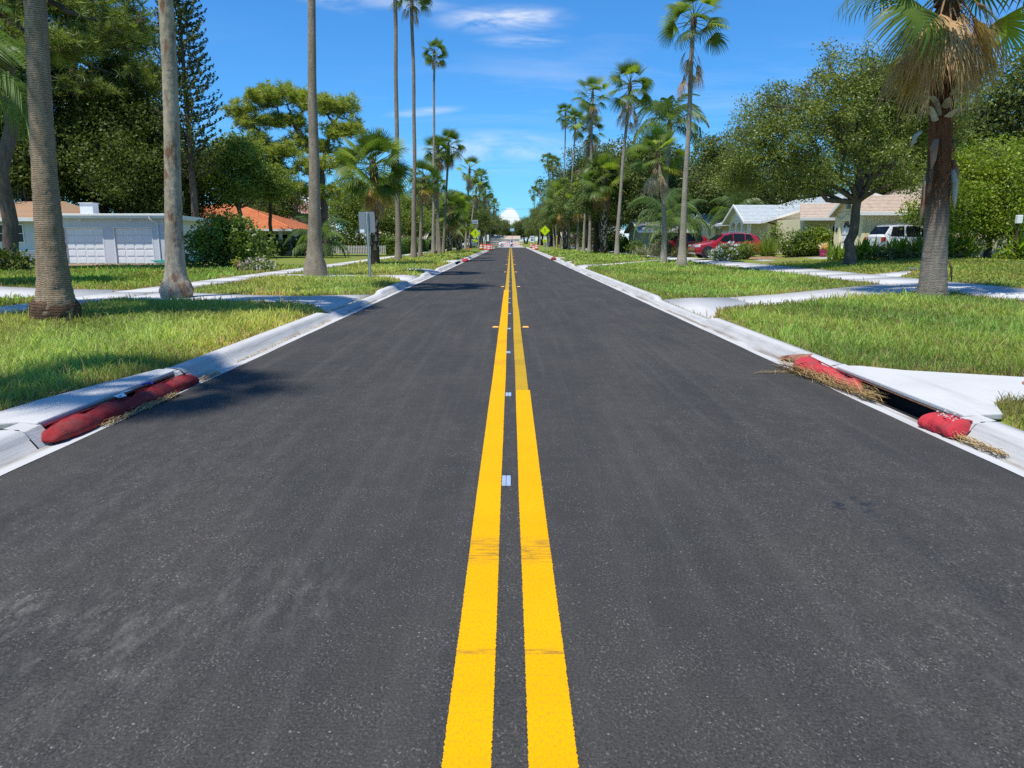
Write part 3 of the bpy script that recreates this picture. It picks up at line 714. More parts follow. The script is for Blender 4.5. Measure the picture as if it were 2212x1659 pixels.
for k, (dx, dz, ln) in enumerate(((0, .02, .42), (.05, .06, .36), (-.03, .05, .3))):
    a = Vector((3.47 + dx, 9.42, .03 + dz)); b_ = Vector((3.62 + dx, 9.42 - ln, .07 + dz))
    side_ = Vector((.05, .03, .03))
    mb.add([tuple(a), tuple(a + side_), tuple(b_ + side_ * 2.0), tuple(b_ - side_ * .6), tuple((a + b_) / 2 + Vector((0, 0, .05)))], [(0, 1, 4), (1, 2, 4), (2, 3, 4), (3, 0, 4)])
prop(mb.build('palm_boot', M['spathe']), 'reddish brown fallen palm sheath at the end of the straw heap', 'palm debris')
straw_heap('pale fallen palm stalk lying on the left verge by the signpost', [(-7.0, 26.3, .19), (-6.2, 26.0, .2), (-5.1, 25.4, .2)], .05, 160, (.1, .4), 9, .05, 'fallen_stalk', 'palm debris')
straw_heap('short dark sticks lying on the shaded left slab', [(-4.3, 6.3, .155), (-4.25, 7.2, .155)], .03, 14, (.02, .09), 10, .003, 'stick', 'litter')

# ------------------------------------------------------------------ grass
def make_grass():
    r = np.random.default_rng(3); parts_v = []; parts_t = []; q5 = []; tri = []; off = 0
    def region(x0, x1, y0, y1, d0, yref, p, hmul, tone, wmul=1.0, dmin=0):
        nonlocal off
        # rows in y so that density can fall with distance
        ys = np.arange(y0, y1, 1.0)
        xs_, ys_ = [], []
        for y in ys:
            d = min(d0, d0 * (yref / max(y + .5, .1)) ** p)
            n = int(max(d, dmin) * (x1 - x0)); xs_.append(r.uniform(x0, x1, n)); ys_.append(r.uniform(y, y + 1, n))
        x = np.concatenate(xs_); y = np.concatenate(ys_)
        keep = np.ones(len(x), bool)
        for poly in HARD: keep &= ~poly_mask(x, y, poly)
        # only what the lens could take in, with a margin either side
        keep &= np.abs(x) < 0.80 * y + 3.0
        # worn patches
        pat = np.sin(x * .9 + 1.3 * np.sin(y * .35)) + np.sin(y * .7 + 1.1 * np.cos(x * .8)) + .6 * np.sin(x * 2.7 + y * 1.9)
        keep &= r.uniform(size=len(x)) < np.clip(1.1 + .16 * pat, .4, 1)
        x = x[keep]; y = y[keep]; pat = pat[keep]; n = len(x)
        dist = np.maximum(y, 5)
        w = .0042 * wmul * (dist / 6) ** .92
        edge = np.minimum(np.abs(np.abs(x) - 3.95), 3)
        tuft = np.sin(x * 5.1 + 2 * np.sin(y * 1.7)) * np.sin(y * 4.3 + 2 * np.sin(x * 2.3)) + .6 * np.sin(x * 11.3 + y * 3) * np.sin(y * 9.1 - x * 2)
        h = hmul * r.gamma(4.5, 1 / 4.5, n) * (1 + .14 * pat) * (1 + .30 * tuft) * np.clip(.5 + edge * 1.6, .45, 1)
        z = np.interp(x, PX, PZ)
        az = r.uniform(0, 2 * np.pi, n); lean = r.uniform(.15, 1.05, n)
        dx, dy = np.cos(az) * lean, np.sin(az) * lean
        face = r.uniform(-.9, .9, n); sx, sy = np.cos(face) * w, np.sin(face) * w
        b0 = np.stack([x - sx, y - sy, z], 1); b1 = np.stack([x + sx, y + sy, z], 1)
        mx, my, mz = x + dx * h * .4, y + dy * h * .4, z + h * .62
        m0 = np.stack([mx - sx * .8, my - sy * .8, mz], 1); m1 = np.stack([mx + sx * .8, my + sy * .8, mz], 1)
        tip = np.stack([x + dx * h, y + dy * h, z + h * (1.0 - .28 * lean)], 1)
        parts_v.append(np.stack([b0, b1, m0, m1, tip], 1).reshape(-1, 3))
        g = np.array(tone)
        col = g * r.uniform(.7, 1.25, (n, 1))
        # dry straw-coloured blades, more of them by the pavement
        pe = np.full(n, 9.0)
        for poly in HARD:            # distance to the nearest paved edge
            Pp = np.array(poly)
            if x.min() > Pp[:, 0].max() + .6 or x.max() < Pp[:, 0].min() - .6: continue
            for (xa, ya), (xb, yb) in zip(Pp, np.roll(Pp, -1, 0)):
                L2 = (xb - xa) ** 2 + (yb - ya) ** 2 + 1e-9; tt = np.clip(((x - xa) * (xb - xa) + (y - ya) * (yb - ya)) / L2, 0, 1)
                pe = np.minimum(pe, np.hypot(x - xa - tt * (xb - xa), y - ya - tt * (yb - ya)))
        pe = np.minimum(pe, edge + .05)
        dry = r.uniform(size=n) < (.10 + .75 * np.exp(-pe / .19) + .06 * (pat < -1))
        col[dry] = np.array([.42, .29, .13]) * r.uniform(.5, 1.25, (dry.sum(), 1))
        col *= (1 + .15 * np.clip(pat, -2, 2) + .16 * np.clip(tuft, -1.3, 1.3))[:, None] * np.array([1, .99, 1])
        col[:, 0] *= 1 + .10 * np.clip(np.sin(x * 1.3 + y * .4 + 2), -1, 1)
        t = np.repeat(col, 5, axis=0); parts_t.append(t)
        b = off + np.arange(n)[:, None] * 5
        q5.append(np.concatenate([b, b + 1, b + 3, b + 2], 1)); tri.append(np.concatenate([b + 2, b + 3, b + 4], 1)); off += n * 5
    A = (.385, .435, .105); B = (.305, .405, .092)
    region(-9.8, -3.93, 3.2, 46, 2500, 8.5, 2.15, .082, A, .85)
    region(3.93, 12.0, 4.0, 48, 2300, 8.5, 2.15, .088, B, .85)
    region(-24, -11.2, 14, 44, 330, 14, 1.5, .085, (.25, .34, .058), 1.2)
    region(14.0, 24, 17, 42, 300, 15, 1.5, .05, (.26, .31, .06), 1.3)
    region(-9.8, -3.93, 46, 105, 75, 46, 1.8, .10, A, 1.2)
    region(3.93, 12.0, 48, 110, 75, 46, 1.8, .10, B, 1.2)
    me = np_mesh('grass', np.concatenate(parts_v), [np.concatenate(q5), np.concatenate(tri)], M['grass'], np.concatenate(parts_t))
    o = link('grass', me); prop(o, 'shaggy green verge grass with straw-coloured edges beside the kerbs', 'grass', kind='stuff')
    print('grass blades', off // 5)
# ------------------------------------------------------------------ plant builders
def fan_mesh(name, material, seed, n=34, pet=1.0, Rb=1.0, spread=2.0, droop=.6, fold=.1, el=10, dead=False, dry=.3, start=.42):
    """a fan leaf on its stalk; el is the stalk angle it is meant to be hung at, so that the free tips fall towards the real ground"""
    r = np.random.default_rng(seed); V = []; T = []; Q = []; TT = []
    e = R(el); dn = np.array([-math.sin(e), 0, -math.cos(e)])
    ps = np.linspace(0, pet, 5); bow = -.08 * (ps / pet) ** 2 * pet
    for i, (px, pz) in enumerate(zip(ps, bow)):
        w = .030 * (1 - .5 * i / 4)
        V += [(px, -w, pz), (px, w, pz), (px, 0, pz - w)]; TT += [[1.3, 1.2, 1.0] if not dead else [.8, .7, .6]] * 3
    for i in range(4):
        a = 3 * i
        Q += [(a, a + 1, a + 4, a + 3), (a + 1, a + 2, a + 5, a + 4), (a + 2, a, a + 3, a + 5)]
    hub = np.array([pet, 0, bow[-1]]); da = 2 * spread / n; st = 6
    for k in range(n):
        a = -spread + da * (k + .5) + r.normal() * (.015 if not dead else .08)
        L = Rb * (1 - .20 * (a / spread) ** 2) * (r.uniform(.9, 1.05) if not dead else r.uniform(.7, 1.1))
        d = np.array([math.cos(a), math.sin(a), fold * abs(math.sin(a)) - .05]); d /= np.linalg.norm(d)
        sd = np.array([-math.sin(a), math.cos(a), 0]); tn = r.uniform(.8, 1.2) if not dead else r.uniform(.45, 1.35)
        mx = min(1.0, droop * r.uniform(.75, 1.25)); p = hub.copy(); b0 = len(V)
        hw = L * math.tan(min(.2, da / 2)) * (1.0 if not dead else 1.25)
        wd = [.012, .30 * hw + .004, .43 * hw, .36 * hw, .24 * hw, 0]
        for j in range(st):
            f = j / (st - 1)
            if j:
                g = max(0, (f - .1 - start) / (1 - start)); t = mx * g ** .9; dd = d * (1 - t) + dn * t + (0 if not dead else r.normal(size=3) * .10); dd /= np.linalg.norm(dd)
                p = p + dd * (L / (st - 1))
            tc = np.array([1, 1, 1.]) * tn * (1 if j else .9)
            if f > .75 and not dead: tc = tc * np.array([1 + dry * 1.8, 1 + dry * .6, 1.0])
            if j == st - 1: V.append(tuple(p)); TT.append(tc)
            else:
                pl = .3 * wd[j]; V += [tuple(p + sd * wd[j] - np.array([0, 0, pl])), tuple(p - sd * wd[j] + np.array([0, 0, pl * .3]))]; TT += [tc, tc * .9]
        for j in range(st - 2): Q.append((b0 + 2 * j, b0 + 2 * j + 1, b0 + 2 * j + 3, b0 + 2 * j + 2))
        T.append((b0 + 2 * st - 4, b0 + 2 * st - 3, b0 + 2 * st - 2))
    return np_mesh(name, np.array(V), [np.array(Q), np.array(T)], material, np.array(TT))
def feather_mesh(name, material, seed, L=2.6, n=34, pl=.62, arc=1.0):
    r = np.random.default_rng(seed); V = []; Q = []; T = []; TT = []
    t = np.linspace(0, 1, 11); X = L * (t - .30 * arc * t ** 3); Z = L * (.30 * t - .70 * arc * t ** 2.5)
    for i in range(11):
        w = .028 * (1 - .8 * t[i]); V += [(X[i], -w, Z[i]), (X[i], w, Z[i]), (X[i], 0, Z[i] - w)]; TT += [[1.5, 1.35, 1.2]] * 3
    for i in range(10):
        a = 3 * i; Q += [(a, a + 1, a + 4, a + 3), (a + 1, a + 2, a + 5, a + 4), (a + 2, a, a + 3, a + 5)]
    for k in range(n):
        f = .14 + .85 * (k / n); x = np.interp(f, t, X); z = np.interp(f, t, Z); ll = pl * math.sin(math.pi * min(.97, .18 + .75 * f)) * r.uniform(.8, 1.15)
        for s in (-1, 1):
            b0 = len(V); w = .022; up = r.uniform(-.15, .45); tn = r.uniform(.75, 1.25)
            p1 = (x + .25 * ll, s * ll * .42, z + up * ll * .3 - .08 * ll); p2 = (x + .36 * ll, s * ll * .58, z + up * ll * .2 - .72 * ll)
            V += [(x - w, 0, z), (x + w, 0, z), (p1[0] - w, p1[1], p1[2]), (p1[0] + w, p1[1], p1[2]), p2]; TT += [[tn] * 3] * 5
            Q.append((b0, b0 + 1, b0 + 3, b0 + 2)); T.append((b0 + 2, b0 + 3, b0 + 4))
    return np_mesh(name, np.array(V), [np.array(Q), np.array(T)], material, np.array(TT))
F_UP = [fan_mesh('frond', M['frond_green'], 15 + i, 36, .95, 1.05, 1.75 + .15 * i, .22 + .12 * i, .15, 60, start=.5) for i in range(2)]
F_GREEN = [fan_mesh('frond', M['frond_green'], 20 + i, 38, 1.0, 1.08, 1.95 + .1 * i, .62 + .15 * i, .05, 12) for i in range(3)]
F_LOW = [fan_mesh('frond', M['frond_green'], 25 + i, 38, 1.05, 1.12, 1.7 + .2 * i, .85 + .15 * i, .0, -28, start=.25, dry=.5) for i in range(2)]
F_LIGHT = [fan_mesh('frond', M['frond_light'], 30 + i, 36, 1.05, 1.0, 1.5 + .2 * i, .4 + .35 * i, .1, 5 - 25 * i, dry=.4) for i in range(2)]
F_YEL = [fan_mesh('yellow_frond', M['frond_yellow'], 40, 30, 1.0, .95, 1.3, .7, .1, -40)]
F_DEAD = [fan_mesh('dead_frond', M['frond_dead'], 50 + i, 40, .80, 1.25, .50 + .16 * i, 1.0, .0, -48, True, start=.02) for i in range(3)]
F_GREY = [fan_mesh('dead_frond', M['frond_grey'], 60 + i, 38, .78, 1.2, .48 + .18 * i, 1.0, .0, -48, True, start=.02) for i in range(2)]
F_FEATHER = [feather_mesh('frond', M['feather_green'], 70 + i, 2.7, 46, .85, 1.0 + .35 * i) for i in range(2)]

def trunk_mesh(pts, radii, n, material, seg=None, ripple=0.0, jit=.02, seed=0):
    r = np.random.default_rng(seed); pts = np.array(pts, float); m = len(pts)
    th = np.arange(n) * 2 * np.pi / n; V = []
    for i in range(m):
        rr = radii[i] * (1 + ripple * (((i % 3) - 1) * .5)) * (1 + jit * r.normal(size=n))
        V.append(np.stack([pts[i, 0] + rr * np.cos(th), pts[i, 1] + rr * np.sin(th), np.full(n, pts[i, 2])], 1))
    V = np.concatenate(V); i = np.arange(m - 1)[:, None] * n; k = np.arange(n)[None]; k2 = (k + 1) % n
    Q = np.stack([i + k, i + k2, i + n + k2, i + n + k], -1).reshape(-1, 4)
    return np_mesh('trunk', V, Q, material, smooth=True)
def aim(az, el, roll=0.0):
    return (Matrix.Rotation(az, 3, 'Z') @ Matrix.Rotation(-el, 3, 'Y') @ Matrix.Rotation(roll, 3, 'X')).to_euler()
def palm(label, x, y, tx, tz, r0, r1, bark='palm_bark', s=1.0, ng=24, nl=4, ny=1, nd=8, grey=0, seed=0, bulge=0.0, skirt=.7, boots=None, bow=0.0, elmin=-38, group='fan palms along the street', hang=None, deadel=50, feather=False, name='fan_palm', near=False):
    r = random.Random(seed * 7 + 3); z0 = gz(x) - .06; H = tz - z0
    t = thing(name, label, 'palm tree', (x, y, z0), 0, group)
    dz = .055 if near else max(.25, H / 40); m = max(12, int(H / dz)); pts = []; rad = []
    for i in range(m + 1):
        f = i / m; zz = f * H
        cx = (tx - x) * f + bow * math.sin(math.pi * f) + .02 * math.sin(zz * .9 + seed); cy = .03 * math.sin(zz * .6 + seed * 2)
        flare = math.exp(-zz / .75)
        rr = r1 + (r0 * .72 - r1) * math.exp(-zz / max(2.2, H * .28)) + r0 * .28 * flare
        if bulge: rr += bulge * math.exp(-((zz - .28) / .26) ** 2)
        pts.append((cx, cy, zz)); rad.append(rr)
    link('trunk', trunk_mesh(pts, rad, 22 if near else (14 if y < 60 else 9), M[bark], ripple=.012 if near else .015, seed=seed), t)
    top = Vector(pts[-1])
    if boots:
        bm, zb0, zb1, nb, bl = boots; V = []; Q = []; rr_ = np.random.default_rng(seed + 5)
        for k in range(nb):
            f = k / nb; zz = zb0 + (zb1 - zb0) * f; a = k * 2.399 + rr_.normal() * .1; i = min(m, int(zz / H * m)); c = pts[i]; rr = rad[i] * .98
            ca, sa = math.cos(a), math.sin(a); w = bl * rr_.uniform(.20, .36); b = len(V); out = rr_.uniform(.12, .48) * bl; up = bl * rr_.uniform(.5, 1.15); a += rr_.normal() * .22; ca, sa = math.cos(a), math.sin(a); tl = rr_.uniform(-.5, .5) * w
            for (u, o_, h_) in ((-w, 0, 0), (w, 0, 0), (w * .4 + tl, out, up), (-w * .4 + tl, out, up), (0, -.015, up * .55)):
                V.append((c[0] + ca * (rr + o_) - sa * u, c[1] + sa * (rr + o_) + ca * u, zz + h_ - .1))
            V[-1] = (c[0] + ca * (rr + out * .3 + .03), c[1] + sa * (rr + out * .3 + .03), zz + up * .5 - .1)
            Q += [(b, b + 1, b + 4), (b + 1, b + 2, b + 4), (b + 2, b + 3, b + 4), (b + 3, b, b + 4)]
        link('leaf_bases', np_mesh('leaf_bases', V, np.array(Q), M[bm], None), t)['kind'] = 'stuff'
    # shaggy hub of the crown
    link('crown_base', trunk_mesh([top + Vector((0, 0, q * s)) for q in (-.5, -.3, 0, .25, .45)], [r1 * 1.02, r1 * 1.25, r1 * 1.35, r1 * 1.0, r1 * .3], 10, M['boot_bark'], jit=.12, seed=seed), t)
    a0 = r.uniform(0, 6.28)
    if feather:
        for k in range(ng):
            f = k / ng; el = R(72 - 95 * f + r.uniform(-8, 8))
            o = link('frond', F_FEATHER[k % 2], t, top + Vector((0, 0, .3 - .35 * f)), aim(a0 + k * 2.399, el, r.uniform(-.4, .4)), s * r.uniform(.88, 1.1))
        return t
    tot = ng + nl
    for k in range(tot):
        f = (k + .5) / tot; e = 84 - (84 - elmin) * f ** .9 + r.uniform(-8, 8)
        me = (F_LIGHT if (k % max(1, tot // max(1, nl)) == 1 and nl) else (F_UP if e > 38 else (F_GREEN if e > -12 else F_LOW)))
        link('frond', me[(k + seed) % len(me)], t, top + Vector((0, 0, s * (.34 - .45 * f))), aim(a0 + k * 2.399, R(e), r.uniform(-.8, .8)), s * r.uniform(.86, 1.1) * (.82 + .2 * min(1, f * 3)))
    for k in range(ny):
        link('yellow_frond', F_YEL[0], t, top + Vector((0, 0, -.15 * s)), aim(-math.pi / 2 + r.uniform(-.9, .9) + k * 1.7, R(elmin + r.uniform(-18, 4)), r.uniform(-.3, .3)), s * r.uniform(.85, 1))
    for k in range(nd):
        f = k / max(1, nd); me = F_GREY if r.random() < grey else F_DEAD
        sp = skirt * s * (f if hang is None else hang[0] + (hang[1] - hang[0]) * f)
        link('dead_frond', me[k % len(me)], t, top + Vector((0, 0, -.15 * s - sp)), aim(a0 + .8 + k * 2.399, R(-(deadel + 16 * r.random())), r.uniform(-.5, .5)), s * r.uniform(.75, 1.05))
    return t

def limb(mb, p0, p1, r0, r1, r, n=6, segs=4, wob=.12, sag=0.0):
    p0, p1 = Vector(p0), Vector(p1); L = (p1 - p0).length; pts = []
    for i in range(segs + 1):
        f = i / segs; p = p0.lerp(p1, f)
        if 0 < i < segs: p += Vector((r.normal(), r.normal(), r.normal())) * wob * L * .35
        p.z += sag * math.sin(math.pi * f) * L
        pts.append(p)
    mb.tube(pts, [r0 + (r1 - r0) * (i / segs) for i in range(segs + 1)], n, cap=False)
    return pts
def blob_points(blobs, n, r, shell=.45):
    w = np.array([b[3] * b[4] * b[5] for b in blobs]) ** .75; w /= w.sum(); idx = r.choice(len(blobs), n, p=w)
    d = unit(n, r); rad = r.uniform(0, 1, n) ** shell; B = np.array(blobs)[idx]
    lump = 1 + .16 * np.sin(d[:, 0] * 5 + idx) * np.cos(d[:, 2] * 6 + 2 * idx)
    return B[:, :3] + d * (rad * lump)[:, None] * B[:, 3:6], idx
def tree_meshes(blobs, ntwig, per, leaf, material, bark, tr, fork, seed, up=.5, cl=.55, base_r=None, shell=.45, stems=None, tone=.16, twigs=True, aspect=.5):
    r = np.random.default_rng(seed); mb = MB()
    P, idx = blob_points(blobs, ntwig, r, shell)
    stems = stems or [((0, 0, 0), (0.1, 0, fork))]
    hubs = []
    for (a, b) in stems:
        pts = limb(mb, a, b, (base_r or tr), tr * .72, r, 10, 6, .05)
        hubs.append(Vector(b))
        mb.tube([Vector(a) + Vector((0, 0, -.25)), Vector(a) + Vector((0, 0, .12)), Vector(a) + Vector((0, 0, .5))], [(base_r or tr) * 1.6, (base_r or tr) * 1.28, (base_r or tr) * 1.0], 10, cap=False)
    knots = []
    for bi, b in enumerate(blobs):
        c = Vector(b[:3]); h = min(hubs, key=lambda q: (q - c).length)
        pts = limb(mb, h - Vector((0, 0, .15)), c + Vector((0, 0, -.1 * b[5])), tr * .5, tr * .13, r, 6, 5, .13, .05)
        kn = [pts[-1], pts[-2]]
        for _ in range(3):
            q = c + Vector(r.normal(size=3) * np.array(b[3:6]) * .42); limb(mb, pts[-2 - int(r.integers(0, 2))], q, tr * .17, tr * .06, r, 5, 3, .15); kn.append(q)
        knots.append(kn)
    if twigs:
        for i in range(ntwig):
            p = Vector(P[i]); k = min(knots[idx[i]], key=lambda q: (q - p).length)
            limb(mb, k, p, tr * .055, tr * .018 + .004, r, 3, 2, .15)
    tm = bpy.data.meshes.new('trunk'); tm.from_pydata(mb.v, [], mb.f); tm.materials.append(M[bark])
    for p in tm.polygons: p.use_smooth = True
    tm.update()
    n = ntwig * per; cl_ = np.repeat(P, per, 0) + np.clip(r.normal(size=(n, 3)), -1.7, 1.7) * np.array([cl, cl, cl * .62])
    tint = np.repeat(r.normal(1, tone, ntwig), per) * r.uniform(.75, 1.25, n)
    hue = np.repeat(r.normal(0, .10, ntwig), per)
    tt = np.stack([tint * (1 + hue), tint, tint * (1 - hue)], 1)
    v, q, t4 = leaf_cloud(cl_, leaf, aspect, up, tt, r)
    cm = np_mesh('crown', v, q, M[material], t4)
    return tm, cm
def tree(label, name, x, y, meshes, scale=1.0, rz=0.0, cat='tree', group=None):
    t = thing(name, label, cat, (x, y, gz(x) - .03), rz, group)
    link('trunk', meshes[0], t, scale=scale); link('crown', meshes[1], t, scale=scale)
    return t
def pine_meshes(blobs, ntuft, nl, material, seed, stems, tr, L=.34, w=.020, bark='pine_bark', k=16):
    r = np.random.default_rng(seed); mb = MB(); P, idx = blob_points(blobs, ntuft, r, .5); hubs = []
    for (a, b, rr) in stems:
        pts = limb(mb, a, b, rr, rr * .62, r, 10, 7, .025); hubs += pts[3:]
    kn = []
    for b in blobs:
        c = Vector(b[:3]); h = min(hubs, key=lambda q: (q - c).length + .3 * abs(q.z - c.z + 1.0))
        pts = limb(mb, h, c + Vector((0, 0, -b[5] * .6)), tr * .34, tr * .10, r, 6, 5, .12); K = pts[2:]
        for _ in range(5):
            q = c + Vector(r.normal(size=3) * np.array(b[3:6]) * .5); limb(mb, pts[-2], q, tr * .12, tr * .04, r, 4, 3, .2); K.append(q)
        kn.append(K)
    for i in range(ntuft):
        p = Vector(P[i]); q = min(kn[idx[i]], key=lambda q: (q - p).length); limb(mb, q, p, tr * .04, .012, r, 3, 2, .2)
    tm = bpy.data.meshes.new('trunk'); tm.from_pydata(mb.v, [], mb.f); tm.materials.append(M[bark])
    for p in tm.polygons: p.use_smooth = True
    tm.update()
    # long needle tufts, several to a twig end
    c = np.repeat(P, nl, 0) + r.normal(size=(ntuft * nl, 3)) * np.array([.24, .24, .15]); m = len(c)
    ax = unit(m, r) * .7 + np.array([0, 0, .75]); ax /= np.linalg.norm(ax, axis=1, keepdims=True)
    d = np.repeat(ax, k, 0) * .75 + unit(m * k, r); d /= np.linalg.norm(d, axis=1, keepdims=True)
    o = np.repeat(c, k, 0); ln = (L * r.uniform(.7, 1.2, m * k))[:, None]; s = np.cross(d, unit(m * k, r)); s /= np.linalg.norm(s, axis=1, keepdims=True)
    v = np.stack([o - s * w * .6, o + s * w * .6, o + d * ln * .55 + s * w, o + d * ln - np.array([0, 0, .05])], 1).reshape(-1, 3)
    tint = np.repeat(np.repeat(r.normal(1, .14, ntuft), nl) * r.uniform(.75, 1.25, m), k); hue = np.repeat(r.normal(0.0, .1, m), k)
    tt = np.repeat(np.stack([tint * (1 + hue), tint, tint * (1 - hue)], 1), 4, 0)
    cm = np_mesh('crown', v, np.arange(m * k * 4).reshape(-1, 4), M[material], tt)
    return tm, cm
def ribbons(base, az, length, rise, w, r, droop=.9, seg=4):
    """arching strap leaves: base (n,3)"""
    n = len(base); V = []; s = np.stack([-np.sin(az), np.cos(az), np.zeros(n)], 1); d = np.stack([np.cos(az), np.sin(az), np.zeros(n)], 1)
    for j in range(seg + 1):
        f = j / seg
        hor = length * np.cos(rise) * (f + .25 * f * f); ver = length * (np.sin(rise) * f - droop * (1 - np.sin(rise) * .8) * f ** 2.2 * .75)
        c = base + d * hor[:, None]; c[:, 2] += ver
        ww = w * (math.sin(math.pi * (.22 + .78 * f)) * .9 + .02)
        V += [c - s * ww[:, None], c + s * ww[:, None]]
    V = np.stack(V, 1).reshape(-1, 3); k = 2 * (seg + 1); b = np.arange(n)[:, None] * k
    Q = np.concatenate([np.concatenate([b + 2 * j, b + 2 * j + 1, b + 2 * j + 3, b + 2 * j + 2], 1) for j in range(seg)])
    return V, Q, k
def strap_plant(label, name, x, y, n, L, w, material, seed, rise=(.7, 1.45), droop=.9, cat='plant', group=None, spread=.15):
    r = np.random.default_rng(seed); t = thing(name, label, cat, (x, y, gz(x)), 0, group)
    base = r.normal(size=(n, 3)) * np.array([spread, spread, 0]); az = r.uniform(0, 2 * np.pi, n)
    V, Q, k = ribbons(base, az, r.uniform(*L, n), r.uniform(*rise, n), np.full(n, w), r, droop)
    tn = np.repeat(r.uniform(.65, 1.3, n), k)
    link('leaves', np_mesh('leaves', V, Q, M[material], tn), t); return t
def bush(label, name, x, y, blobs, n, leaf, material, seed, cat='bush', group=None, up=.5, aspect=.55, flowers=None, tone=.18, stems=True):
    r = np.random.default_rng(seed); t = thing(name, label, cat, (x, y, gz(x)), 0, group)
    nt = max(30, n // 14); P, idx = blob_points(blobs, nt, r, .33); P[:, 2] = np.maximum(P[:, 2], .05); per = n // nt
    c = np.repeat(P, per, 0) + r.normal(size=(nt * per, 3)) * leaf * 1.6; c[:, 2] = np.maximum(c[:, 2], .02)
    tint = np.repeat(r.normal(1, tone, nt), per) * r.uniform(.75, 1.25, nt * per)
    v, q, tt = leaf_cloud(c, leaf, aspect, up, tint, r); link('foliage', np_mesh('foliage', v, q, M[material], tt), t)
    if stems:
        mb = MB()
        for i in range(0, nt, max(1, nt // 40)): limb(mb, (P[i][0] * .12, P[i][1] * .12, 0), P[i], .022, .006, r, 4, 3, .12)
        mb.build('stems', M['twig'], t)
    if flowers is not None:
        fn, fcol, fs = flowers; P2, _ = blob_points(blobs, fn, r, .08); P2[:, 2] = np.maximum(P2[:, 2], .12)
        P2 = np.repeat(P2, 5, 0) + r.normal(size=(fn * 5, 3)) * fs
        v, q, _ = leaf_cloud(P2, fs, .8, .6, None, r); tc = np.array(fcol) * r.uniform(.7, 1.2, (len(P2), 1))
        link('flowers', np_mesh('flowers', v, q, M['flower'], np.repeat(tc, 4, 0)), t)['kind'] = 'stuff'
    return t
def moss(tobj, pts, seed, L=(.5, 1.6), per=7):
    r = np.random.default_rng(seed); P = np.repeat(np.array(pts), per, 0) + r.normal(size=(len(pts) * per, 3)) * np.array([.18, .18, .1]); n = len(P)
    ln = r.uniform(*L, n); w = .035; az = r.uniform(0, 6.28, n); s = np.stack([np.cos(az), np.sin(az), np.zeros(n)], 1) * w; V = []
    for f in (0, .35, .7, 1):
        c = P + np.stack([.05 * np.sin(9 * f + az), .05 * np.cos(7 * f + az), -f * ln], 1); k = .7 if f < .6 else (.5 if f < .9 else .08)
        V += [c - s * k, c + s * k]
    V = np.stack(V, 1).reshape(-1, 3); b = np.arange(n)[:, None] * 8
    Q = np.concatenate([np.concatenate([b + 2 * j, b + 2 * j + 1, b + 2 * j + 3, b + 2 * j + 2], 1) for j in range(3)])
    link('hanging_moss', np_mesh('hanging_moss', V, Q, M['moss'], np.repeat(r.uniform(.6, 1.2, n), 8)), tobj)['kind'] = 'stuff'
NTH = ['nearest', 'second', 'third', 'fourth', 'fifth', 'sixth', 'seventh', 'eighth', 'ninth', 'tenth']
# ------------------------------------------------------------------ street palms, left verge
palm('bare grey palm whose head shades the left inlet', -8.6, 2.0, -8.15, 18.4, 0.266, 0.124, s=.9, ng=15, nd=4, seed=1)
palm('bare grey palm outside the left of the view that shades the lawn strip', -13.2, 11.6, -12.6, 15.5, 0.266, 0.124, s=1.4, ng=30, nd=8, seed=91)
p1 = palm('broad dark grey palm trunk on a shaggy drum-like foot, nearest on the left verge', -8.43, 13.75, -7.98, 11.6, 0.37, 0.152, 'palm_bark_dark', 1.35, 30, 3, 1, 8, seed=2, bulge=.03, near=True, bow=.02)
# shaggy root collar of the nearest palm
rc = np.random.default_rng(5); ths = np.linspace(0, 2 * np.pi, 30, endpoint=False); ring = []
for zz, rr in ((0.0, .395), (.12, .415), (.28, .41), (.38, .385), (.44, .33)):
    ring.append([( (rr + rc.normal() * .018) * math.cos(a), (rr + rc.normal() * .018) * math.sin(a), zz + rc.normal() * .012) for a in ths])
V = np.array(ring).reshape(-1, 3); ii = np.arange(4)[:, None] * 30; kk = np.arange(30)[None]
link('root_collar', np_mesh('root_collar', V, np.stack([ii + kk, ii + (kk + 1) % 30, ii + 30 + (kk + 1) % 30, ii + 30 + kk], -1).reshape(-1, 4), M['boot_bark']), p1)
palm('pale palm trunk with cracked peeling bark by the first left driveway', -8.55, 19.05, -7.6, 21.5, 0.318, 0.143, 'peeling_bark', 1.2, 20, 3, 1, 6, seed=3, near=True, bow=.05, bulge=.12)
palm('tall grey palm trunk with a swollen foot beside the signpost', -8.09, 31.0, -7.55, 18.5, 0.459, 0.124, 'palm_bark', 1.15, 20, 3, 1, 6, seed=4, bulge=.14, bow=.05)
palm('squat bright green palm with a shaggy brown skirt behind the metal sign', -8.23, 45.7, -8.15, 5.75, 0.324, 0.216, 'boot_bark', 1.3, 34, 9, 2, 20, .15, seed=5, skirt=.55, boots=('boot', .9, 5.0, 60, .34), elmin=-42)
palm('tall bare trunk in front of the picket fence end', -8.10, 54.1, -7.75, 20.5, 0.311, 0.124, 'palm_bark', 1.1, 20, 2, 0, 6, seed=6)
palm('very tall straight palm trunk with its head at the top edge of the picture', -8.10, 62.6, -7.75, 20.4, 0.340, 0.124, 'palm_bark', 1.0, 20, 2, 0, 6, seed=7, bow=.15)
palm('medium palm with a golden drooping ruff, right beside a taller trunk', -8.21, 68.0, -7.75, 6.9, 0.252, 0.124, 'palm_bark', .95, 16, 4, 3, 9, seed=8, skirt=.9, elmin=-30)
palm('tallest full palm in view, a small tufted head high against the blue', -8.30, 80.8, -7.8, 20.4, 0.281, 0.105, 'palm_bark_pale', .82, 20, 3, 2, 5, seed=9, skirt=.8)
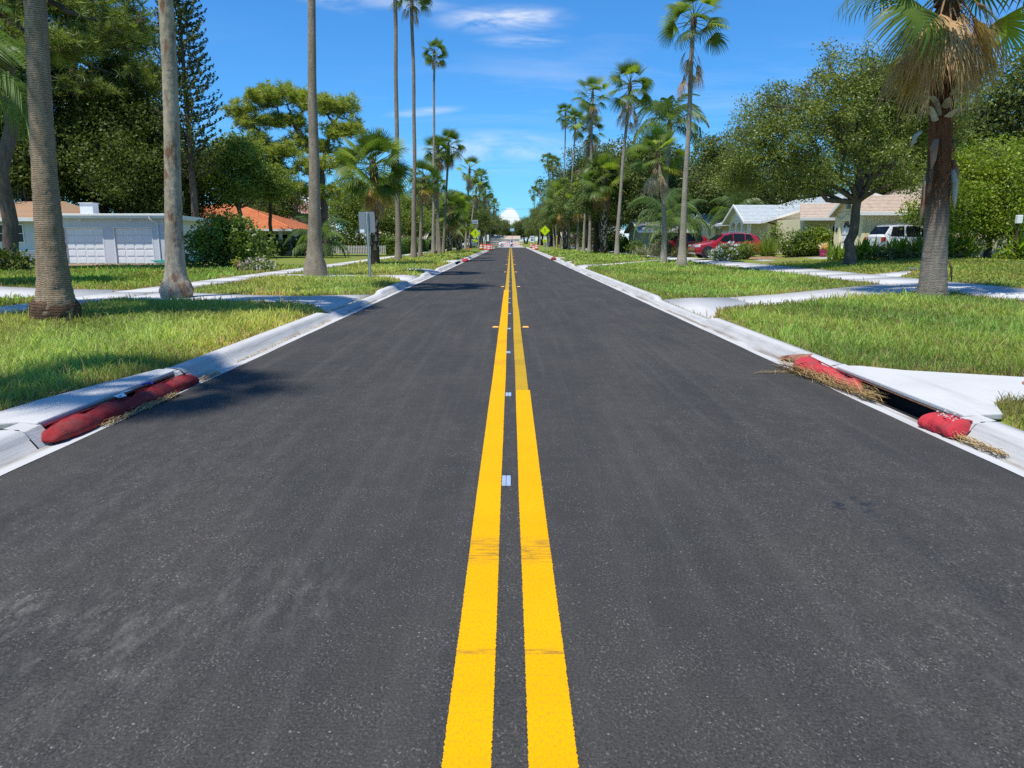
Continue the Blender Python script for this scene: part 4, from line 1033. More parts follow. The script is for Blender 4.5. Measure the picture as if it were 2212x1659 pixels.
palm('palm with dark shaggy collar just behind the tallest palm', -8.40, 86.7, -8.2, 11.4, 0.296, 0.124, 'palm_bark', 1.05, 22, 2, 1, 12, seed=10)
palm('full headed palm with long beige skirt, on the street side of the tallest palm', -8.0, 89.5, -7.2, 12.2, 0.266, 0.124, 'palm_bark', 1.15, 24, 2, 1, 14, .3, seed=11, skirt=.6)
palm('small lower palm head under the collared palm', -7.6, 81.1, -7.9, 7.6, 0.222, 0.105, 'palm_bark', .72, 18, 3, 1, 5, seed=12)
palm('bushy palm on a white cross-hatched boot trunk', -7.9, 96.5, -7.5, 5.3, 0.360, 0.288, 'boot_bark', 1.3, 26, 7, 2, 8, seed=13, boots=('boot_pale', .4, 4.6, 60, .5))
palm('short palm with yellow fringe and a dark booted trunk', -7.9, 112.9, -7.6, 4.4, 0.360, 0.288, 'boot_bark', 1.25, 20, 7, 4, 6, seed=14, boots=('boot_pale', .4, 3.8, 40, .5))
palm('palm wearing a thick tan beard of dead leaves', -8.2, 136.7, -7.3, 14.0, 0.333, 0.155, 'palm_bark_pale', 1.35, 9, 5, 4, 18, .6, seed=15, skirt=1.6)
palm('bearded palm leaning to the road behind the tan bearded one', -8.2, 144.2, -6.5, 11.0, 0.296, 0.155, 'palm_bark_pale', 1.2, 8, 5, 3, 14, .6, seed=16, skirt=1.4)
palm('slim twin palm, left of the pair above the crossing sign', -7.9, 168.0, -6.4, 14.8, 0.296, 0.136, 'palm_bark_pale', 1.3, 22, 3, 1, 12, .4, seed=17, skirt=1.0)
palm('slim twin palm, right of the pair above the crossing sign', -7.5, 182.0, -6.0, 13.0, 0.296, 0.136, 'palm_bark_pale', 1.25, 20, 3, 1, 12, .4, seed=18, skirt=1.0)
palm('distant palm above the left barrels', -7.6, 215.0, -6.1, 12.2, 0.296, 0.155, 'palm_bark_pale', 1.3, 22, 2, 0, 8, seed=19)
palm('farthest small palm of the left row', -7.6, 262.0, -5.6, 13.2, 0.296, 0.155, 'palm_bark_pale', 1.3, 22, 2, 0, 8, seed=20)
for i, (yy, hh) in enumerate(((126, 7.5), (150, 8.5), (160, 6.5), (192, 10.0), (203, 8.0), (236, 10.5))):
    palm(f'far palm trunk of the left row among the trees, {NTH[i]} of six', -8.3 + .5 * math.sin(i * 2.2), yy, -8.0, hh, 0.281, 0.124, 'palm_bark_pale', 1.1, 18, 2, 0, 8, seed=60 + i)
# ------------------------------------------------------------------ street palms, right verge
r1 = palm('big near palm with red fibrous trunk and a broad curtain of dead leaves', 10.83, 19.1, 10.45, 7.75, 0.381, 0.257, 'red_palm_bark', 1.35, 17, 3, 0, 40, .3, seed=31, skirt=.85, elmin=-30, near=True, hang=(-.1, .72), deadel=38)
lb = random.Random(21)
for k in range(13):
    zz = 4.35 + .75 * lb.random(); a = lb.uniform(-2.9, .1); ln = lb.uniform(.16, .34); dr = lb.uniform(.10, .30); W = lb.uniform(.07, .12); rr = .262
    mb = MB(); ca, sa = math.cos(a), math.sin(a); sk = lb.uniform(-.06, .06)
    def at_(o_, u, h_): return (ca * (rr + o_) - sa * u, sa * (rr + o_) + ca * u, zz + h_)
    rows = [(-.01, W, 0), (ln * .35, W * .8, dr * .55), (ln * .75, W * .5, dr * .95), (ln, W * .12, dr * 1.0)]
    vs = [];
    for (o_, w_, h_) in rows: vs += [at_(o_, -w_ + sk * o_ / ln, h_), at_(o_ - .03, sk * o_ / ln, h_ + .01), at_(o_, w_ + sk * o_ / ln, h_), at_(o_ + .01, sk * o_ / ln, h_ - .035)]
    fs = []
    for i in range(3):
        for j in range(4): fs.append((4 * i + j, 4 * i + (j + 1) % 4, 4 * i + 4 + (j + 1) % 4, 4 * i + 4 + j))
    mb.add(vs, fs + [(12, 13, 14, 15)]); o = mb.build('leaf_base', M['boot_pale' if k % 3 else 'boot'], r1); o.location = (-.235, 0, 0)
for k, (dx, dy, z0_, z1_, w_, m_) in enumerate(((-.33, -.25, 3.55, 2.35, .10, 'boot_bark'), (-.40, -.2, 3.3, 1.85, .07, 'spathe'), (.30, -.22, 3.2, 2.25, .08, 'boot_pale'), (.35, -.1, 3.45, 2.7, .08, 'spathe'), (-.30, -.30, 3.9, 3.2, .09, 'spathe'), (.34, -.2, .98, .45, .03, 'boot_bark'), (-.72, -.2, 4.1, 3.75, .06, 'boot_pale'))):
    mb = MB(); cx_ = -.05 * z0_; pts = [(cx_ + dx * .80, dy * .8, z0_), (cx_ + dx * 1.02, dy * 1.0, z0_ - .3 * (z0_ - z1_)), (cx_ + dx * 1.06, dy * 1.1, z1_ + .3 * (z0_ - z1_)), (cx_ + dx * 1.15, dy * 1.1, z1_)]
    mb.tube(pts, [w_ * .6, w_, w_ * .8, w_ * .15], 7, jit=.15); mb.build('dead_sheath', M[m_], r1, smooth=True)
fib = np.random.default_rng(77); n = 420; a = fib.uniform(0, 6.28, n); zz = fib.uniform(2.3, 4.6, n); rr = .30 - .012 * zz
base = np.stack([np.cos(a) * rr - .10, np.sin(a) * rr, zz], 1); V, Q, k = ribbons(base, a + fib.normal(size=n) * .9, fib.uniform(.10, .26, n), fib.uniform(.2, 1.3, n), np.full(n, .012), fib, 1.0, 2)
M['fibre'] = mat('palm_fibre', (.30, .13, .06), .95, attr='tint')
link('trunk_fibre', np_mesh('trunk_fibre', V, Q, M['fibre'], np.repeat(fib.uniform(.4, 1.3, n), k)), r1)['kind'] = 'stuff'
palm('tall grey palm on a knobbly foot with a brown tuft hanging below its head', 9.84, 43.2, 9.95, 13.2, 0.311, 0.118, 'palm_bark_pale', 1.12, 16, 5, 0, 9, seed=32, skirt=1.9, elmin=-30, bulge=.06, hang=(.35, 1.0))
palm('short palm with one yellow leaf and a grey skirt, left of the tall knobbly palm', 9.75, 48.0, 9.15, 6.6, 0.274, 0.124, 'palm_bark_pale', 1.12, 15, 4, 2, 12, .9, seed=33, skirt=.35, elmin=-22, bow=.25)
palm('leaning palm with a shaggy pale beard, left of the short grey skirted palm', 10.48, 74.4, 11.35, 15.9, 0.311, 0.136, 'palm_bark_pale', 1.35, 20, 3, 1, 14, .35, seed=34, skirt=1.7, bow=-.1)
palm('bushy palm on a boot trunk beside the leaning palm', 10.22, 82.1, 9.95, 7.9, 0.378, 0.270, 'boot_bark', 1.6, 26, 8, 1, 12, seed=35, boots=('boot_pale', .4, 6.2, 70, .5), skirt=.5)
palm('bushy palm on a rust brown trunk, left of the boot trunk', 9.95, 87.0, 9.55, 7.6, 0.414, 0.324, 'boot_bark', 1.45, 22, 6, 1, 10, seed=36)
palm('palm with a grey-beige beard high above the bushy pair', 9.6, 91.7, 9.62, 18.3, 0.281, 0.124, 'palm_bark_pale', 1.3, 12, 5, 4, 14, .6, seed=37, skirt=1.6)
palm('bearded palm just behind and lower than the grey-bearded one', 9.2, 95.6, 9.75, 15.0, 0.266, 0.124, 'palm_bark_pale', 1.15, 14, 4, 3, 12, .5, seed=38, skirt=1.5)
palm('thin leaning palm with a small dark head', 9.0, 116.1, 9.75, 19.0, 0.237, 0.099, 'palm_bark_pale', 1.0, 20, 3, 2, 8, seed=39, skirt=1.3, bow=-.1)
palm('low bushy palm with drooping yellow-green leaves behind the thin leaning palm', 9.2, 126.9, 8.75, 8.0, 0.405, 0.324, 'boot_bark', 2.1, 24, 8, 2, 8, seed=40, boots=('boot', .4, 6.0, 50, .6))
palm('tallest far palm on the right, a neat round head', 9.5, 138.2, 9.8, 23.6, 0.237, 0.105, 'palm_bark_pale', 1.15, 22, 3, 0, 6, seed=41)
palm('distant twin palm, right one of two small heads', 9.8, 158.4, 8.5, 17.2, 0.252, 0.112, 'palm_bark_pale', 1.05, 20, 4, 3, 5, seed=42)
palm('distant twin palm, left one of two small heads', 9.8, 168.6, 8.1, 18.8, 0.237, 0.105, 'palm_bark_pale', .95, 20, 2, 0, 5, seed=43)
palm('small far palm over the right oaks', 8.6, 221.0, 8.5, 17.0, 0.252, 0.124, 'palm_bark_pale', 1.25, 20, 2, 0, 6, seed=44)
palm('farthest small palm of the right row', 8.6, 268.0, 8.2, 18.2, 0.252, 0.124, 'palm_bark_pale', 1.3, 20, 2, 0, 6, seed=45)
for i, (yy, hh) in enumerate(((104, 6.5), (134, 7.5), (148, 8.5), (176, 8.5), (190, 12), (205, 9))):
    palm(f'far palm trunk of the right row among the oaks, {NTH[i]} of six', 9.3 + .5 * math.sin(i * 1.9), yy, 9.2, hh, 0.281, 0.136, 'palm_bark_pale', 1.15, 18, 3, 1, 8, seed=80 + i)
# feather palms in the yards
palm('drooping feather palm behind the tall knobbly palm', 16.2, 80.0, 16.4, 13.2, .24, .2, 'palm_bark_pale', 1.9, 17, seed=51, feather=True, name='feather_palm', group='feather palms in the yards')
palm('feather palm leaning in from the far left edge by the brick house drive', -18.6, 25.0, -18.3, 6.4, .24, .2, 'palm_bark', 1.6, 18, seed=52, feather=True, name='feather_palm', group='feather palms in the yards')
for i, (x, y, h, s, lab) in enumerate(((12.4, 62, 3.0, 1.35, 'low feather palm arching over the silver grass'), (14.6, 66, 2.2, 1.3, 'clumping feather palm left of the second red car'), (20.5, 70, 3.2, 1.3, 'young feather palm at the white house porch'), (-16.3, 64, 1.2, 1.3, 'clumping feather palm at the foot of the broad crowned pine'), (-9.8, 108, 2.4, 1.4, 'pale green feather palm behind the clipped hedge'))):
    palm(lab, x, y, x + .2, h + gz(x), .16, .12, 'palm_bark', s, 13, seed=90 + i, feather=True, name='feather_palm', group='feather palms in the yards')

# ------------------------------------------------------------------ trees
def TM(*a, **k): return tree_meshes(*a, **k)
# near oak on the right (base at 17, 38)
oak = TM([(-5.0, -.5, 5.6, 2.4, 2.2, 1.9), (-3.8, .2, 7.4, 2.1, 2.2, 1.4), (-1.4, -1.4, 8.3, 2.0, 2.2, 1.4), (.6, .2, 8.6, 1.9, 2.0, 1.2), (2.4, -.8, 8.0, 2.1, 2.2, 1.7), (1.0, 0.2, 6.5, 2.5, 2.2, 1.5), (4.2, .2, 7.6, 1.7, 1.8, 1.4),
          (-2.1, -1.6, 6.4, 2.2, 2.0, 1.5), (-5.6, .3, 4.0, 1.5, 1.4, 1.0), (-3.4, -.8, 3.6, 1.0, 1.0, .6), (-2.5, -1.5, 4.3, 1.6, 1.5, .8), (3.6, .8, 6.6, 1.9, 2.1, 1.7), (.2, -2.2, 4.9, 1.3, 1.2, .8), (1.5, -1.8, 3.9, .7, .8, .6), (-1.9, .0, 9.7, .45, .5, .8)],
         820, 104, .064, 'oak_leaf', 'tree_bark', .27, 3.2, 101, cl=.31, shell=.5, tone=.26)
tree('large oak with a forked dark trunk on the lawn by the yellow garage', 'oak_tree', 16.3, 36.0, oak, .97)
bl = TM([(0, 0, 3.2, 2.6, 2.6, 1.9), (-2.6, -.6, 2.6, 1.9, 2, 1.5), (2.2, .4, 3.0, 2.2, 2, 1.8), (.2, .4, 5.0, 2.0, 2.2, 1.2), (-1.6, .5, 4.4, 1.6, 1.6, 1.3), (2.6, .5, 4.9, 1.4, 1.5, 1.2), (0.5, -1.0, 1.7, 2.4, 1.6, 1.0)], 520, 70, .085, 'bright_leaf', 'twig', .16, 1.2, 102, cl=.42, shell=.42, tone=.2)
tree('bright yellow-green leafy tree behind the strap leaved plants', 'leafy_tree', 25.4, 40.0, bl, 1.0)
# shared oak crowns for the middle and far distance
oakA = TM([(-3.5, 0, 6.2, 3.2, 3.2, 2.6), (0, 1.2, 8.2, 3.4, 3.2, 2.5), (3.4, -.6, 6.6, 3.2, 3.2, 2.6), (.4, -2.4, 5.6, 3.0, 2.6, 2.1), (-2.4, -2, 4.0, 2.2, 2, 1.3), (3.2, -2.2, 4.1, 2.0, 2, 1.2), (-5.2, -.8, 4.2, 1.7, 1.8, 1.3)], 560, 66, .125, 'oak_leaf_far', 'tree_bark', .42, 2.6, 103, cl=.55, stems=[((0, 0, 0), (-.9, 0, 3.0)), ((.5, .1, 0), (1.3, 0, 2.9))])
oakB = TM([(0, 0, 8.4, 2.6, 2.6, 2.4), (-2.4, .3, 6.2, 2.6, 2.6, 2.2), (2.5, -.3, 6.6, 2.6, 2.6, 2.2), (.2, -2.1, 5.0, 2.8, 2, 1.8), (-1.2, 1, 9.6, 1.5, 1.5, 1.3), (2.0, -.6, 3.8, 1.8, 1.7, 1.0)], 500, 64, .125, 'oak_leaf_far', 'tree_bark', .34, 3.2, 104, cl=.5)
darkA = TM([(0, 0, 9, 3.4, 3.4, 2.6), (-3.2, 0, 6.6, 3, 3, 2.6), (3.0, -.5, 6.8, 3, 3, 2.6), (0, -2.4, 5.2, 3.2, 2.4, 2.2), (1.0, .5, 11.6, 2.0, 2, 1.5), (-2.2, -1.6, 4.0, 2.0, 2, 1.5)], 600, 60, .125, 'dark_leaf', 'tree_bark', .36, 3.2, 105, cl=.55)
midB = TM([(0, 0, 8.4, 2.6, 2.4, 1.8), (-2.0, -.4, 7.0, 2.0, 2, 1.5), (2.2, -.2, 6.8, 2.2, 2, 1.4), (.2, -1.2, 6.0, 2.2, 1.6, 1.1), (.6, .4, 9.6, 1.5, 1.4, .9), (3.6, 0, 5.7, 1.3, 1.2, .8)], 520, 56, .12, 'mid_leaf', 'tree_bark', .24, 4.4, 116, cl=.42)
midA = TM([(0, 0, 5.6, 2.5, 2.5, 1.9), (-1.9, -.4, 4.4, 2.0, 2, 1.6), (2.0, -.2, 4.5, 2.0, 2, 1.6), (.2, -1.2, 3.3, 2.2, 1.6, 1.3), (.6, .4, 7.0, 1.3, 1.3, 1.0)], 420, 56, .115, 'mid_leaf', 'tree_bark', .22, 2.0, 106, cl=.42)
for lab, x, y, m_, s, rz in (
    ('wide live oak with a forked trunk behind the short grey skirted palm', 15.0, 86, oakA, 1.20, .3), ('round oak crown between the tall knobbly palm and the near oak', 21.0, 76, oakB, 1.0, 1.0),
    ('dark oak rising behind the leaning bearded palm', 18.5, 98, oakB, 1.25, 2.0), ('oak overhanging the right verge past the bushy palms', 12.5, 112, oakA, 1.05, 2.6),
    ('oak in the right row near the stop sign', 14.5, 132, oakA, 1.1, 4.0), ('oak behind the yellow crossing sign on the right', 11.5, 150, oakB, 1.05, .5), ('tall oak above the white sign on the right', 12.5, 172, oakA, 1.2, 5.2),
    ('big oak rising above the low bushy palm on the right', 15.0, 146, oakB, 1.75, 3.3),
    ('oak behind the gable of the white roofed house', 24, 84, oakB, 1.0, 4.4), ('oak behind the yellow house roof', 33, 66, oakA, 1.25, .9), ('oak at the far right behind the bright tree', 38, 58, oakB, 1.35, 2.7), ('oak filling the gap left of the yellow house', 27.5, 75, oakA, .95, 3.5), ('dark oak looming over the right roof corner', 31.5, 60, darkA, .85, .4)):
    tree(lab, 'oak_tree', x, y, m_, s, rz, group='oaks behind the right verge')
NTH = ['nearest', 'second', 'third', 'fourth', 'fifth', 'sixth', 'seventh', 'eighth', 'ninth', 'tenth']
for k, (x, y, m_, s) in enumerate(((18, 190, oakB, 1.4), (10.5, 196, oakA, 1.0), (11, 222, oakB, 1.15), (15, 240, oakA, 1.4), (10, 250, oakA, 1.05), (10.5, 285, oakB, 1.2), (17, 320, oakA, 1.5), (7, 330, oakA, 1.1))):
    tree(f'far street oak, {NTH[k]} listed by distance on the right of the road end', 'oak_tree', x, y, m_, s, k * 1.3, group='far oaks right')
for k, (x, y, m_, s) in enumerate(((-11, 180, oakA, 1.0), (-15, 200, oakB, 1.3), (-10.5, 206, oakB, 1.1), (-10, 232, oakA, 1.0), (-17, 250, oakA, 1.5), (-10, 262, oakB, 1.2), (-9, 300, oakA, 1.2), (-7, 338, oakA, 1.1), (-2, 345, oakB, 1.0), (3, 352, oakA, .95))):
    tree(f'far street oak, {NTH[k]} listed by distance on the left of the road end', 'oak_tree', x, y, m_, s, k * 1.7 + .4, group='far oaks left')
for lab, x, y, m_, s, rz in (
    ('rounded green tree behind the big dark bush', -23.0, 64, midB, .98, .4), ('low green tree over the picket fence', -15.5, 92, midA, .95, 1.4), ('green tree showing left of the squat palm over the fence', -20.8, 98, midA, 1.15, .9), ('leafy tree between the bare trunks past the fence', -13.5, 100, midA, .9, 2.2), ('small tree behind the clipped hedge', -15.0, 110, midA, 1.0, 3.0),
    ('tree with a dark rounded crown above the booted palms', -13.0, 124, oakB, 1.05, 1.1), ('leafy tree right of the bearded palm', -12.5, 146, oakA, .95, .7), ('green tree behind the twin slim palms', -12, 165, oakB, 1.0, 2.4),
    ('dark tree beyond the orange roof', -31, 96, darkA, 1.0, .2), ('tree filling behind the broad crowned pine', -21, 128, midA, 1.6, 5.0)):
    tree(lab, 'leafy_tree', x, y, m_, s, rz, group='trees behind the left verge')
big = []
for lab, x, y, s, rz in (('dark tree behind the left wing of the garage house', -38, 56, 1.15, .3), ('dark tree right behind the chimney', -30.0, 60, 1.05, 1.9), ('dark tree left of the column pine', -29.6, 64, 1.0, 3.6), ('tall dark tree deep behind the garage house', -37, 72, 1.5, 5.0), ('dark leafy tree at the far left edge', -45, 62, 1.5, 2.2), ('dark leafy tree above the garage roof', -33.5, 66, 1.2, 4.1)):
    t = tree(lab, 'dark_tree', x, y, darkA, s, rz, group='dark trees behind the garage house'); big.append(t)
rm = np.random.default_rng(9)
for t, sc_ in zip(big, (1.15, 1.05, 1.0, 1.5, 1.5, 1.2)):
    pts = [(rm.uniform(-4, 4) * sc_, rm.uniform(-4, 1) * sc_, rm.uniform(4, 8.5) * sc_) for _ in range(14)]
    moss(t, pts, int(sc_ * 100))
# broad crowned pine above the orange roof (base -17.5, 71)
pb = [(-6.9, 0, 13.2, 1.9, 1.8, .9), (-4.9, -.6, 14.2, 1.9, 1.8, .9), (-3.0, 0, 14.5, 1.8, 1.8, .9), (-1.0, .5, 14.0, 1.7, 1.6, .9), (.6, -.5, 13.4, 1.6, 1.6, .9), (2.2, .2, 13.5, 1.4, 1.4, 1.0), (3.2, 0, 11.6, 1.2, 1.4, .9), (1.6, -.8, 11.2, 1.6, 1.4, .8), (-5.6, -.8, 10.4, 1.7, 1.5, .9), (-3.4, -1, 9.4, 2.1, 1.6, .9), (-6.8, 0, 8.6, 1.4, 1.4, .8), (-.6, -1, 8.2, 1.7, 1.5, .9), (1.8, -.8, 8.6, 1.5, 1.4, .8), (3.4, -.5, 9.2, 1.2, 1.2, .8), (-4.6, -.8, 6.6, 1.8, 1.5, .9), (-1.8, -1, 6.0, 1.6, 1.4, .8), (.8, -.8, 5.8, 1.4, 1.2, .8), (-6.4, -.5, 12.0, 1.3, 1.4, .7), (-4.6, -.3, 12.3, 1.7, 1.5, .8), (-2.8, .3, 12.2, 1.5, 1.4, .7), (-2.0, .6, 10.6, 1.5, 1.4, .8), (-4.2, .4, 8.0, 1.6, 1.4, .9), (0.2, .4, 10.0, 1.3, 1.3, .7), (-6.0, .3, 7.2, 1.3, 1.2, .7)]
pineA = pine_meshes(pb, 900, 4, 'pine_needle', 111, [((0, 0, -.2), (-.1, 0, 8.0), .42), ((-.1, 0, 7.4), (-2.6, .2, 12.4), .28), ((-.1, 0, 7.6), (1.2, -.1, 12.2), .24), ((-5.9, 2.5, 0), (-5.5, 2, 10.5), .2)], .42, .50, .022, k=22)
pt = tree('broad flat-crowned pine over the orange tiled roof', 'pine_tree', -17.4, 71.0, pineA)
moss(pt, [(rm.uniform(-6, 2), rm.uniform(-2, .5), rm.uniform(4.6, 8.0)) for _ in range(26)], 33, (.5, 1.3), 6)
# tall open pines at the left edge
pb2 = [(0, 0, 17, 2.6, 2.4, 1.2), (-3.2, -.6, 15.4, 2.4, 2.2, 1.1), (3.2, -.8, 15.2, 2.6, 2.2, 1.1), (5.6, -1.0, 13.6, 2.0, 1.8, 1.0), (-1.0, -2.0, 13.2, 2.4, 1.8, 1.1), (2.4, -2, 12.4, 2.2, 1.8, 1.0), (-4.6, -1, 12.4, 2.0, 1.8, 1.0), (7.2, -1, 11.4, 1.6, 1.6, .9), (4.6, -1.6, 10.4, 1.9, 1.6, .9), (.6, -2.0, 10.2, 1.8, 1.6, .9), (-2.6, -1.6, 9.8, 1.8, 1.6, .9), (1, 0, 19.6, 2.4, 2.2, 1.2), (-3, 0, 18.6, 2, 2, 1), (4.2, 0, 18, 2, 2, 1.1)]
pineB = pine_meshes(pb2, 700, 4, 'pine_needle_dark', 112, [((0, 0, -.2), (1.6, 0, 17.0), .36), ((.2, 0, 9.5), (4.2, -.6, 14.0), .2)], .42, .50, .022, k=22)
for lab, x, y, s, rz in (('dark pine trunk rising at the left edge before the house wing', -25.1, 37.6, 1.0, 0.0), ('tall pine with needles above the chimney', -36.5, 57.0, 1.2, .5), ('tall pine with bare limbs left of the column pine', -34.0, 64, 1.15, 2.9), ('pine towering at the far left edge', -42, 58, 1.25, 1.2)):
    tree(lab, 'pine_tree', x, y, pineB, s, rz, group='tall pines at the left')
# column pine with upswept tufted branches
def column_pine(x, y, H, seed):
    r = np.random.default_rng(seed); mb = MB(); mb.tube([(0, 0, -.2), (.05, 0, H * .4), (0, 0, H)], [.32, .2, .05], 10); P = []; A = []
    z = 6.2
    while z < H - .3:
        f = (z - 6.2) / (H - 6.2); L = 2.55 * (1 - .62 * f ** 1.4) * min(1, .72 + f * 2)
        for k in range(8):
            a = k * 2 * math.pi / 8 + r.uniform(-.35, .35) + z; ll = L * r.uniform(.78, 1.1); d = Vector((math.cos(a), math.sin(a), 0))
            pts = [Vector((0, 0, z)) + d * (ll * q) + Vector((0, 0, ll * (-.05 * q + .42 * q * q))) for q in (0, .35, .7, 1)]
            mb.tube(pts, [.035, .028, .02, .012], 4, cap=False)
            for q in np.linspace(.28, 1.0, 6):
                c = Vector((0, 0, z)) + d * (ll * q) + Vector((0, 0, ll * (-.05 * q + .42 * q * q))); side = Vector((-d.y, d.x, 0)) * r.uniform(-.28, .28) * (1.15 - q * .6)
                P.append(c + side); A.append((d * .55 + Vector((0, 0, 1.0)) + side * .8).normalized())
        z += r.uniform(.42, .58)
    P = np.array(P); A = np.array(A); k = 12; m = len(P)
    # each tuft: a short rope of overlapping scale leaves
    o = np.repeat(P, k, 0) + np.repeat(A, k, 0) * r.uniform(0, .34, (m * k, 1)) + r.normal(size=(m * k, 3)) * .035
    nrm = np.repeat(A, k, 0) * .4 + unit(m * k, r); tint = np.repeat(r.normal(1, .2, m), k) * r.uniform(.7, 1.3, m * k)
    v, q, tt = leaf_cloud(o, .105, .55, .35, tint, r, nrm)
    t = thing('column_pine', 'narrow column pine with upswept rope-like branchlets behind the garage', 'tree', (x, y, .1))
    mb.build('trunk', M['pine_bark'], t); link('crown', np_mesh('crown', v, q, M['column_pine_needle'], tt), t)
    return t
column_pine(-24.3, 58.5, 22.5, 7)

# ------------------------------------------------------------------ shrubs and garden plants
bush('big glossy dark green bush at the corner of the white garage', 'bush', -15.9, 42.5, [(0, 0, 1.3, 2.0, 1.7, 1.35), (-1.3, -.2, 1.1, 1.3, 1.4, 1.2), (1.4, -.1, 1.0, 1.2, 1.3, 1.1), (.3, 0, 2.1, 1.3, 1.2, .8), (-.6, .1, 2.2, .9, .9, .7)], 9000, .105, 'shrub_leaf', 1)
bush('low lantana bush with pink flowers in front of the big dark bush', 'flowering_bush', -12.2, 36.0, [(0, 0, .28, .75, .6, .38), (.35, 0, .22, .6, .5, .3)], 1700, .05, 'shrub_leaf', 2, 'flower bush', flowers=(130, (.80, .42, .68), .042))
bush('orange tuft of leaves beside the lantana', 'garden_plant', -13.2, 36.3, [(0, 0, .35, .16, .16, .3)], 90, .07, 'bright_leaf', 3, 'plant', flowers=(16, (.85, .22, .08), .05))
bush('orange flowers at the foot of the broad crowned pine', 'garden_plant', -18.2, 69, [(0, 0, .4, .5, .4, .4)], 200, .08, 'shrub_leaf', 4, 'plant', flowers=(30, (.9, .25, .12), .07))
bush('dark bird-of-paradise clump at the foot of the left edge pine', 'bush', -24.2, 36.6, [(0, 0, .45, 1.2, .7, .5), (-1.2, 0, .6, .9, .7, .6)], 700, .14, 'dark_leaf', 5)
bush('dark hedge bush under the porch of the orange roofed house', 'bush', -20.2, 73.6, [(0, 0, 1.0, 1.6, 1.2, 1.1), (1.8, .2, 1.3, 1.3, 1.2, 1.3)], 3000, .13, 'dark_leaf', 6)
bush('round leafy shrub beside the porch column', 'bush', -22.1, 72.6, [(0, 0, .8, .8, .7, .8)], 900, .12, 'shrub_leaf', 7)
bush('dark shrub mass behind the left end of the picket fence', 'bush', -18.9, 86.5, [(0, 0, 1.3, 2.2, 1.4, 1.5), (2.6, .5, 1.2, 1.8, 1.2, 1.3)], 3600, .15, 'dark_leaf', 8)
bush('leafy shrub row right behind the picket fence', 'bush', -14.0, 87, [(0, 0, 1.0, 2.0, 1.0, 1.1), (1.8, 0, .9, 1.5, 1.0, .95)], 2800, .14, 'shrub_leaf', 9)
bush('plumbago bush covered in pale blue flowers before the red car', 'flowering_bush', 14.3, 49.6, [(0, 0, .55, .95, .8, .6), (-.6, 0, .38, .6, .6, .42), (.8, .1, .55, .6, .7, .55)], 3000, .065, 'shrub_leaf', 10, 'flower bush', flowers=(240, (.62, .68, .86), .05))
bush('loose weedy shrub at the right end of the plumbago', 'bush', 15.3, 49.0, [(0, 0, .55, .7, .6, .6)], 1200, .07, 'mid_leaf', 11)
strap_plant('tall feathery bamboo-like clump on a mulch ring by the red car', 'bamboo_clump', 16.5, 48.2, 420, (.9, 1.9), .016, 'mid_leaf', 12, (.85, 1.5), .5, 'bamboo', spread=.22)
for i, (dx, z_) in enumerate(((0, 1.3),)): bush('airy green top of the shrub behind the bamboo clump', 'bush', 17.2, 49.6, [(0, 0, 1.2, .7, .6, .7), (.3, 0, 1.7, .4, .4, .5)], 900, .075, 'mid_leaf', 13)
bush('dense green hedge bush left of the yellow entrance', 'bush', 18.2, 48.6, [(0, 0, .8, 1.0, .9, .9), (.9, 0, .9, .8, .8, .8)], 3200, .085, 'shrub_leaf', 14)
bush('bright glossy bush under the entrance window', 'bush', 19.6, 48.9, [(0, 0, .85, .9, .8, .9), (.7, .1, 1.0, .6, .6, .8)], 2800, .095, 'bright_leaf', 15)
ring_ = MB().tube([(16.5, 48.2, gz(16.5) - .05), (16.5, 48.2, gz(16.5) + .06), (16.5, 48.2, gz(16.5) + .14)], [1.2, 1.05, .5], 22); prop(ring_.build('mulch', M['mulch']), 'brown mulch ring around the bamboo clump', 'mulch', kind='stuff')
g = 'strap leaved plants along the yellow house'
for i, (x, y, n, L, lab) in enumerate(((18.75, 39.6, 34, (.8, 1.35), 'strap leaved plant just right of the oak trunk'), (17.7, 40.4, 26, (.7, 1.1), 'spiky strap leaved plant just left of the oak trunk'), (20.3, 39.3, 36, (.8, 1.3), 'low strap leaved plant in front of the white car wheel'), (21.4, 39.2, 40, (.9, 1.5), 'strap leaved plant at the middle of the white car'), (22.6, 39.2, 46, (1.0, 1.65), 'tall strap leaved plant hiding the white car bonnet'), (23.6, 39.3, 40, (.9, 1.5), 'strap leaved plant touching the red palm trunk'), (25.6, 37.6, 44, (1.0, 1.7), 'wide strap leaved plant right of the red palm trunk'), (26.9, 37.6, 44, (1.0, 1.7), 'strap leaved plant under the white utility box'), (28.2, 37.4, 44, (1.0, 1.8), 'strap leaved plant with long arching light leaves near the right edge'), (29.5, 37.2, 40, (1.0, 1.7), 'strap leaved plant at the right picture edge'))):
    strap_plant(lab, 'strap_plant', x, y, int(n * 2.4), (L[0] * 1.2, L[1] * 1.2), .07, 'strap_leaf', 200 + i, (.75, 1.5), .8, 'plant', g, .22)
bush('dry yellowing undergrowth below the strap leaved plants', 'undergrowth', 21.0, 38.8, [(0, 0, .22, 2.6, .3, .25)], 1300, .10, 'tan_grass', 16, 'plant', stems=False)
bush('leafy ground plants at the foot of the bright tree', 'undergrowth', 27, 36.9, [(0, 0, .25, 3.0, .4, .28)], 1500, .10, 'bright_leaf', 17, 'plant', stems=False)
strap_plant('pale silver grass clump behind the two right trunks', 'ornamental_grass', 13.1, 66, 330, (.9, 2.0), .028, 'silver_grass', 30, (.6, 1.5), .9, spread=.4)
strap_plant('silvery spiky clump left of the silver grass', 'ornamental_grass', 12.6, 71, 240, (.7, 1.4), .032, 'silver_grass', 31, (.3, 1.3), .6, spread=.4)
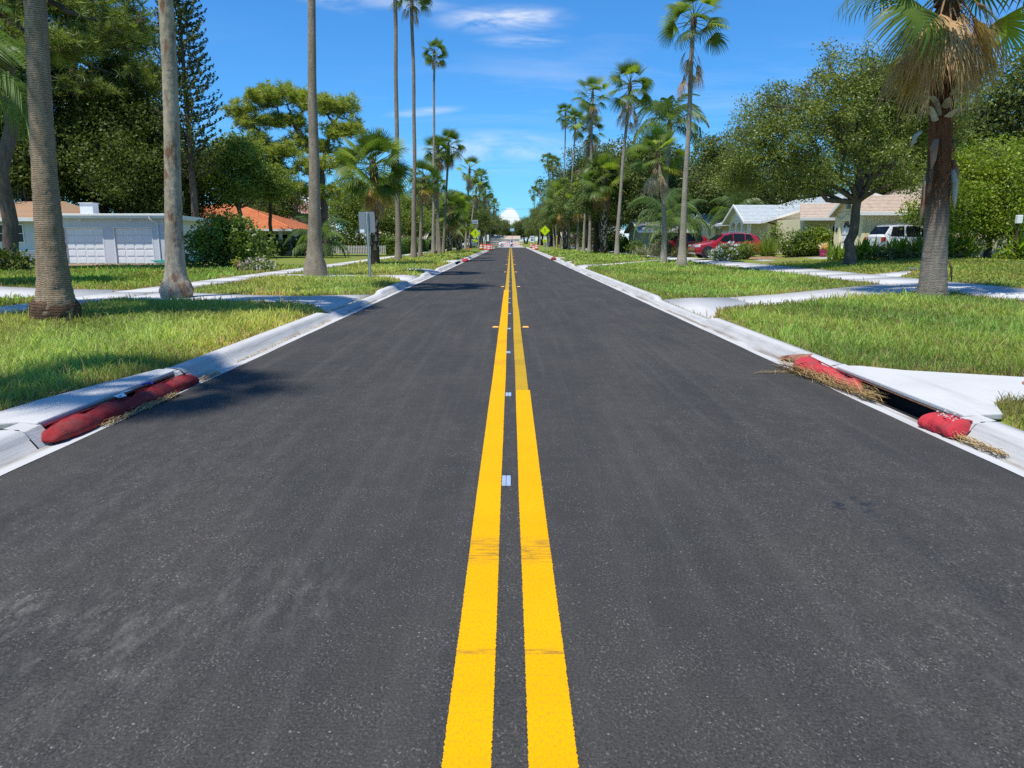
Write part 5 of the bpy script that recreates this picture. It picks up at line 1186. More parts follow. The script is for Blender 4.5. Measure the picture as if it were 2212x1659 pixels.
strap_plant('tan and green fountain grass next to the knobbly palm', 'ornamental_grass', 13.9, 60.5, 420, (.6, 1.4), .022, 'tan_grass', 32, (.5, 1.45), 1.1, spread=.4)
bush('grey-green shrub below the far house wall', 'bush', 12.7, 76, [(0, 0, .6, 1.1, .8, .7)], 1300, .1, 'shrub_leaf', 33)
bush('yellow-green shrub behind the straight grey trunk', 'bush', 13.2, 88, [(0, 0, .8, 1.0, .8, .9)], 1100, .12, 'bright_leaf', 34)
bush('low shrub with white blossom at the far house', 'bush', 14.6, 73, [(0, 0, .7, 1.1, .8, .7)], 900, .1, 'shrub_leaf', 35, flowers=(25, (.8, .75, .45), .08))
for i, (x, y, s) in enumerate(((14.5, 120, 1.6), (13.5, 140, 1.6), (12.5, 100, 1.3), (14, 160, 1.8))):
    bush(('dark shrub left of the stop sign', 'dark shrub near the yellow pole', 'dark shrub behind the bushy pair of palms', 'dark shrub behind the right crossing sign')[i], 'bush', x, y, [(0, 0, 1.0 * s, 1.5 * s, 1.0, 1.0 * s), (1.5, 0, .8 * s, 1.2 * s, 1.0, .8 * s)], 1500, .2, 'dark_leaf', 40 + i)
for i, (x, y, s) in enumerate(((-13.5, 133, 1.5), (-12.5, 152, 1.6), (-11.5, 172, 1.8))):
    bush(('dark shrub beyond the grey board fence', 'dark shrub behind the bearded palms', 'dark shrub behind the left barrels')[i], 'bush', x, y, [(0, 0, 1.0 * s, 1.5 * s, 1.0, 1.0 * s), (1.5, 0, .8 * s, 1.2 * s, 1.0, .8 * s)], 1500, .2, 'dark_leaf', 50 + i)
# ------------------------------------------------------------------ hedge, fences
def hedge(label, x0, x1, y0, y1, h, n, seed):
    r = np.random.default_rng(seed); t = thing('hedge', label, 'hedge', ((x0 + x1) / 2, y0, gz(x0)))
    MB().box(x0 + .12, x1 - .12, y0 + .12, y1 - .12, gz(x0), gz(x0) + h - .12).build('core', M['dark_leaf'], t, t.location)
    cx = (x0 + x1) / 2; P = np.stack([r.uniform(x0, x1, n), r.uniform(y0, y1, n), r.uniform(0, h, n)], 1)
    f = r.integers(0, 3, n); P[f == 0, 0] = x1 + r.normal(size=(f == 0).sum()) * .05; P[f == 1, 2] = h + r.normal(size=(f == 1).sum()) * .04; P[f == 2, 1] = y0 + r.normal(size=(f == 2).sum()) * .05
    P -= np.array([cx, y0, 0]); v, q, tt = leaf_cloud(P, .10, .6, .4, None, r); link('foliage', np_mesh('foliage', v, q, M['hedge_leaf'], tt), t)
hedge('clipped green hedge left of the pinkish gate', -12.9, -11.7, 78, 90, 1.52, 5000, 1)
hedge('clipped green hedge right of the pinkish gate', -12.9, -11.7, 93.2, 107, 1.5, 4200, 2)
def picket_fence():
    t = thing('picket_fence', 'white picket fence between the trunks on the left', 'fence', (-17.5, 83.5, .12)); o_ = t.location
    for z in (.30, .72): MB().box(-21.5, -13.0, 83.53, 83.57, z + .1, z + .18).build('rail', M['picket'], t, o_)
    pk = MB(); pk.add([(-.05, 0, 0), (.05, 0, 0), (.05, .022, 0), (-.05, .022, 0), (-.05, 0, .84), (.05, 0, .84), (.05, .022, .84), (-.05, .022, .84), (0, 0, .93), (0, .022, .93)],
                      [(0, 3, 2, 1), (0, 1, 5, 4), (1, 2, 6, 5), (2, 3, 7, 6), (3, 0, 4, 7), (4, 5, 8), (6, 7, 9), (5, 6, 9, 8), (7, 4, 8, 9)])
    p = pk.build('picket', M['picket'], t); p.location = (-4.0, -.03, .04); k = 1
    while -4.0 + k * .185 < 4.4:
        c = p.copy(); COL.objects.link(c); c.parent = t; c.location = (-4.0 + k * .185, -.03, .04 + random.uniform(-.01, .01)); c.rotation_euler = (0, random.uniform(-.02, .02), 0); k += 1
picket_fence()
def board_fence(label, x, y0, y1, h, material, name='board_fence', w=.28, cat='fence'):
    t = thing(name, label, cat, (x, y0, gz(x)))
    b = MB().box(0, .03, 0, w - .02, 0, h).build('board', M[material], t); k = 1
    while k * w < y1 - y0:
        c = b.copy(); COL.objects.link(c); c.parent = t; c.location = (random.uniform(-.008, .008), k * w, random.uniform(-.02, .02)); k += 1
    MB().box(-.05, -.002, 0, y1 - y0, h * .3, h * .3 + .09).build('rail', M[material], t)
board_fence('weathered grey board fence far down the left verge', -11.7, 113, 130, 1.75, 'greywood')
board_fence('pinkish board gate set in the clipped hedge', -11.75, 90.2, 93.0, 1.6, 'gatewood', 'gate', .35, 'gate')

# ------------------------------------------------------------------ houses
def courses(p00, p10, p01, p11, n, t=.02):
    """stepped roof plane from the eave edge p00-p10 up to the ridge edge p01-p11"""
    p00, p10, p01, p11 = map(Vector, (p00, p10, p01, p11)); mb = MB()
    nrm = (p10 - p00).cross(p01 - p00).normalized()
    if nrm.z < 0: nrm = -nrm
    for i in range(n):
        a, b = i / n, (i + 1) / n
        A, B = p00.lerp(p01, a), p10.lerp(p11, a); Cc, D_ = p10.lerp(p11, b), p00.lerp(p01, b)
        u = nrm * t
        mb.add([tuple(A + u), tuple(B + u), tuple(Cc), tuple(D_), tuple(A), tuple(B)], [(0, 1, 2, 3), (4, 5, 1, 0)])
    # soffit side
    d = -nrm * .1
    mb.add([tuple(p00 + d), tuple(p10 + d), tuple(p11 + d), tuple(p01 + d), tuple(p00), tuple(p10), tuple(p11), tuple(p01)], [(0, 3, 2, 1), (0, 1, 5, 4), (1, 2, 6, 5), (3, 0, 4, 7)])
    return mb
def wall_window(t, o_, axis, x0, x1, pos, z0, z1, out, fr='white', sash=True, mull=False, name='window'):
    """axis 'y': wall faces -y at y = pos (x0..x1 along x); axis 'x': wall faces -x or +x at x = pos. out: +-1 outward."""
    def bx(mb, a0, a1, d0, d1, za, zb):
        lo, hi = sorted((pos + out * d0, pos + out * d1))
        return mb.box(a0, a1, lo, hi, za, zb) if axis == 'y' else mb.box(lo, hi, a0, a1, za, zb)
    w = .07; mb = MB()
    for (a0, a1, za, zb) in ((x0 - w, x0, z0 - w, z1 + w), (x1, x1 + w, z0 - w, z1 + w), (x0, x1, z1, z1 + w), (x0, x1, z0 - w, z0)): bx(mb, a0, a1, .002, .05, za, zb)
    f = mb.build(name, M[fr], t, o_)
    for za, zb in ((((z0 + z1) / 2 + .02, z1), (z0, (z0 + z1) / 2 - .02)) if sash else ((z0, z1),)):
        bx(MB(), x0, x1, .003, .018, za, zb).build('pane', M['glass'], f, o_)
    mb = MB()
    if sash: bx(mb, x0, x1, .003, .04, (z0 + z1) / 2 - .02, (z0 + z1) / 2 + .02)
    if mull: bx(mb, (x0 + x1) / 2 - .02, (x0 + x1) / 2 + .02, .019, .045, z0, z1)
    if mb.v: mb.build('sash', M[fr], f, o_)
    return f
def garage_door(t, o_, axis, a0, a1, pos, z0, z1, out, rows=5, cols=4, fan=False):
    """raised panel door; each panel is a piece of its own"""
    def bx(mb, p0, p1, d0, d1, za, zb):
        lo, hi = sorted((pos + out * d0, pos + out * d1))
        return mb.box(p0, p1, lo, hi, za, zb) if axis == 'y' else mb.box(lo, hi, p0, p1, za, zb)
    d = bx(MB(), a0, a1, -.04, 0, z0, z1).build('garage_door', M['white'], t, o_)
    h = (z1 - z0) / rows; w = (a1 - a0) / cols
    for i in range(rows):
        for j in range(cols):
            if fan and i == rows - 1: continue
            p = bx(MB(), a0 + j * w + .06, a0 + (j + 1) * w - .06, .0, .016, z0 + i * h + .07, z0 + (i + 1) * h - .07).build('panel', M['white'], d, o_, bevel=.006)
        if i: bx(MB(), a0, a1, .001, .004, z0 + i * h - .006, z0 + i * h + .006).build('section_joint', M['signback'], d, o_)
    if fan:
        for j in range(2):
            c0 = a0 + (a1 - a0) * (.27 + .46 * j); zc = z0 + (rows - 1) * h + .05; r_ = (a1 - a0) * .2; mb = MB()
            for k in range(5):
                t0, t1 = math.pi * (k + .08) / 5, math.pi * (k + .92) / 5
                P = [(c0 + r_ * q * math.cos(s), zc + r_ * .95 * q * math.sin(s)) for q, s in ((.25, t0), (1, t0), (1, t1), (.25, t1))]
                mb.add([((p, pos + out * .006, z) if axis == 'y' else (pos + out * .006, p, z)) for p, z in P], [(0, 1, 2, 3)])
            mb.build('fan_light', M['glass'], d, o_)
    return d
def garage_house():
    t = thing('garage_house', 'white flat roofed house with two garage doors behind the left palms', 'house', (-26, 48, .1)); o_ = t.location
    Y = 48.0; zt = 2.95; x0, x1 = -29.6, -22.0; doors = ((-28.35, -25.85), (-25.2, -22.72)); zd = 2.42
    # front wall with the two door openings, then the side and back walls
    mb = MB(); xs = [x0, doors[0][0], doors[0][1], doors[1][0], doors[1][1], x1]
    for a, b in ((0, 1), (2, 3), (4, 5)): mb.box(xs[a], xs[b], Y, Y + .22, 0, zt)
    for a, b in doors: mb.box(a, b, Y, Y + .22, zd, zt)
    mb.build('wall', M['bluewall'], t, o_)
    MB().box(x1 - .2, x1, Y + .221, 55.0, 0, zt).build('wall', M['whitewall'], t, o_)
    MB().box(x0, x1, 54.8, 55.0, 0, zt).build('wall', M['whitewall'], t, o_)
    for a, b in doors:
        garage_door(t, o_, 'y', a + .05, b - .05, Y + .11, .1, zd - .05, -1)
        mb = MB(); mb.box(a, a + .05, Y - .02, Y + .2, .1, zd); mb.box(b - .05, b, Y - .02, Y + .2, .1, zd); mb.box(a + .05, b - .05, Y - .02, Y + .2, zd - .05, zd); mb.build('door_frame', M['white'], t, o_)
    # roof deck with a deep white fascia and gutter
    ov = .36
    MB().hull([(x0 - .2, Y - ov, 3.24), (x1 + .4, Y - ov, 3.24), (x1 + .4, 55.3, 3.10), (x0 - .2, 55.3, 3.10)], .08).build('roof', M['gravelroof'], t, o_)
    MB().box(x0 - .2, x1 + .4, Y - ov - .03, Y - ov + .02, 2.96, 3.24).build('fascia', M['white'], t, o_)
    mb = MB(); a = (x1 + .38); mb.add([(a, Y - ov, 2.96), (a + .05, Y - ov, 2.96), (a + .05, 55.3, 2.82), (a, 55.3, 2.82), (a, Y - ov, 3.24), (a + .05, Y - ov, 3.24), (a + .05, 55.3, 3.10), (a, 55.3, 3.10)], [(0, 3, 2, 1), (4, 5, 6, 7), (0, 1, 5, 4), (1, 2, 6, 5), (2, 3, 7, 6), (3, 0, 4, 7)])
    mb.build('fascia', M['white'], t, o_)
    MB().box(x0 - .2, x1 + .38, Y - ov + .021, Y, 2.95, 2.97).build('soffit', M['offwhite'], t, o_)
    MB().box(x0 - .2, x1 + .42, Y - ov - .10, Y - ov - .032, 3.12, 3.22).build('gutter', M['white'], t, o_)
    MB().tube([(x1 - .65, Y - ov - .08, 3.1), (x1 - .62, Y - ov - .07, 2.9), (x1 - .35, Y - .06, 2.62), (x1 - .33, Y - .05, .15)], .05, 6).build('downspout', M['white'], t, o_)
    for fx in (-27.1, -23.9): MB().tube([(fx, Y - ov + .1, 2.95), (fx, Y - ov + .05, 2.82)], [.05, .08], 7).build('eave_lamp', M['offwhite'], t, o_)
    ch = MB().box(-28.4, -27.55, 50.2, 50.9, 3.1, 3.98).build('chimney', M['white'], t, o_); MB().box(-28.46, -27.49, 50.14, 50.96, 3.981, 4.04).build('chimney_cap', M['offwhite'], ch, o_)
    # the lower left wing with a stained shingle roof
    MB().box(-42, x0 - .01, 48.6, 57, .95, 2.95).build('wall', M['bluewall'], t, o_)
    sd = MB().box(-42, x0 - .02, 48.55, 57, 0, .90).build('siding', M['greysiding'], t, o_)
    b0 = MB().box(-42, x0 - .03, 48.50, 48.549, 0.02, .13).build('lap_board', M['greysiding'], sd, o_)
    for k in range(1, 6):
        c = b0.copy(); COL.objects.link(c); c.parent = sd; c.location = (0, 0, k * .145)
    MB().box(-42, x0 - .02, 48.5, 48.58, .905, .95).build('sill_band', M['offwhite'], t, o_)
    for a, b in ((-32.0, -31.3), (-33.6, -32.5)): wall_window(t, o_, 'y', a, b, 48.6, 1.5, 2.55, -1)
    courses((-42.4, 48.0, 2.98), (-29.3, 48.0, 2.98), (-42.4, 53, 4.25), (-31.0, 53, 4.25), 14).build('roof', M['shingle_rust'], t, o_)
    MB().hull([(-29.3, 48.0, 2.98), (-29.3, 58, 2.98), (-31, 53, 4.25)], .06).build('roof', M['shingle_rust'], t, o_)
    MB().box(-42.4, -29.85, 47.93, 47.99, 2.78, 3.0).build('fascia', M['offwhite'], t, o_)
    t2 = MB().box(-29.0, -28.7, 47.55, 47.9, .12, .42); prop(t2.build('storage_box', M['greysiding']), 'small grey box at the left garage pillar', 'box')
garage_house()
h = MB(); hp = [(-21.6 + .55 * math.cos(q) * (1 + .05 * q), 47.2 + .4 * math.sin(q), .16 + .012 * q) for q in np.linspace(0, 19, 60)]
h.tube(hp, .028, 6, cap=True); h.tube([(-20.2, 47.0, .15), (-19.8, 46.9, .5), (-19.2, 46.9, .55), (-18.8, 46.9, .15)], .028, 6); prop(h.build('garden_hose', M['hose']), 'turquoise garden hose coiled by the white garage wall', 'hose')

def gable(t, o_, ax, a0, a1, b0, b1, ze, zr, ov, roofm, wallm, n=12, fascia='white', end0=True, end1=True, zb=0, slab=True):
    """gabled volume. ax 'x': ridge along x from a0 to a1, slopes towards b0 and b1 (y)."""
    P = (lambda a, b, z: (a, b, z)) if ax == 'x' else (lambda a, b, z: (b, a, z))
    m = (b0 + b1) / 2; s = (zr - ze) / (m - b0); zo = ze - s * ov
    for bb in (b0 - ov, b1 + ov): courses(P(a0 - ov, bb, zo), P(a1 + ov, bb, zo), P(a0 - ov, m, zr), P(a1 + ov, m, zr), n).build('roof', M[roofm], t, o_)
    for aa, e in ((a0, end0), (a1, end1)):
        if not e: continue
        k = -1 if aa == a0 else 1; q = aa; q2 = aa - k * .18
        mb = MB(); mb.add([P(q, b0, ze - .02), P(q, b1, ze - .02), P(q, m, zr - .12), P(q2, b0, ze - .02), P(q2, b1, ze - .02), P(q2, m, zr - .12)], [(0, 1, 2), (3, 5, 4), (0, 3, 4, 1), (1, 4, 5, 2), (2, 5, 3, 0)])
        mb.build('gable_wall', M[wallm], t, o_)
        # rake boards
        for bb in (b0 - ov, b1 + ov):
            u0, u1 = q + k * (ov + .003), q + k * (ov + .045); mb = MB()
            mb.add([P(u0, bb, zo - .16), P(u1, bb, zo - .16), P(u1, m, zr - .14), P(u0, m, zr - .14), P(u0, bb, zo + .025), P(u1, bb, zo + .025), P(u1, m, zr + .04), P(u0, m, zr + .04)],
                   [(0, 3, 2, 1), (4, 5, 6, 7), (0, 1, 5, 4), (1, 2, 6, 5), (2, 3, 7, 6), (3, 0, 4, 7)]); mb.build('rake_board', M[fascia], t, o_)
    for bb, k in ((b0 - ov, -1), (b1 + ov, 1)):
        lo, hi = sorted((bb + k * .004, bb + k * .045)); mb = MB()
        (mb.box(a0 - ov, a1 + ov, lo, hi, zo - .17, zo + .02) if ax == 'x' else mb.box(lo, hi, a0 - ov, a1 + ov, zo - .17, zo + .02)); mb.build('fascia', M[fascia], t, o_)
def yellow_house():
    z = .62; t = thing('yellow_house', 'cream yellow house with a tan shingle roof behind the white car', 'house', (24, 46, z)); o_ = t.location; ze = 3.28; X0 = 20.0; Y0 = 43.0
    # garage wing: wall facing the camera, door facing the street
    MB().box(X0 + .22, 25.0, Y0, Y0 + .2, z, ze).build('wall', M['creamwall'], t, o_)
    mb = MB(); mb.box(X0, X0 + .2, Y0, Y0 + .75, z, ze); mb.box(X0, X0 + .2, Y0 + 2.95, 46.7, z, ze); mb.box(X0, X0 + .2, Y0 + .75, Y0 + 2.95, 2.72, ze); mb.build('wall', M['creamwall'], t, o_)
    garage_door(t, o_, 'x', Y0 + .77, Y0 + 2.93, X0 + .14, z, 2.70, -1, 5, 4, True)
    MB().box(X0 + .2, 24, 46.5, 46.7, z, ze).build('wall', M['creamwall'], t, o_)
    gable(t, o_, 'x', X0, 26.5, Y0, 46.7, ze, 4.2, .26, 'shingle_tan', 'creamwall', 12, end1=False)
    # main block, ridge running away from the street view
    MB().box(25.001, 36, Y0 + .003, Y0 + .2, z, ze).build('wall', M['creamwall'], t, o_)
    MB().box(24.0, 36, Y0 + .25, 58, z, ze - .1).build('wall', M['creamwall'], t, o_)
    gable(t, o_, 'y', Y0, 58, 23.9, 36.2, ze, 5.6, .28, 'shingle_tan', 'creamwall', 20)
    # recessed entrance wing
    MB().box(19.2, 23.9, 49.6, 55, z, 3.0).build('wall', M['creamwall'], t, o_)
    courses((18.7, 49.0, 3.02), (24.0, 49.0, 3.02), (20.4, 53.5, 4.15), (24.0, 53.5, 4.15), 10).build('roof', M['shingle_tan'], t, o_)
    MB().box(18.7, 24.0, 48.93, 48.995, 2.86, 3.04).build('fascia', M['offwhite'], t, o_)
    wall_window(t, o_, 'y', 21.1, 21.9, 49.6, 1.2, 2.5, -1)
    # house number plate, lamp in the gable and the string of bunting
    pl = MB().box(X0 - .03, X0 - .003, 46.2, 46.42, 2.1, 2.32).build('number_plate', M['trim'], t, o_)
    mb = MB(); mb.tube([(X0 - .22, 44.85, 3.86), (X0 - .06, 44.85, 3.62)], [.05, .2], 9); mb.box(X0 - .14, X0 - .02, 44.70, 45.0, 3.42, 3.62); mb.build('gable_ornament', M['signback'], t, o_)
    mb = MB()
    for k in range(14):
        y = 43.3 + k * .25; zz = 3.16 - .22 * math.sin(math.pi * ((k % 7) / 6.0)); mb.add([(X0 - .06, y - .06, zz), (X0 - .06, y + .06, zz), (X0 - .06, y, zz - .13)], [(0, 1, 2)])
    mb.build('bunting', M['signback'], t, o_)['kind'] = 'stuff'
yellow_house()
def white_house():
    z = .5; t = thing('white_roofed_house', 'house with a pale shingle roof and an arched white porch behind the red car', 'house', (20, 58, z)); o_ = t.location
    gable(t, o_, 'x', 17.4, 23, 55.6, 60.4, 3.15, 4.25, .4, 'shingle_white', 'white', 12, end1=False)
    for y in (55.75, 57.2, 58.7, 60.2): MB().box(17.45, 17.7, y - .13, y + .13, z, 3.15).build('porch_column', M['white'], t, o_)
    mb = MB()
    for ya, yb in ((55.88, 57.07), (57.33, 58.57), (58.83, 60.07)):
        for k in range(6):
            t0, t1 = math.pi * k / 6, math.pi * (k + 1) / 6; m = (ya + yb) / 2; r_ = (yb - ya) / 2
            mb.add([(17.5, m - r_ * math.cos(t0), 2.45 + .5 * math.sin(t0)), (17.5, m - r_ * math.cos(t1), 2.45 + .5 * math.sin(t1)), (17.5, m - r_ * math.cos(t1), 3.15), (17.5, m - r_ * math.cos(t0), 3.15)], [(0, 1, 2, 3)])
    mb.build('porch_arch', M['white'], t, o_)
    MB().box(19.4, 23, 55.9, 60.2, z, 3.15).build('wall', M['creamwall2'], t, o_)
    wall_window(t, o_, 'x', 57.0, 58.6, 19.4, 1.4, 2.6, -1)
    MB().box(18.7, 32, 55.0, 67, z, 3.1).build('wall', M['creamwall2'], t, o_)
    gable(t, o_, 'y', 55.0, 67, 18.7, 32, 3.12, 5.1, .45, 'shingle_white', 'white', 18)
    MB().tube([(18.3, 54.6, 3.0), (18.9, 54.75, 2.8), (20.3, 54.95, 2.5)], .05, 6).build('downspout', M['trim'], t, o_)
white_house()
def far_house(label, x0, x1, y0, y1, ze, zr, wallm, roofm, ax='x', n=10, wins=()):
    t = thing('house', label, 'house', ((x0 + x1) / 2, y0, gz(x0))); o_ = t.location
    MB().box(x0, x1, y0, y1, gz(x0), ze).build('wall', M[wallm], t, o_)
    if ax == 'x': gable(t, o_, 'x', x0, x1, y0, y1, ze, zr, .5, roofm, wallm, n)
    else: gable(t, o_, 'y', y0, y1, x0, x1, ze, zr, .5, roofm, wallm, n)
    for (axis, a, b, pos, za, zb, out) in wins: wall_window(t, o_, axis, a, b, pos, za, zb, out)
    return t
fh = far_house('olive house with a low grey roof behind the short grey skirted palm', 13.8, 24, 79, 88, 2.7, 3.9, 'olivewall', 'shingle_grey', 'x', 10, (('y', 14.6, 16.0, 79.0, 1.2, 2.2, -1),))
far_house('white roofed house glimpsed left of the porch gable', 19.5, 30, 72, 82, 3.0, 4.2, 'creamwall2', 'shingle_white', 'x')
far_house('two storey pink house behind the orange tiled roof', -37, -28.5, 104, 116, 5.4, 8.2, 'pinkwall', 'pinkwall', 'y', 8, (('x', 106, 107.2, -28.5, 3.6, 4.8, 1),))
far_house('low brown house behind the clipped hedge', -21, -13.6, 118, 128, 2.1, 3.3, 'pinkwall', 'shingle_tan', 'x')
far_house('shed-like pink house far right behind trunks', 13, 22, 186, 196, 2.8, 4.2, 'pinkwall', 'shingle_tan', 'x')
def orange_house():
    t = thing('orange_roofed_house', 'white house with an orange tiled hip roof behind the big dark bush', 'house', (-30, 76, .1)); o_ = t.location
    x0, x1, y0, y1, ze, zr = -42, -21.8, 75.4, 91, 2.72, 5.35
    courses((x0, y0, ze), (x1, y0, ze), (-38, 83, zr), (-29.4, 83, zr), 22, .04).build('roof', M['tile_orange'], t, o_)
    courses((x1, y0, ze), (x1, y1, ze), (-29.4, 83, zr), (-29.4, 83.01, zr), 22, .04).build('roof', M['tile_orange'], t, o_)
    MB().tube([(-38, 83, zr + .03), (-29.4, 83, zr + .03), (x1, y0, ze + .05)], .10, 6).build('ridge_tiles', M['tile_orange'], t, o_)
    mb = MB(); mb.box(x0, x1 + .03, y0 - .06, y0 - .004, ze - .2, ze); mb.box(x1 + .004, x1 + .06, y0, y1, ze - .2, ze); mb.build('fascia', M['white'], t, o_)
    MB().box(-41.5, -22.4, 78.3, 90.5, .1, ze - .11).build('wall', M['whitewall'], t, o_)
    MB().box(x0 + .02, x1 - .02, y0 + .02, y1 - .2, ze - .108, ze - .08).build('soffit', M['offwhite'], t, o_)
    c = MB(); c.box(-23.3, -23.0, 75.9, 76.2, .6, ze - .12); c.box(-23.4, -22.9, 75.8, 76.3, .1, .6); c.build('porch_column', M['white'], t, o_)
    MB().box(-25.9, -23.41, 75.9, 76.1, .1, .72).build('porch_wall', M['white'], t, o_)
    wall_window(t, o_, 'y', -25.6, -24.9, 78.3, 1.1, 2.4, -1); wall_window(t, o_, 'y', -23.7, -23.1, 78.3, 1.3, 2.2, -1)
    MB().box(-24.7, -24.0, 78.27, 78.299, .1, 2.2).build('door', M['dark'], t, o_)
orange_house()

# ------------------------------------------------------------------ vehicles (front towards -x, built round the ground under the middle)
def car(label, x, y, z, rz, L, W, prof, belt, body, glassx, wheels, wr, lights, roof=None, rails=False, group=None, name='parked_car', tw=.17):
    """prof: list of (x, lower edge, belt z, top z) stations from nose to tail"""
    t = thing(name, label, 'car', (x, y, z), rz, group); hw = W / 2
    def ring(st, sgn=None):
        xx, zl, zb, zt = st; cab = zt - zb > .18
        wt = hw - (tw if cab else .10)
        return [(xx, -hw * .93, zl), (xx, -hw, zl + .16), (xx, -hw * .995, (zl + zb) * .55), (xx, -hw * .965, zb), (xx, -wt, zt - .05), (xx, -wt * .72, zt), (xx, wt * .72, zt), (xx, wt, zt - .05), (xx, hw * .965, zb), (xx, hw * .995, (zl + zb) * .55), (xx, hw, zl + .16), (xx, hw * .93, zl)]
    R_ = [ring(s) for s in prof]; k = 12; mb = MB(); fs = []
    for i in range(len(R_) - 1):
        for j in range(k): fs.append((i * k + j, i * k + (j + 1) % k, (i + 1) * k + (j + 1) % k, (i + 1) * k + j))
    fs += [tuple(range(k - 1, -1, -1)), tuple((len(R_) - 1) * k + j for j in range(k))]
    mb.add([p for r_ in R_ for p in r_], fs); o = mb.build('body', M[body], t, smooth=True)
    md = o.modifiers.new('edge', 'EDGE_SPLIT'); md.split_angle = R(28)
    def side(xx):
        i = max(j for j in range(len(prof)) if prof[j][0] <= xx) if xx < prof[-1][0] else len(prof) - 2
        i = min(i, len(prof) - 2); f = (xx - prof[i][0]) / (prof[i + 1][0] - prof[i][0]); a, b = prof[i], prof[i + 1]
        zb = a[2] + (b[2] - a[2]) * f; zt = a[3] + (b[3] - a[3]) * f; return zb, zt
    for (xa0, xa1, xb0, xb1) in glassx:            # lower front, lower rear, upper front, upper rear
        for s in (-1, 1):
            def pt(xx, f):
                zb, zt = side(xx); zz = zb + .03 + (zt - .05 - zb - .05) * f; g = (zz - zb) / max(.05, zt - .05 - zb); yy = hw * .965 + (hw - tw - hw * .965) * g
                return (xx, s * (yy + .006), zz)
            q = [pt(xa0, 0), pt(xa1, 0), pt(xb1, 1), pt(xb0, 1)]
            MB().add(q, [(0, 1, 2, 3) if s < 0 else (3, 2, 1, 0)]).build('side_window', M['glass'], t)
    if roof:
        c = [s for s in prof if s[3] - s[2] > .25]
        MB().box(c[0][0] + .1, c[-1][0] - .1, -hw + tw + .1, hw - tw - .1, c[1][3] + .002, c[1][3] + .03).build('roof', M[roof], t)
    # windscreen and rear glass lie on the sloping stations
    for (i, j, nm) in lights['glass']:
        a, b = prof[i], prof[j]; nx_, nz_ = (-(b[3] - a[3]), (b[0] - a[0])) if nm == 'windscreen' else ((b[3] - a[3]), -(b[0] - a[0]))
        ln_ = math.hypot(nx_, nz_); nx_, nz_ = nx_ / ln_ * .016, nz_ / ln_ * .016
        def on(t_, w_): return (a[0] + (b[0] - a[0]) * t_ + nx_, w_, a[3] + (b[3] - a[3]) * t_ + nz_)
        w0, w1 = hw * .88, hw - tw - .06
        q = [on(.10, -w0 * .93), on(.10, w0 * .93), on(.92, w1), on(.92, -w1)]
        MB().add(q, [(0, 1, 2, 3)]).add(q, [(3, 2, 1, 0)]).build(nm, M['glass'], t)
    for wx in wheels:
        for s in (-1, 1):
            yo = s * (hw - .10); mb = MB()
            arch = MB().tube([(wx, s * (hw - .25), wr), (wx, s * (hw + .006), wr)], wr * 1.19, 26); arch.build('wheel_arch', M['trim'], t)
            tyre = MB().tube([(wx, yo - s * .1, wr), (wx, yo - s * .1, wr), (wx, s * (hw + .012), wr), (wx, s * (hw + .028), wr)], [wr * .9, wr, wr, wr * .9], 28).build('tyre', M['tyre'], t)
            rim = MB().tube([(wx, s * (hw + .02), wr), (wx, s * (hw + .034), wr)], [wr * .72, wr * .68], 24).build('rim', M['trim'], tyre)
            sp = MB()
            for q in range(5):
                a = q * 2 * math.pi / 5 + .3
                for da in (-.16, .16):
                    c0, c1 = (a + da * .4), (a + da * 1.5); w_ = .032
                    pa = (wx + .05 * math.cos(c0), wr + .05 * math.sin(c0)); pb = (wx + wr * .66 * math.cos(c1), wr + wr * .66 * math.sin(c1)); nx, nz = -math.sin(c1) * w_, math.cos(c1) * w_; ys = s * (hw + .040)
                    sp.add([(pa[0] - nx, ys, pa[1] - nz), (pa[0] + nx, ys, pa[1] + nz), (pb[0] + nx, ys, pb[1] + nz), (pb[0] - nx, ys, pb[1] - nz)], [(0, 1, 2, 3), (3, 2, 1, 0)])
            sp.tube([(wx, s * (hw + .036), wr), (wx, s * (hw + .048), wr)], .07, 10); ringm = MB()
            for q in range(24):
                a0, a1 = q * math.pi / 12, (q + 1) * math.pi / 12; ys = s * (hw + .039)
                P = [(wx + wr * r_ * math.cos(a_), ys, wr + wr * r_ * math.sin(a_)) for r_, a_ in ((.64, a0), (.71, a0), (.71, a1), (.64, a1))]; sp.add(P, [(0, 1, 2, 3), (3, 2, 1, 0)])
            sp.build('spokes', M['rim'], tyre)
    for nm, m_, bx in lights['boxes']:
        for s in (-1, 1):
            y0, y1 = sorted((s * bx[2], s * bx[3])); MB().box(bx[0], bx[1], y0, y1, bx[4], bx[5]).build(nm, M[m_], t, bevel=.012)
    if rails:
        c = [s for s in prof if s[3] - s[2] > .25]
        for s in (-1, 1):
            yy = s * (hw - tw - .06); zz = max(q[3] for q in c)
            MB().tube([(c[0][0] + .25, yy, zz - .03), (c[0][0] + .4, yy, zz + .05), (c[-1][0] - .45, yy, zz + .05), (c[-1][0] - .3, yy, zz - .03)], .018, 6).build('roof_rail', M['chrome'], t)
    for s in (-1, 1):
        mx = glassx[0][0] + .12; zb, zt = side(mx); y0, y1 = sorted((s * (hw + .0), s * (hw + .17))); MB().box(mx - .06, mx + .06, y0, y1, zb + .0, zb + .15).build('mirror', M[body], t, bevel=.03)
        for dx in (glassx[0][1] + .02, ):
            MB().box(dx - .004, dx + .004, *sorted((s * (hw * .998), s * (hw + .006))), .45, zb - .02).build('door_seam', M['trim'], t)
        MB().box(glassx[0][1] - .25, glassx[0][1] - .07, *sorted((s * (hw + .0), s * (hw + .03))), zb - .12, zb - .085).build('door_handle', M['chrome'], t)
        x0_, x1_ = wheels[0] + wr * 1.25, wheels[1] - wr * 1.25
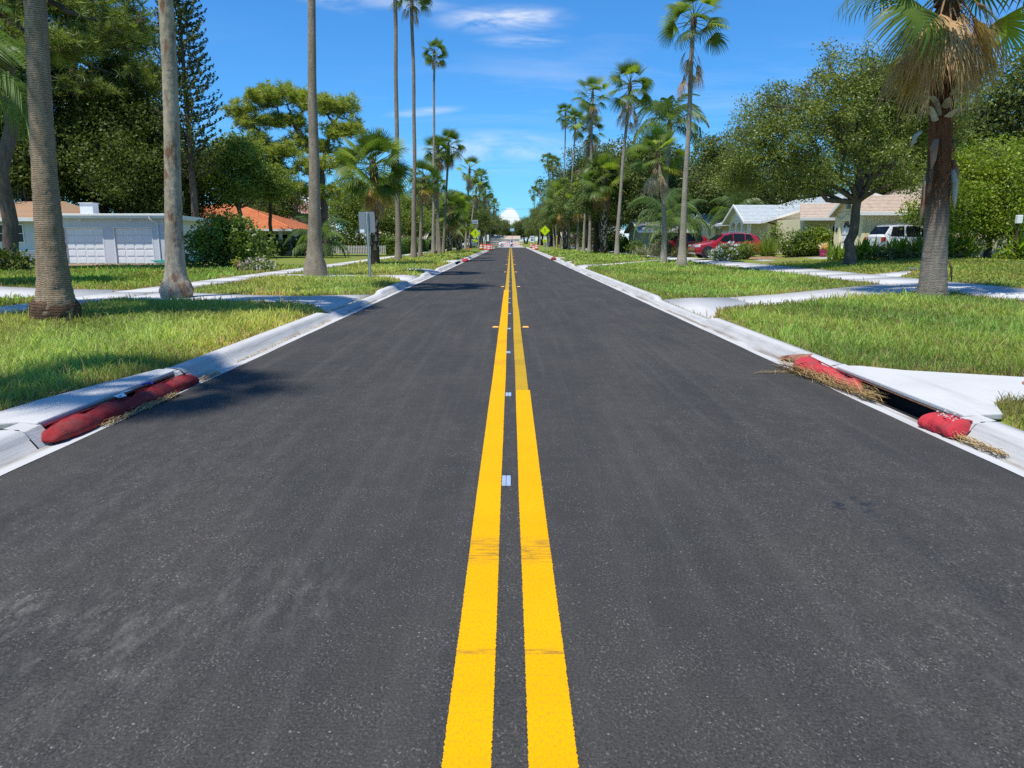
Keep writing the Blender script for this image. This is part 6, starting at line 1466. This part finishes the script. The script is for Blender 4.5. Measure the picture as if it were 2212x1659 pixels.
        MB().box(x0_, x1_, *sorted((s * (hw * .94), s * (hw + .012))), .22, .36).build('sill_trim', M['trim'], t)
    return t
red_prof = [(-2.33, .42, .62, .74), (-2.25, .25, .70, .86), (-1.9, .22, .84, .98), (-1.25, .22, .95, 1.08), (-1.02, .22, .97, 1.13), (-.30, .22, 1.0, 1.58), (.15, .22, 1.02, 1.68), (.9, .22, 1.05, 1.69), (1.6, .22, 1.10, 1.62), (1.95, .24, 1.12, 1.50), (2.22, .30, 1.05, 1.14), (2.33, .42, .80, .92)]
red_l = dict(glass=[(4, 5, 'windscreen'), (10, 9, 'rear_window')], boxes=[('headlight', 'lamp_clear', (-2.30, -1.95, .42, .90, .70, .86)), ('tail_light', 'lamp_red', (2.0, 2.27, .62, .93, .86, 1.06)), ('grille_bar', 'chrome', (-2.335, -2.30, .05, .35, .58, .74)), ('fog_trim', 'trim', (-2.335, -2.2, .1, .8, .34, .46))])
car('shiny dark red sport utility car behind the blue flowered bush', 14.95, 52.6, gz(15.4) + .06, .03, 4.66, 1.84, red_prof, 1, 'carred', [(-.86, .28, -.36, .28), (.34, 1.12, .34, 1.10), (1.18, 1.78, 1.16, 1.50)], (-1.42, 1.30), .36, red_l, None, True)
car('second red car with a dark top parked behind the fountain grass', 15.4, 68.0, gz(16.4), .05, 4.6, 1.85, red_prof, 1, 'carred', [(-.86, .28, -.36, .28), (.34, 1.12, .34, 1.10), (1.18, 1.78, 1.16, 1.50)], (-1.42, 1.30), .36, red_l, 'carnavy')
wp = [(-2.22, .45, .72, .92), (-2.14, .28, .92, 1.08), (-1.5, .26, 1.02, 1.14), (-1.05, .26, 1.04, 1.17), (-.45, .26, 1.06, 1.66), (-.1, .26, 1.06, 1.73), (1.0, .26, 1.08, 1.74), (1.75, .28, 1.10, 1.70), (2.10, .30, 1.10, 1.20), (2.22, .42, 1.06, 1.12)]
wl = dict(glass=[(3, 4, 'windscreen'), (8, 7, 'rear_window')], boxes=[('tail_light', 'lamp_red', (2.08, 2.245, .70, .90, .86, 1.10)), ('headlight', 'lamp_clear', (-2.20, -1.98, .5, .88, .76, .96)), ('rear_bumper', 'trim', (2.12, 2.27, .01, .86, .40, .62)), ('number_plate', 'signwhite', (2.21, 2.235, .005, .17, .84, .98))])
# nose towards +x: its tail faces the street
car('white sport utility car with roof bars half hidden by strap leaved plants', 22.0, 41.3, gz(21.9) + .02, math.pi + .10, 4.45, 1.8, wp, 1, 'carwhite', [(-.88, .05, -.42, .05), (.10, .92, .10, .90), (1.02, 1.82, 1.0, 1.66)], (-1.36, 1.30), .35, wl, None, True)
car('small silver car parked far down the left verge', -8.6, 158, .15, 1.3, 4.5, 1.8, red_prof, 1, 'carsilver', [(-.86, .28, -.36, .28), (.34, 1.12, .34, 1.10), (1.18, 1.78, 1.16, 1.50)], (-1.42, 1.30), .36, red_l)
car('white car standing across the closed end of the road', -1.0, 204, .02, .1, 4.6, 1.85, wp, 1, 'carwhite', [(-.88, .05, -.42, .05), (.10, .92, .10, .90), (1.02, 1.82, 1.0, 1.66)], (-1.36, 1.30), .35, wl)

# ------------------------------------------------------------------ signs, barrels and small street things
def plate(poly, thick, axis='y'): 
    mb = MB(); n = len(poly); mb.add([(a, -thick / 2, b) for a, b in poly] + [(a, thick / 2, b) for a, b in poly], [tuple(range(n)), tuple(range(2 * n - 1, n - 1, -1))] + [((i + 1) % n, i, n + i, n + (i + 1) % n) for i in range(n)]); return mb
def rect(w, h, z, r=.03):
    pts = []
    for (cx, cz, a0) in ((w / 2 - r, z - h / 2 + r, -90), (w / 2 - r, z + h / 2 - r, 0), (-w / 2 + r, z + h / 2 - r, 90), (-w / 2 + r, z - h / 2 + r, 180)):
        for q in (0, 45, 90): pts.append((cx + r * math.cos(R(a0 + q)), cz + r * math.sin(R(a0 + q))))
    return pts
def upost(t, h, m='steel', w=.05):
    mb = MB(); mb.box(-w, w, -.004, .004, 0, h); mb.box(-w, -w + .006, -.03, -.004, 0, h); mb.box(w - .006, w, -.03, -.004, 0, h); mb.box(-w * .35, w * .35, -.034, -.026, 0, h)
    return mb.build('post', M[m], t)
t = thing('street_sign', 'street sign seen from its grey back on a metal channel post, left verge', 'street sign', (-5.42, 28.9, .1), -.06); t.rotation_euler = (0, R(-1.2), -.06)
upost(t, 2.55, 'steel', .055)
pl = plate(rect(.62, .78, 2.16, .05), .004).build('plate', M['signback'], t); pl.location = (-.02, .03, 0)
sk = plate(rect(.17, .12, 1.84, .01), .002).build('sticker', M['signwhite'], t); sk.location = (-.22, .022, 0)
def tiny_bars(parent, spots, m, name, y=-.006):
    mb = MB()
    for (a, b, w, h) in spots: mb.box(a - w / 2, a + w / 2, y, y + .002, b - h / 2, b + h / 2)
    o = mb.build(name, M[m], parent); return o
def ped_sign(label, x, y, zc, size, rz, top=False, side_plate=False, plaque=False):
    t = thing('crossing_sign', label, 'crossing sign', (x, y, gz(x)), rz); z0 = zc - gz(x); h = size * .7071
    MB().tube([(0, .04, 0), (0, .04, z0 + h + (1.0 if top else .1))], .035, 8).build('post', M['steel'], t)
    d = plate([(0, z0 - h), (h, z0), (0, z0 + h), (-h, z0)], .006).build('diamond', M['fluo'], t)
    b = MB(); k = h * .5; y_ = -.008          # dark border and the walking figure
    for (p, q) in (((0, -1), (1, 0)), ((1, 0), (0, 1)), ((0, 1), (-1, 0)), ((-1, 0), (0, -1))):
        P = [(p[0] * h * f, z0 + p[1] * h * f) for f in (.93, .90)]; Q_ = [(q[0] * h * f, z0 + q[1] * h * f) for f in (.93, .90)]
        b.add([(P[0][0], y_, P[0][1]), (Q_[0][0], y_, Q_[0][1]), (Q_[1][0], y_, Q_[1][1]), (P[1][0], y_, P[1][1])], [(0, 1, 2, 3)])
    b.build('border', M['black'], d)
    f = MB()
    f.add([(.09 * k * math.cos(a) * 1.5 + .02 * k, y_, z0 + .78 * k + .135 * k * math.sin(a)) for a in np.linspace(0, 2 * math.pi, 12, endpoint=False)], [tuple(range(12))])
    for (a, c, w) in (((.02, .62), (0, .0), .17), ((0, .05), (.26, -.40), .11), ((.24, -.38), (.30, -.86), .10), ((0, .05), (-.14, -.42), .11), ((-.14, -.40), (-.40, -.82), .10), ((.05, .55), (.36, .16), .085), ((-.02, .55), (-.34, .22), .085)):
        dx, dz = c[0] - a[0], c[1] - a[1]; l = math.hypot(dx, dz); nx, nz = -dz / l * w / 2, dx / l * w / 2
        f.add([((a[0] - nx) * k, y_ - .001, z0 + (a[1] - nz) * k), ((a[0] + nx) * k, y_ - .001, z0 + (a[1] + nz) * k), ((c[0] + nx) * k, y_ - .001, z0 + (c[1] + nz) * k), ((c[0] - nx) * k, y_ - .001, z0 + (c[1] - nz) * k)], [(0, 3, 2, 1)])
    f.build('walking_figure', M['black'], d)
    zp = z0 - h - .28
    if not plaque:
        p = plate(rect(.62, .32, zp, .03), .006).build('plaque', M['fluo'], t); a = MB()
        a.add([(.22, -.006, zp + .10), (.17, -.006, zp + .12), (-.12, -.006, zp - .03), (-.09, -.006, zp - .07)], [(0, 1, 2, 3)]); a.add([(-.22, -.006, zp - .11), (-.06, -.006, zp - .12), (-.16, -.006, zp + .02)], [(0, 1, 2)]); a.build('arrow', M['black'], p)
    else:
        plate(rect(.42, .32, zp + .02, .03), .006).build('plaque', M['signwhite'], t); tiny_bars(t, [(-.08, zp + .05, .1, .12), (.08, zp + .05, .1, .12)], 'signback', 'legend')
        plate(rect(.62, .32, zp - .38, .03), .006).build('plaque', M['fluo'], t); tiny_bars(t, [(-.05, zp - .38, .22, .05), (.1, zp - .36, .05, .16)], 'black', 'arrow')
        MB().box(.22, .32, -.0, .06, 0, zp - .58).build('post', M['steel'], t)
    if top:
        b = MB().box(-.36, .36, -.03, .05, z0 + h + .62, z0 + h + 1.08).build('panel', M['signwhite'], t); p2 = MB().box(-.29, .29, -.036, -.031, z0 + h + .69, z0 + h + 1.01).build('screen', M['navy'], b)
        tiny_bars(b, [(-.16, z0 + h + .85, .1, .2), (.0, z0 + h + .85, .1, .2), (.16, z0 + h + .85, .1, .2)], 'skyblue', 'digits', -.04)
    if side_plate:
        q = plate(rect(.5, .75, z0 + .05, .03), .006).build('side_plate', M['signwhite'], t); q.location = (.48, .12, 0); q.rotation_euler = (0, 0, R(35)); MB().tube([(.45, .14, 0), (.45, .14, z0 + .4)], .035, 8).build('post', M['steel'], t)
ped_sign('fluorescent walking-person sign on the left with a display box above it', -4.85, 104, 2.55, 1.02, .12, True, True)
ped_sign('fluorescent walking-person sign on the right above a small arrow plaque', 5.0, 110, 3.02, 1.06, -.05, False, False, True)
def plain_sign(label, x, y, zc, w, h, m, rz=0.0, marks=()):
    t = thing('road_sign', label, 'road sign', (x, y, gz(x)), rz); z0 = zc - gz(x); upost(t, z0 + h / 2, 'steel', .05).location = (0, .04, 0); plate(rect(w, h, z0, .05), .006).build('plate', M[m], t)
    if marks: tiny_bars(t, [(a, z0 + b, c, d) for a, b, c, d in marks], 'black', 'legend')
    return t
plain_sign('white upright rectangular sign over the right barrels', 4.75, 166, 1.95, .95, 1.3, 'signwhite', 0, ((0, .38, .6, .1), (0, .2, .6, .1), (-.14, -.22, .22, .4), (.16, -.22, .22, .4)))
plain_sign('grey back of a sign on a post behind the left barrels', -4.7, 200, 1.8, .85, 1.1, 'signback')
plain_sign('white sign plate on the far left verge between the trunks', -5.3, 176, 2.2, .5, 1.5, 'signwhite')
plain_sign('pale blue sign high on a thin mast at the road end', .45, 206, 4.5, 1.15, .75, 'skyblue', .2)
t = thing('stop_paddle', 'red stop sign on a thin post in front of dark shrubs', 'stop sign', (11.7, 136, gz(11.7))); upost(t, 2.0, 'steel', .05).location = (0, .04, 0)
oc = [(.40 * math.cos(R(22.5 + 45 * k)), 2.1 + .40 * math.sin(R(22.5 + 45 * k))) for k in range(8)]
plate([(a * 1.06, 2.1 + (b - 2.1) * 1.06) for a, b in oc], .005).build('edge', M['signwhite'], t); f = plate(oc, .012).build('face', M['red'], t)
def letters(parent, text, size, x, z, y, m):
    cu = bpy.data.curves.new('lettering', 'FONT'); cu.body = text; cu.size = size; cu.align_x = 'CENTER'; cu.align_y = 'CENTER'; cu.extrude = .001; cu.offset = .004
    o = bpy.data.objects.new('lettering', cu); COL.objects.link(o); o.parent = parent; o.location = (x, y, z); o.rotation_euler = (R(90), 0, 0); cu.materials.append(M[m])
    bpy.context.view_layer.update(); me = bpy.data.meshes.new_from_object(o); n = link('lettering', me, parent, o.location, o.rotation_euler); bpy.data.objects.remove(o); return n
letters(t, 'STOP', .30, 0, 2.1, -.009, 'signwhite')
def barrel(label, x, y, z=None):
    t = thing('traffic_barrel', label, 'traffic barrel', (x, y, gz(x) if z is None else z), random.uniform(0, 3), 'orange and white traffic barrels')
    MB().tube([(0, 0, 0), (0, 0, .10)], [.36, .34], 18).build('rubber_base', M['black'], t)
    zs = [.10, .28, .43, .58, .73, .90]; rs = [.30, .285, .27, .255, .24, .225]
    for i in range(5):
        MB().tube([(0, 0, zs[i] + .002), (0, 0, zs[i] + .02), (0, 0, zs[i + 1] - .02), (0, 0, zs[i + 1])], [rs[i] * .96, rs[i], rs[i + 1], rs[i + 1] * .96], 18).build('band', M['orange' if i % 2 == 0 else 'signwhite'], t, smooth=False)
    MB().tube([(-.12, 0, .90), (-.1, 0, .99), (.1, 0, .99), (.12, 0, .90)], .025, 6).build('handle', M['orange'], t)
for i, (x, y, lab) in enumerate(((-4.7, 121, 'leftmost orange barrel on the left verge'), (-4.05, 122, 'second orange barrel from the left at the left kerb'), (-3.75, 124, 'middle orange barrel at the left kerb'), (-3.45, 121.5, 'orange barrel just left of the rightmost at the left kerb'), (-3.15, 123, 'rightmost orange barrel of the left kerb group, at the road edge'), (4.3, 124, 'front orange barrel under the white sign on the right'), (3.9, 126, 'orange barrel beside the front one on the right'), (4.3, 156, 'far orange barrel at the right kerb'), (11.9, 136.5, 'orange barrel at the foot of the stop sign'))):
    barrel(lab, x, y, .02 if abs(x) < 3.8 else None)
t = thing('survey_stake', 'orange ribboned survey stake on the left verge before the crossing sign', 'stake', (-5.75, 104, .13)); MB().box(-.03, .03, -.02, .02, 0, .62).build('stake', M['orange'], t); MB().box(-.2, .2, -.015, .0, .30, .42).build('ribbon', M['orange'], t)
t = thing('flag_marker', 'small orange flag marker in the shaded lawn before the garages', 'flag', (-13.1, 22.1, .13)); MB().tube([(0, 0, 0), (0, 0, .26)], .004, 5).build('wire', M['steel'], t); MB().add([(-.05, 0, .14), (.05, .01, .14), (.055, .0, .27), (-.05, .01, .27)], [(0, 1, 2, 3), (3, 2, 1, 0)]).build('flag', M['orange'], t)
t = thing('guard_pole', 'yellow guy wire guard pole on the right verge', 'pole', (7.6, 124, .13)); MB().tube([(0, 0, 0), (0, 0, 2.3)], .07, 8).build('sleeve', M['yellow'], t); MB().tube([(0, 0, 2.3), (.9, 0, 8)], .012, 4).build('wire', M['trim'], t)
def barricade(label, x, y, rz):
    t = thing('barricade', label, 'barricade', (x, y, .0), rz)
    for s in (-1, 1): MB().box(s * 1.05 - .04, s * 1.05 + .04, -.3, .3, 0, .06).box(s * 1.05 - .03, s * 1.05 + .03, -.03, .03, .06, 1.5).build('leg', M['steel'], t)
    for z in (.35, .8, 1.25):
        r_ = MB().box(-1.2, 1.2, -.05, -.03, z, z + .22).build('rail', M['signwhite'], t); st = MB()
        for k in range(5): st.add([(-1.2 + k * .48, -.053, z), (-1.0 + k * .48, -.053, z), (-.82 + k * .48, -.053, z + .22), (-1.02 + k * .48, -.053, z + .22)], [(0, 1, 2, 3)])
        st.build('stripe', M['orange'], r_)
barricade('orange striped barricade right of centre at the road end', 1.6, 186, .05); barricade('orange striped barricade left of centre at the road end', -1.2, 190, -.06); barricade('orange striped barricade at the left kerb of the road end', -4.2, 194, .3)
t = thing('white_shed', 'low pale building closing the road end', 'building', (-1.5, 300, .1)); MB().box(-7, 5, 0, 6, 0, 2.4).build('wall', M['creamwall2'], t); gable(t, (0, 0, 0), 'x', -7, 5, 0, 6, 2.4, 3.4, .3, 'shingle_tan', 'creamwall2', 4)
def pole_line():
    P = []
    for x, lab in ((-13.5, 'timber utility pole hidden among the left trees'), (13.2, 'timber utility pole among the right oaks')):
        t = thing('utility_pole', lab, 'utility pole', (x, 192, .13), 0, 'poles of the road crossing wires'); MB().tube([(0, 0, 0), (0, 0, 10.5)], [.16, .11], 9).build('mast', M['boot_bark'], t); MB().box(-.06, .06, -1, 1, 9.6, 9.75).build('crossarm', M['boot_bark'], t)
    for k, (z, lab) in enumerate(((9.7, 'upper wire crossing the road end'), (7.6, 'middle wire crossing the road end'), (5.2, 'lower wire crossing the road end'))):
        pts = [(-13.5 + 26.7 * f, 192 + .8 * (k - 1), z - .35 * math.sin(math.pi * f)) for f in np.linspace(0, 1, 12)]; prop(MB().tube(pts, .022, 4).build('overhead_wire', M['trim']), lab, 'wire')
pole_line()
# things by the right house
t = thing('flower_pot', 'bright pink pot holding a yellow and orange leaved plant at the garage corner', 'flower pot', (19.4, 46.6, gz(19.4))); MB().tube([(0, 0, 0), (0, 0, .05), (0, 0, .36), (0, 0, .40), (0, 0, .42)], [.17, .19, .25, .28, .27], 18).build('pot', M['pink'], t)
MB().tube([(0, 0, .36), (0, 0, .37)], .24, 14).build('soil', M['mulch'], t)
rp = np.random.default_rng(8); bs = rp.normal(size=(70, 3)) * np.array([.07, .07, .0]) + np.array([0, 0, .38]); V, Q, k = ribbons(bs, rp.uniform(0, 6.28, 70), rp.uniform(.35, .75, 70), rp.uniform(.5, 1.5, 70), np.full(70, .05), rp, .6)
cc = np.where(rp.uniform(size=(70, 1)) < .6, np.array([[.80, .50, .03]]), np.where(rp.uniform(size=(70, 1)) < .5, np.array([[.75, .20, .04]]), np.array([[.25, .35, .05]])))
link('croton_leaves', np_mesh('croton_leaves', V, Q, M['flower'], np.repeat(cc, k, 0)), t)
t = thing('utility_box', 'white utility box on a post among the plants at the right edge', 'utility box', (24.9, 37.1, .65)); MB().box(-.13, .13, -.1, .1, 1.75, 2.15).build('cabinet', M['white'], t, bevel=.02); MB().box(-.04, .04, .0, .06, 0, 1.75).build('post', M['boot_bark'], t)
prop(MB().tube([(16.4, 30.2, gz(16.4) + .0), (16.4, 30.2, gz(16.4) + .035)], .42, 20).build('utility_cover', M['signback']), 'flat grey utility cover in the lawn before the white car', 'cover')
prop(MB().tube([(0, 0, 0), (.0, 0, .5)], .02, 6).build('sprinkler_stub', M['steel']), 'thin grey pipe stub in the left verge by the second drive', 'pipe').location = (-7.1, 37.5, .12)
prop(MB().box(-.15, .15, -.1, .1, 0, .45).build('stone_lump', M['boot_bark'], smooth=False, bevel=.05), 'dark burnt stump between the two trunks past the hedge', 'stump').location = (-7.9, 79.5, .12)
mb = MB().box(-.25, .25, -.2, .2, .55, .9); mb.box(-.05, .05, -.05, .05, 0, .55); prop(mb.build('mailbox', M['offwhite'], bevel=.03), 'off-white letterbox behind the rust brown trunk', 'mailbox').location = (11.6, 105, .16)
make_grass()
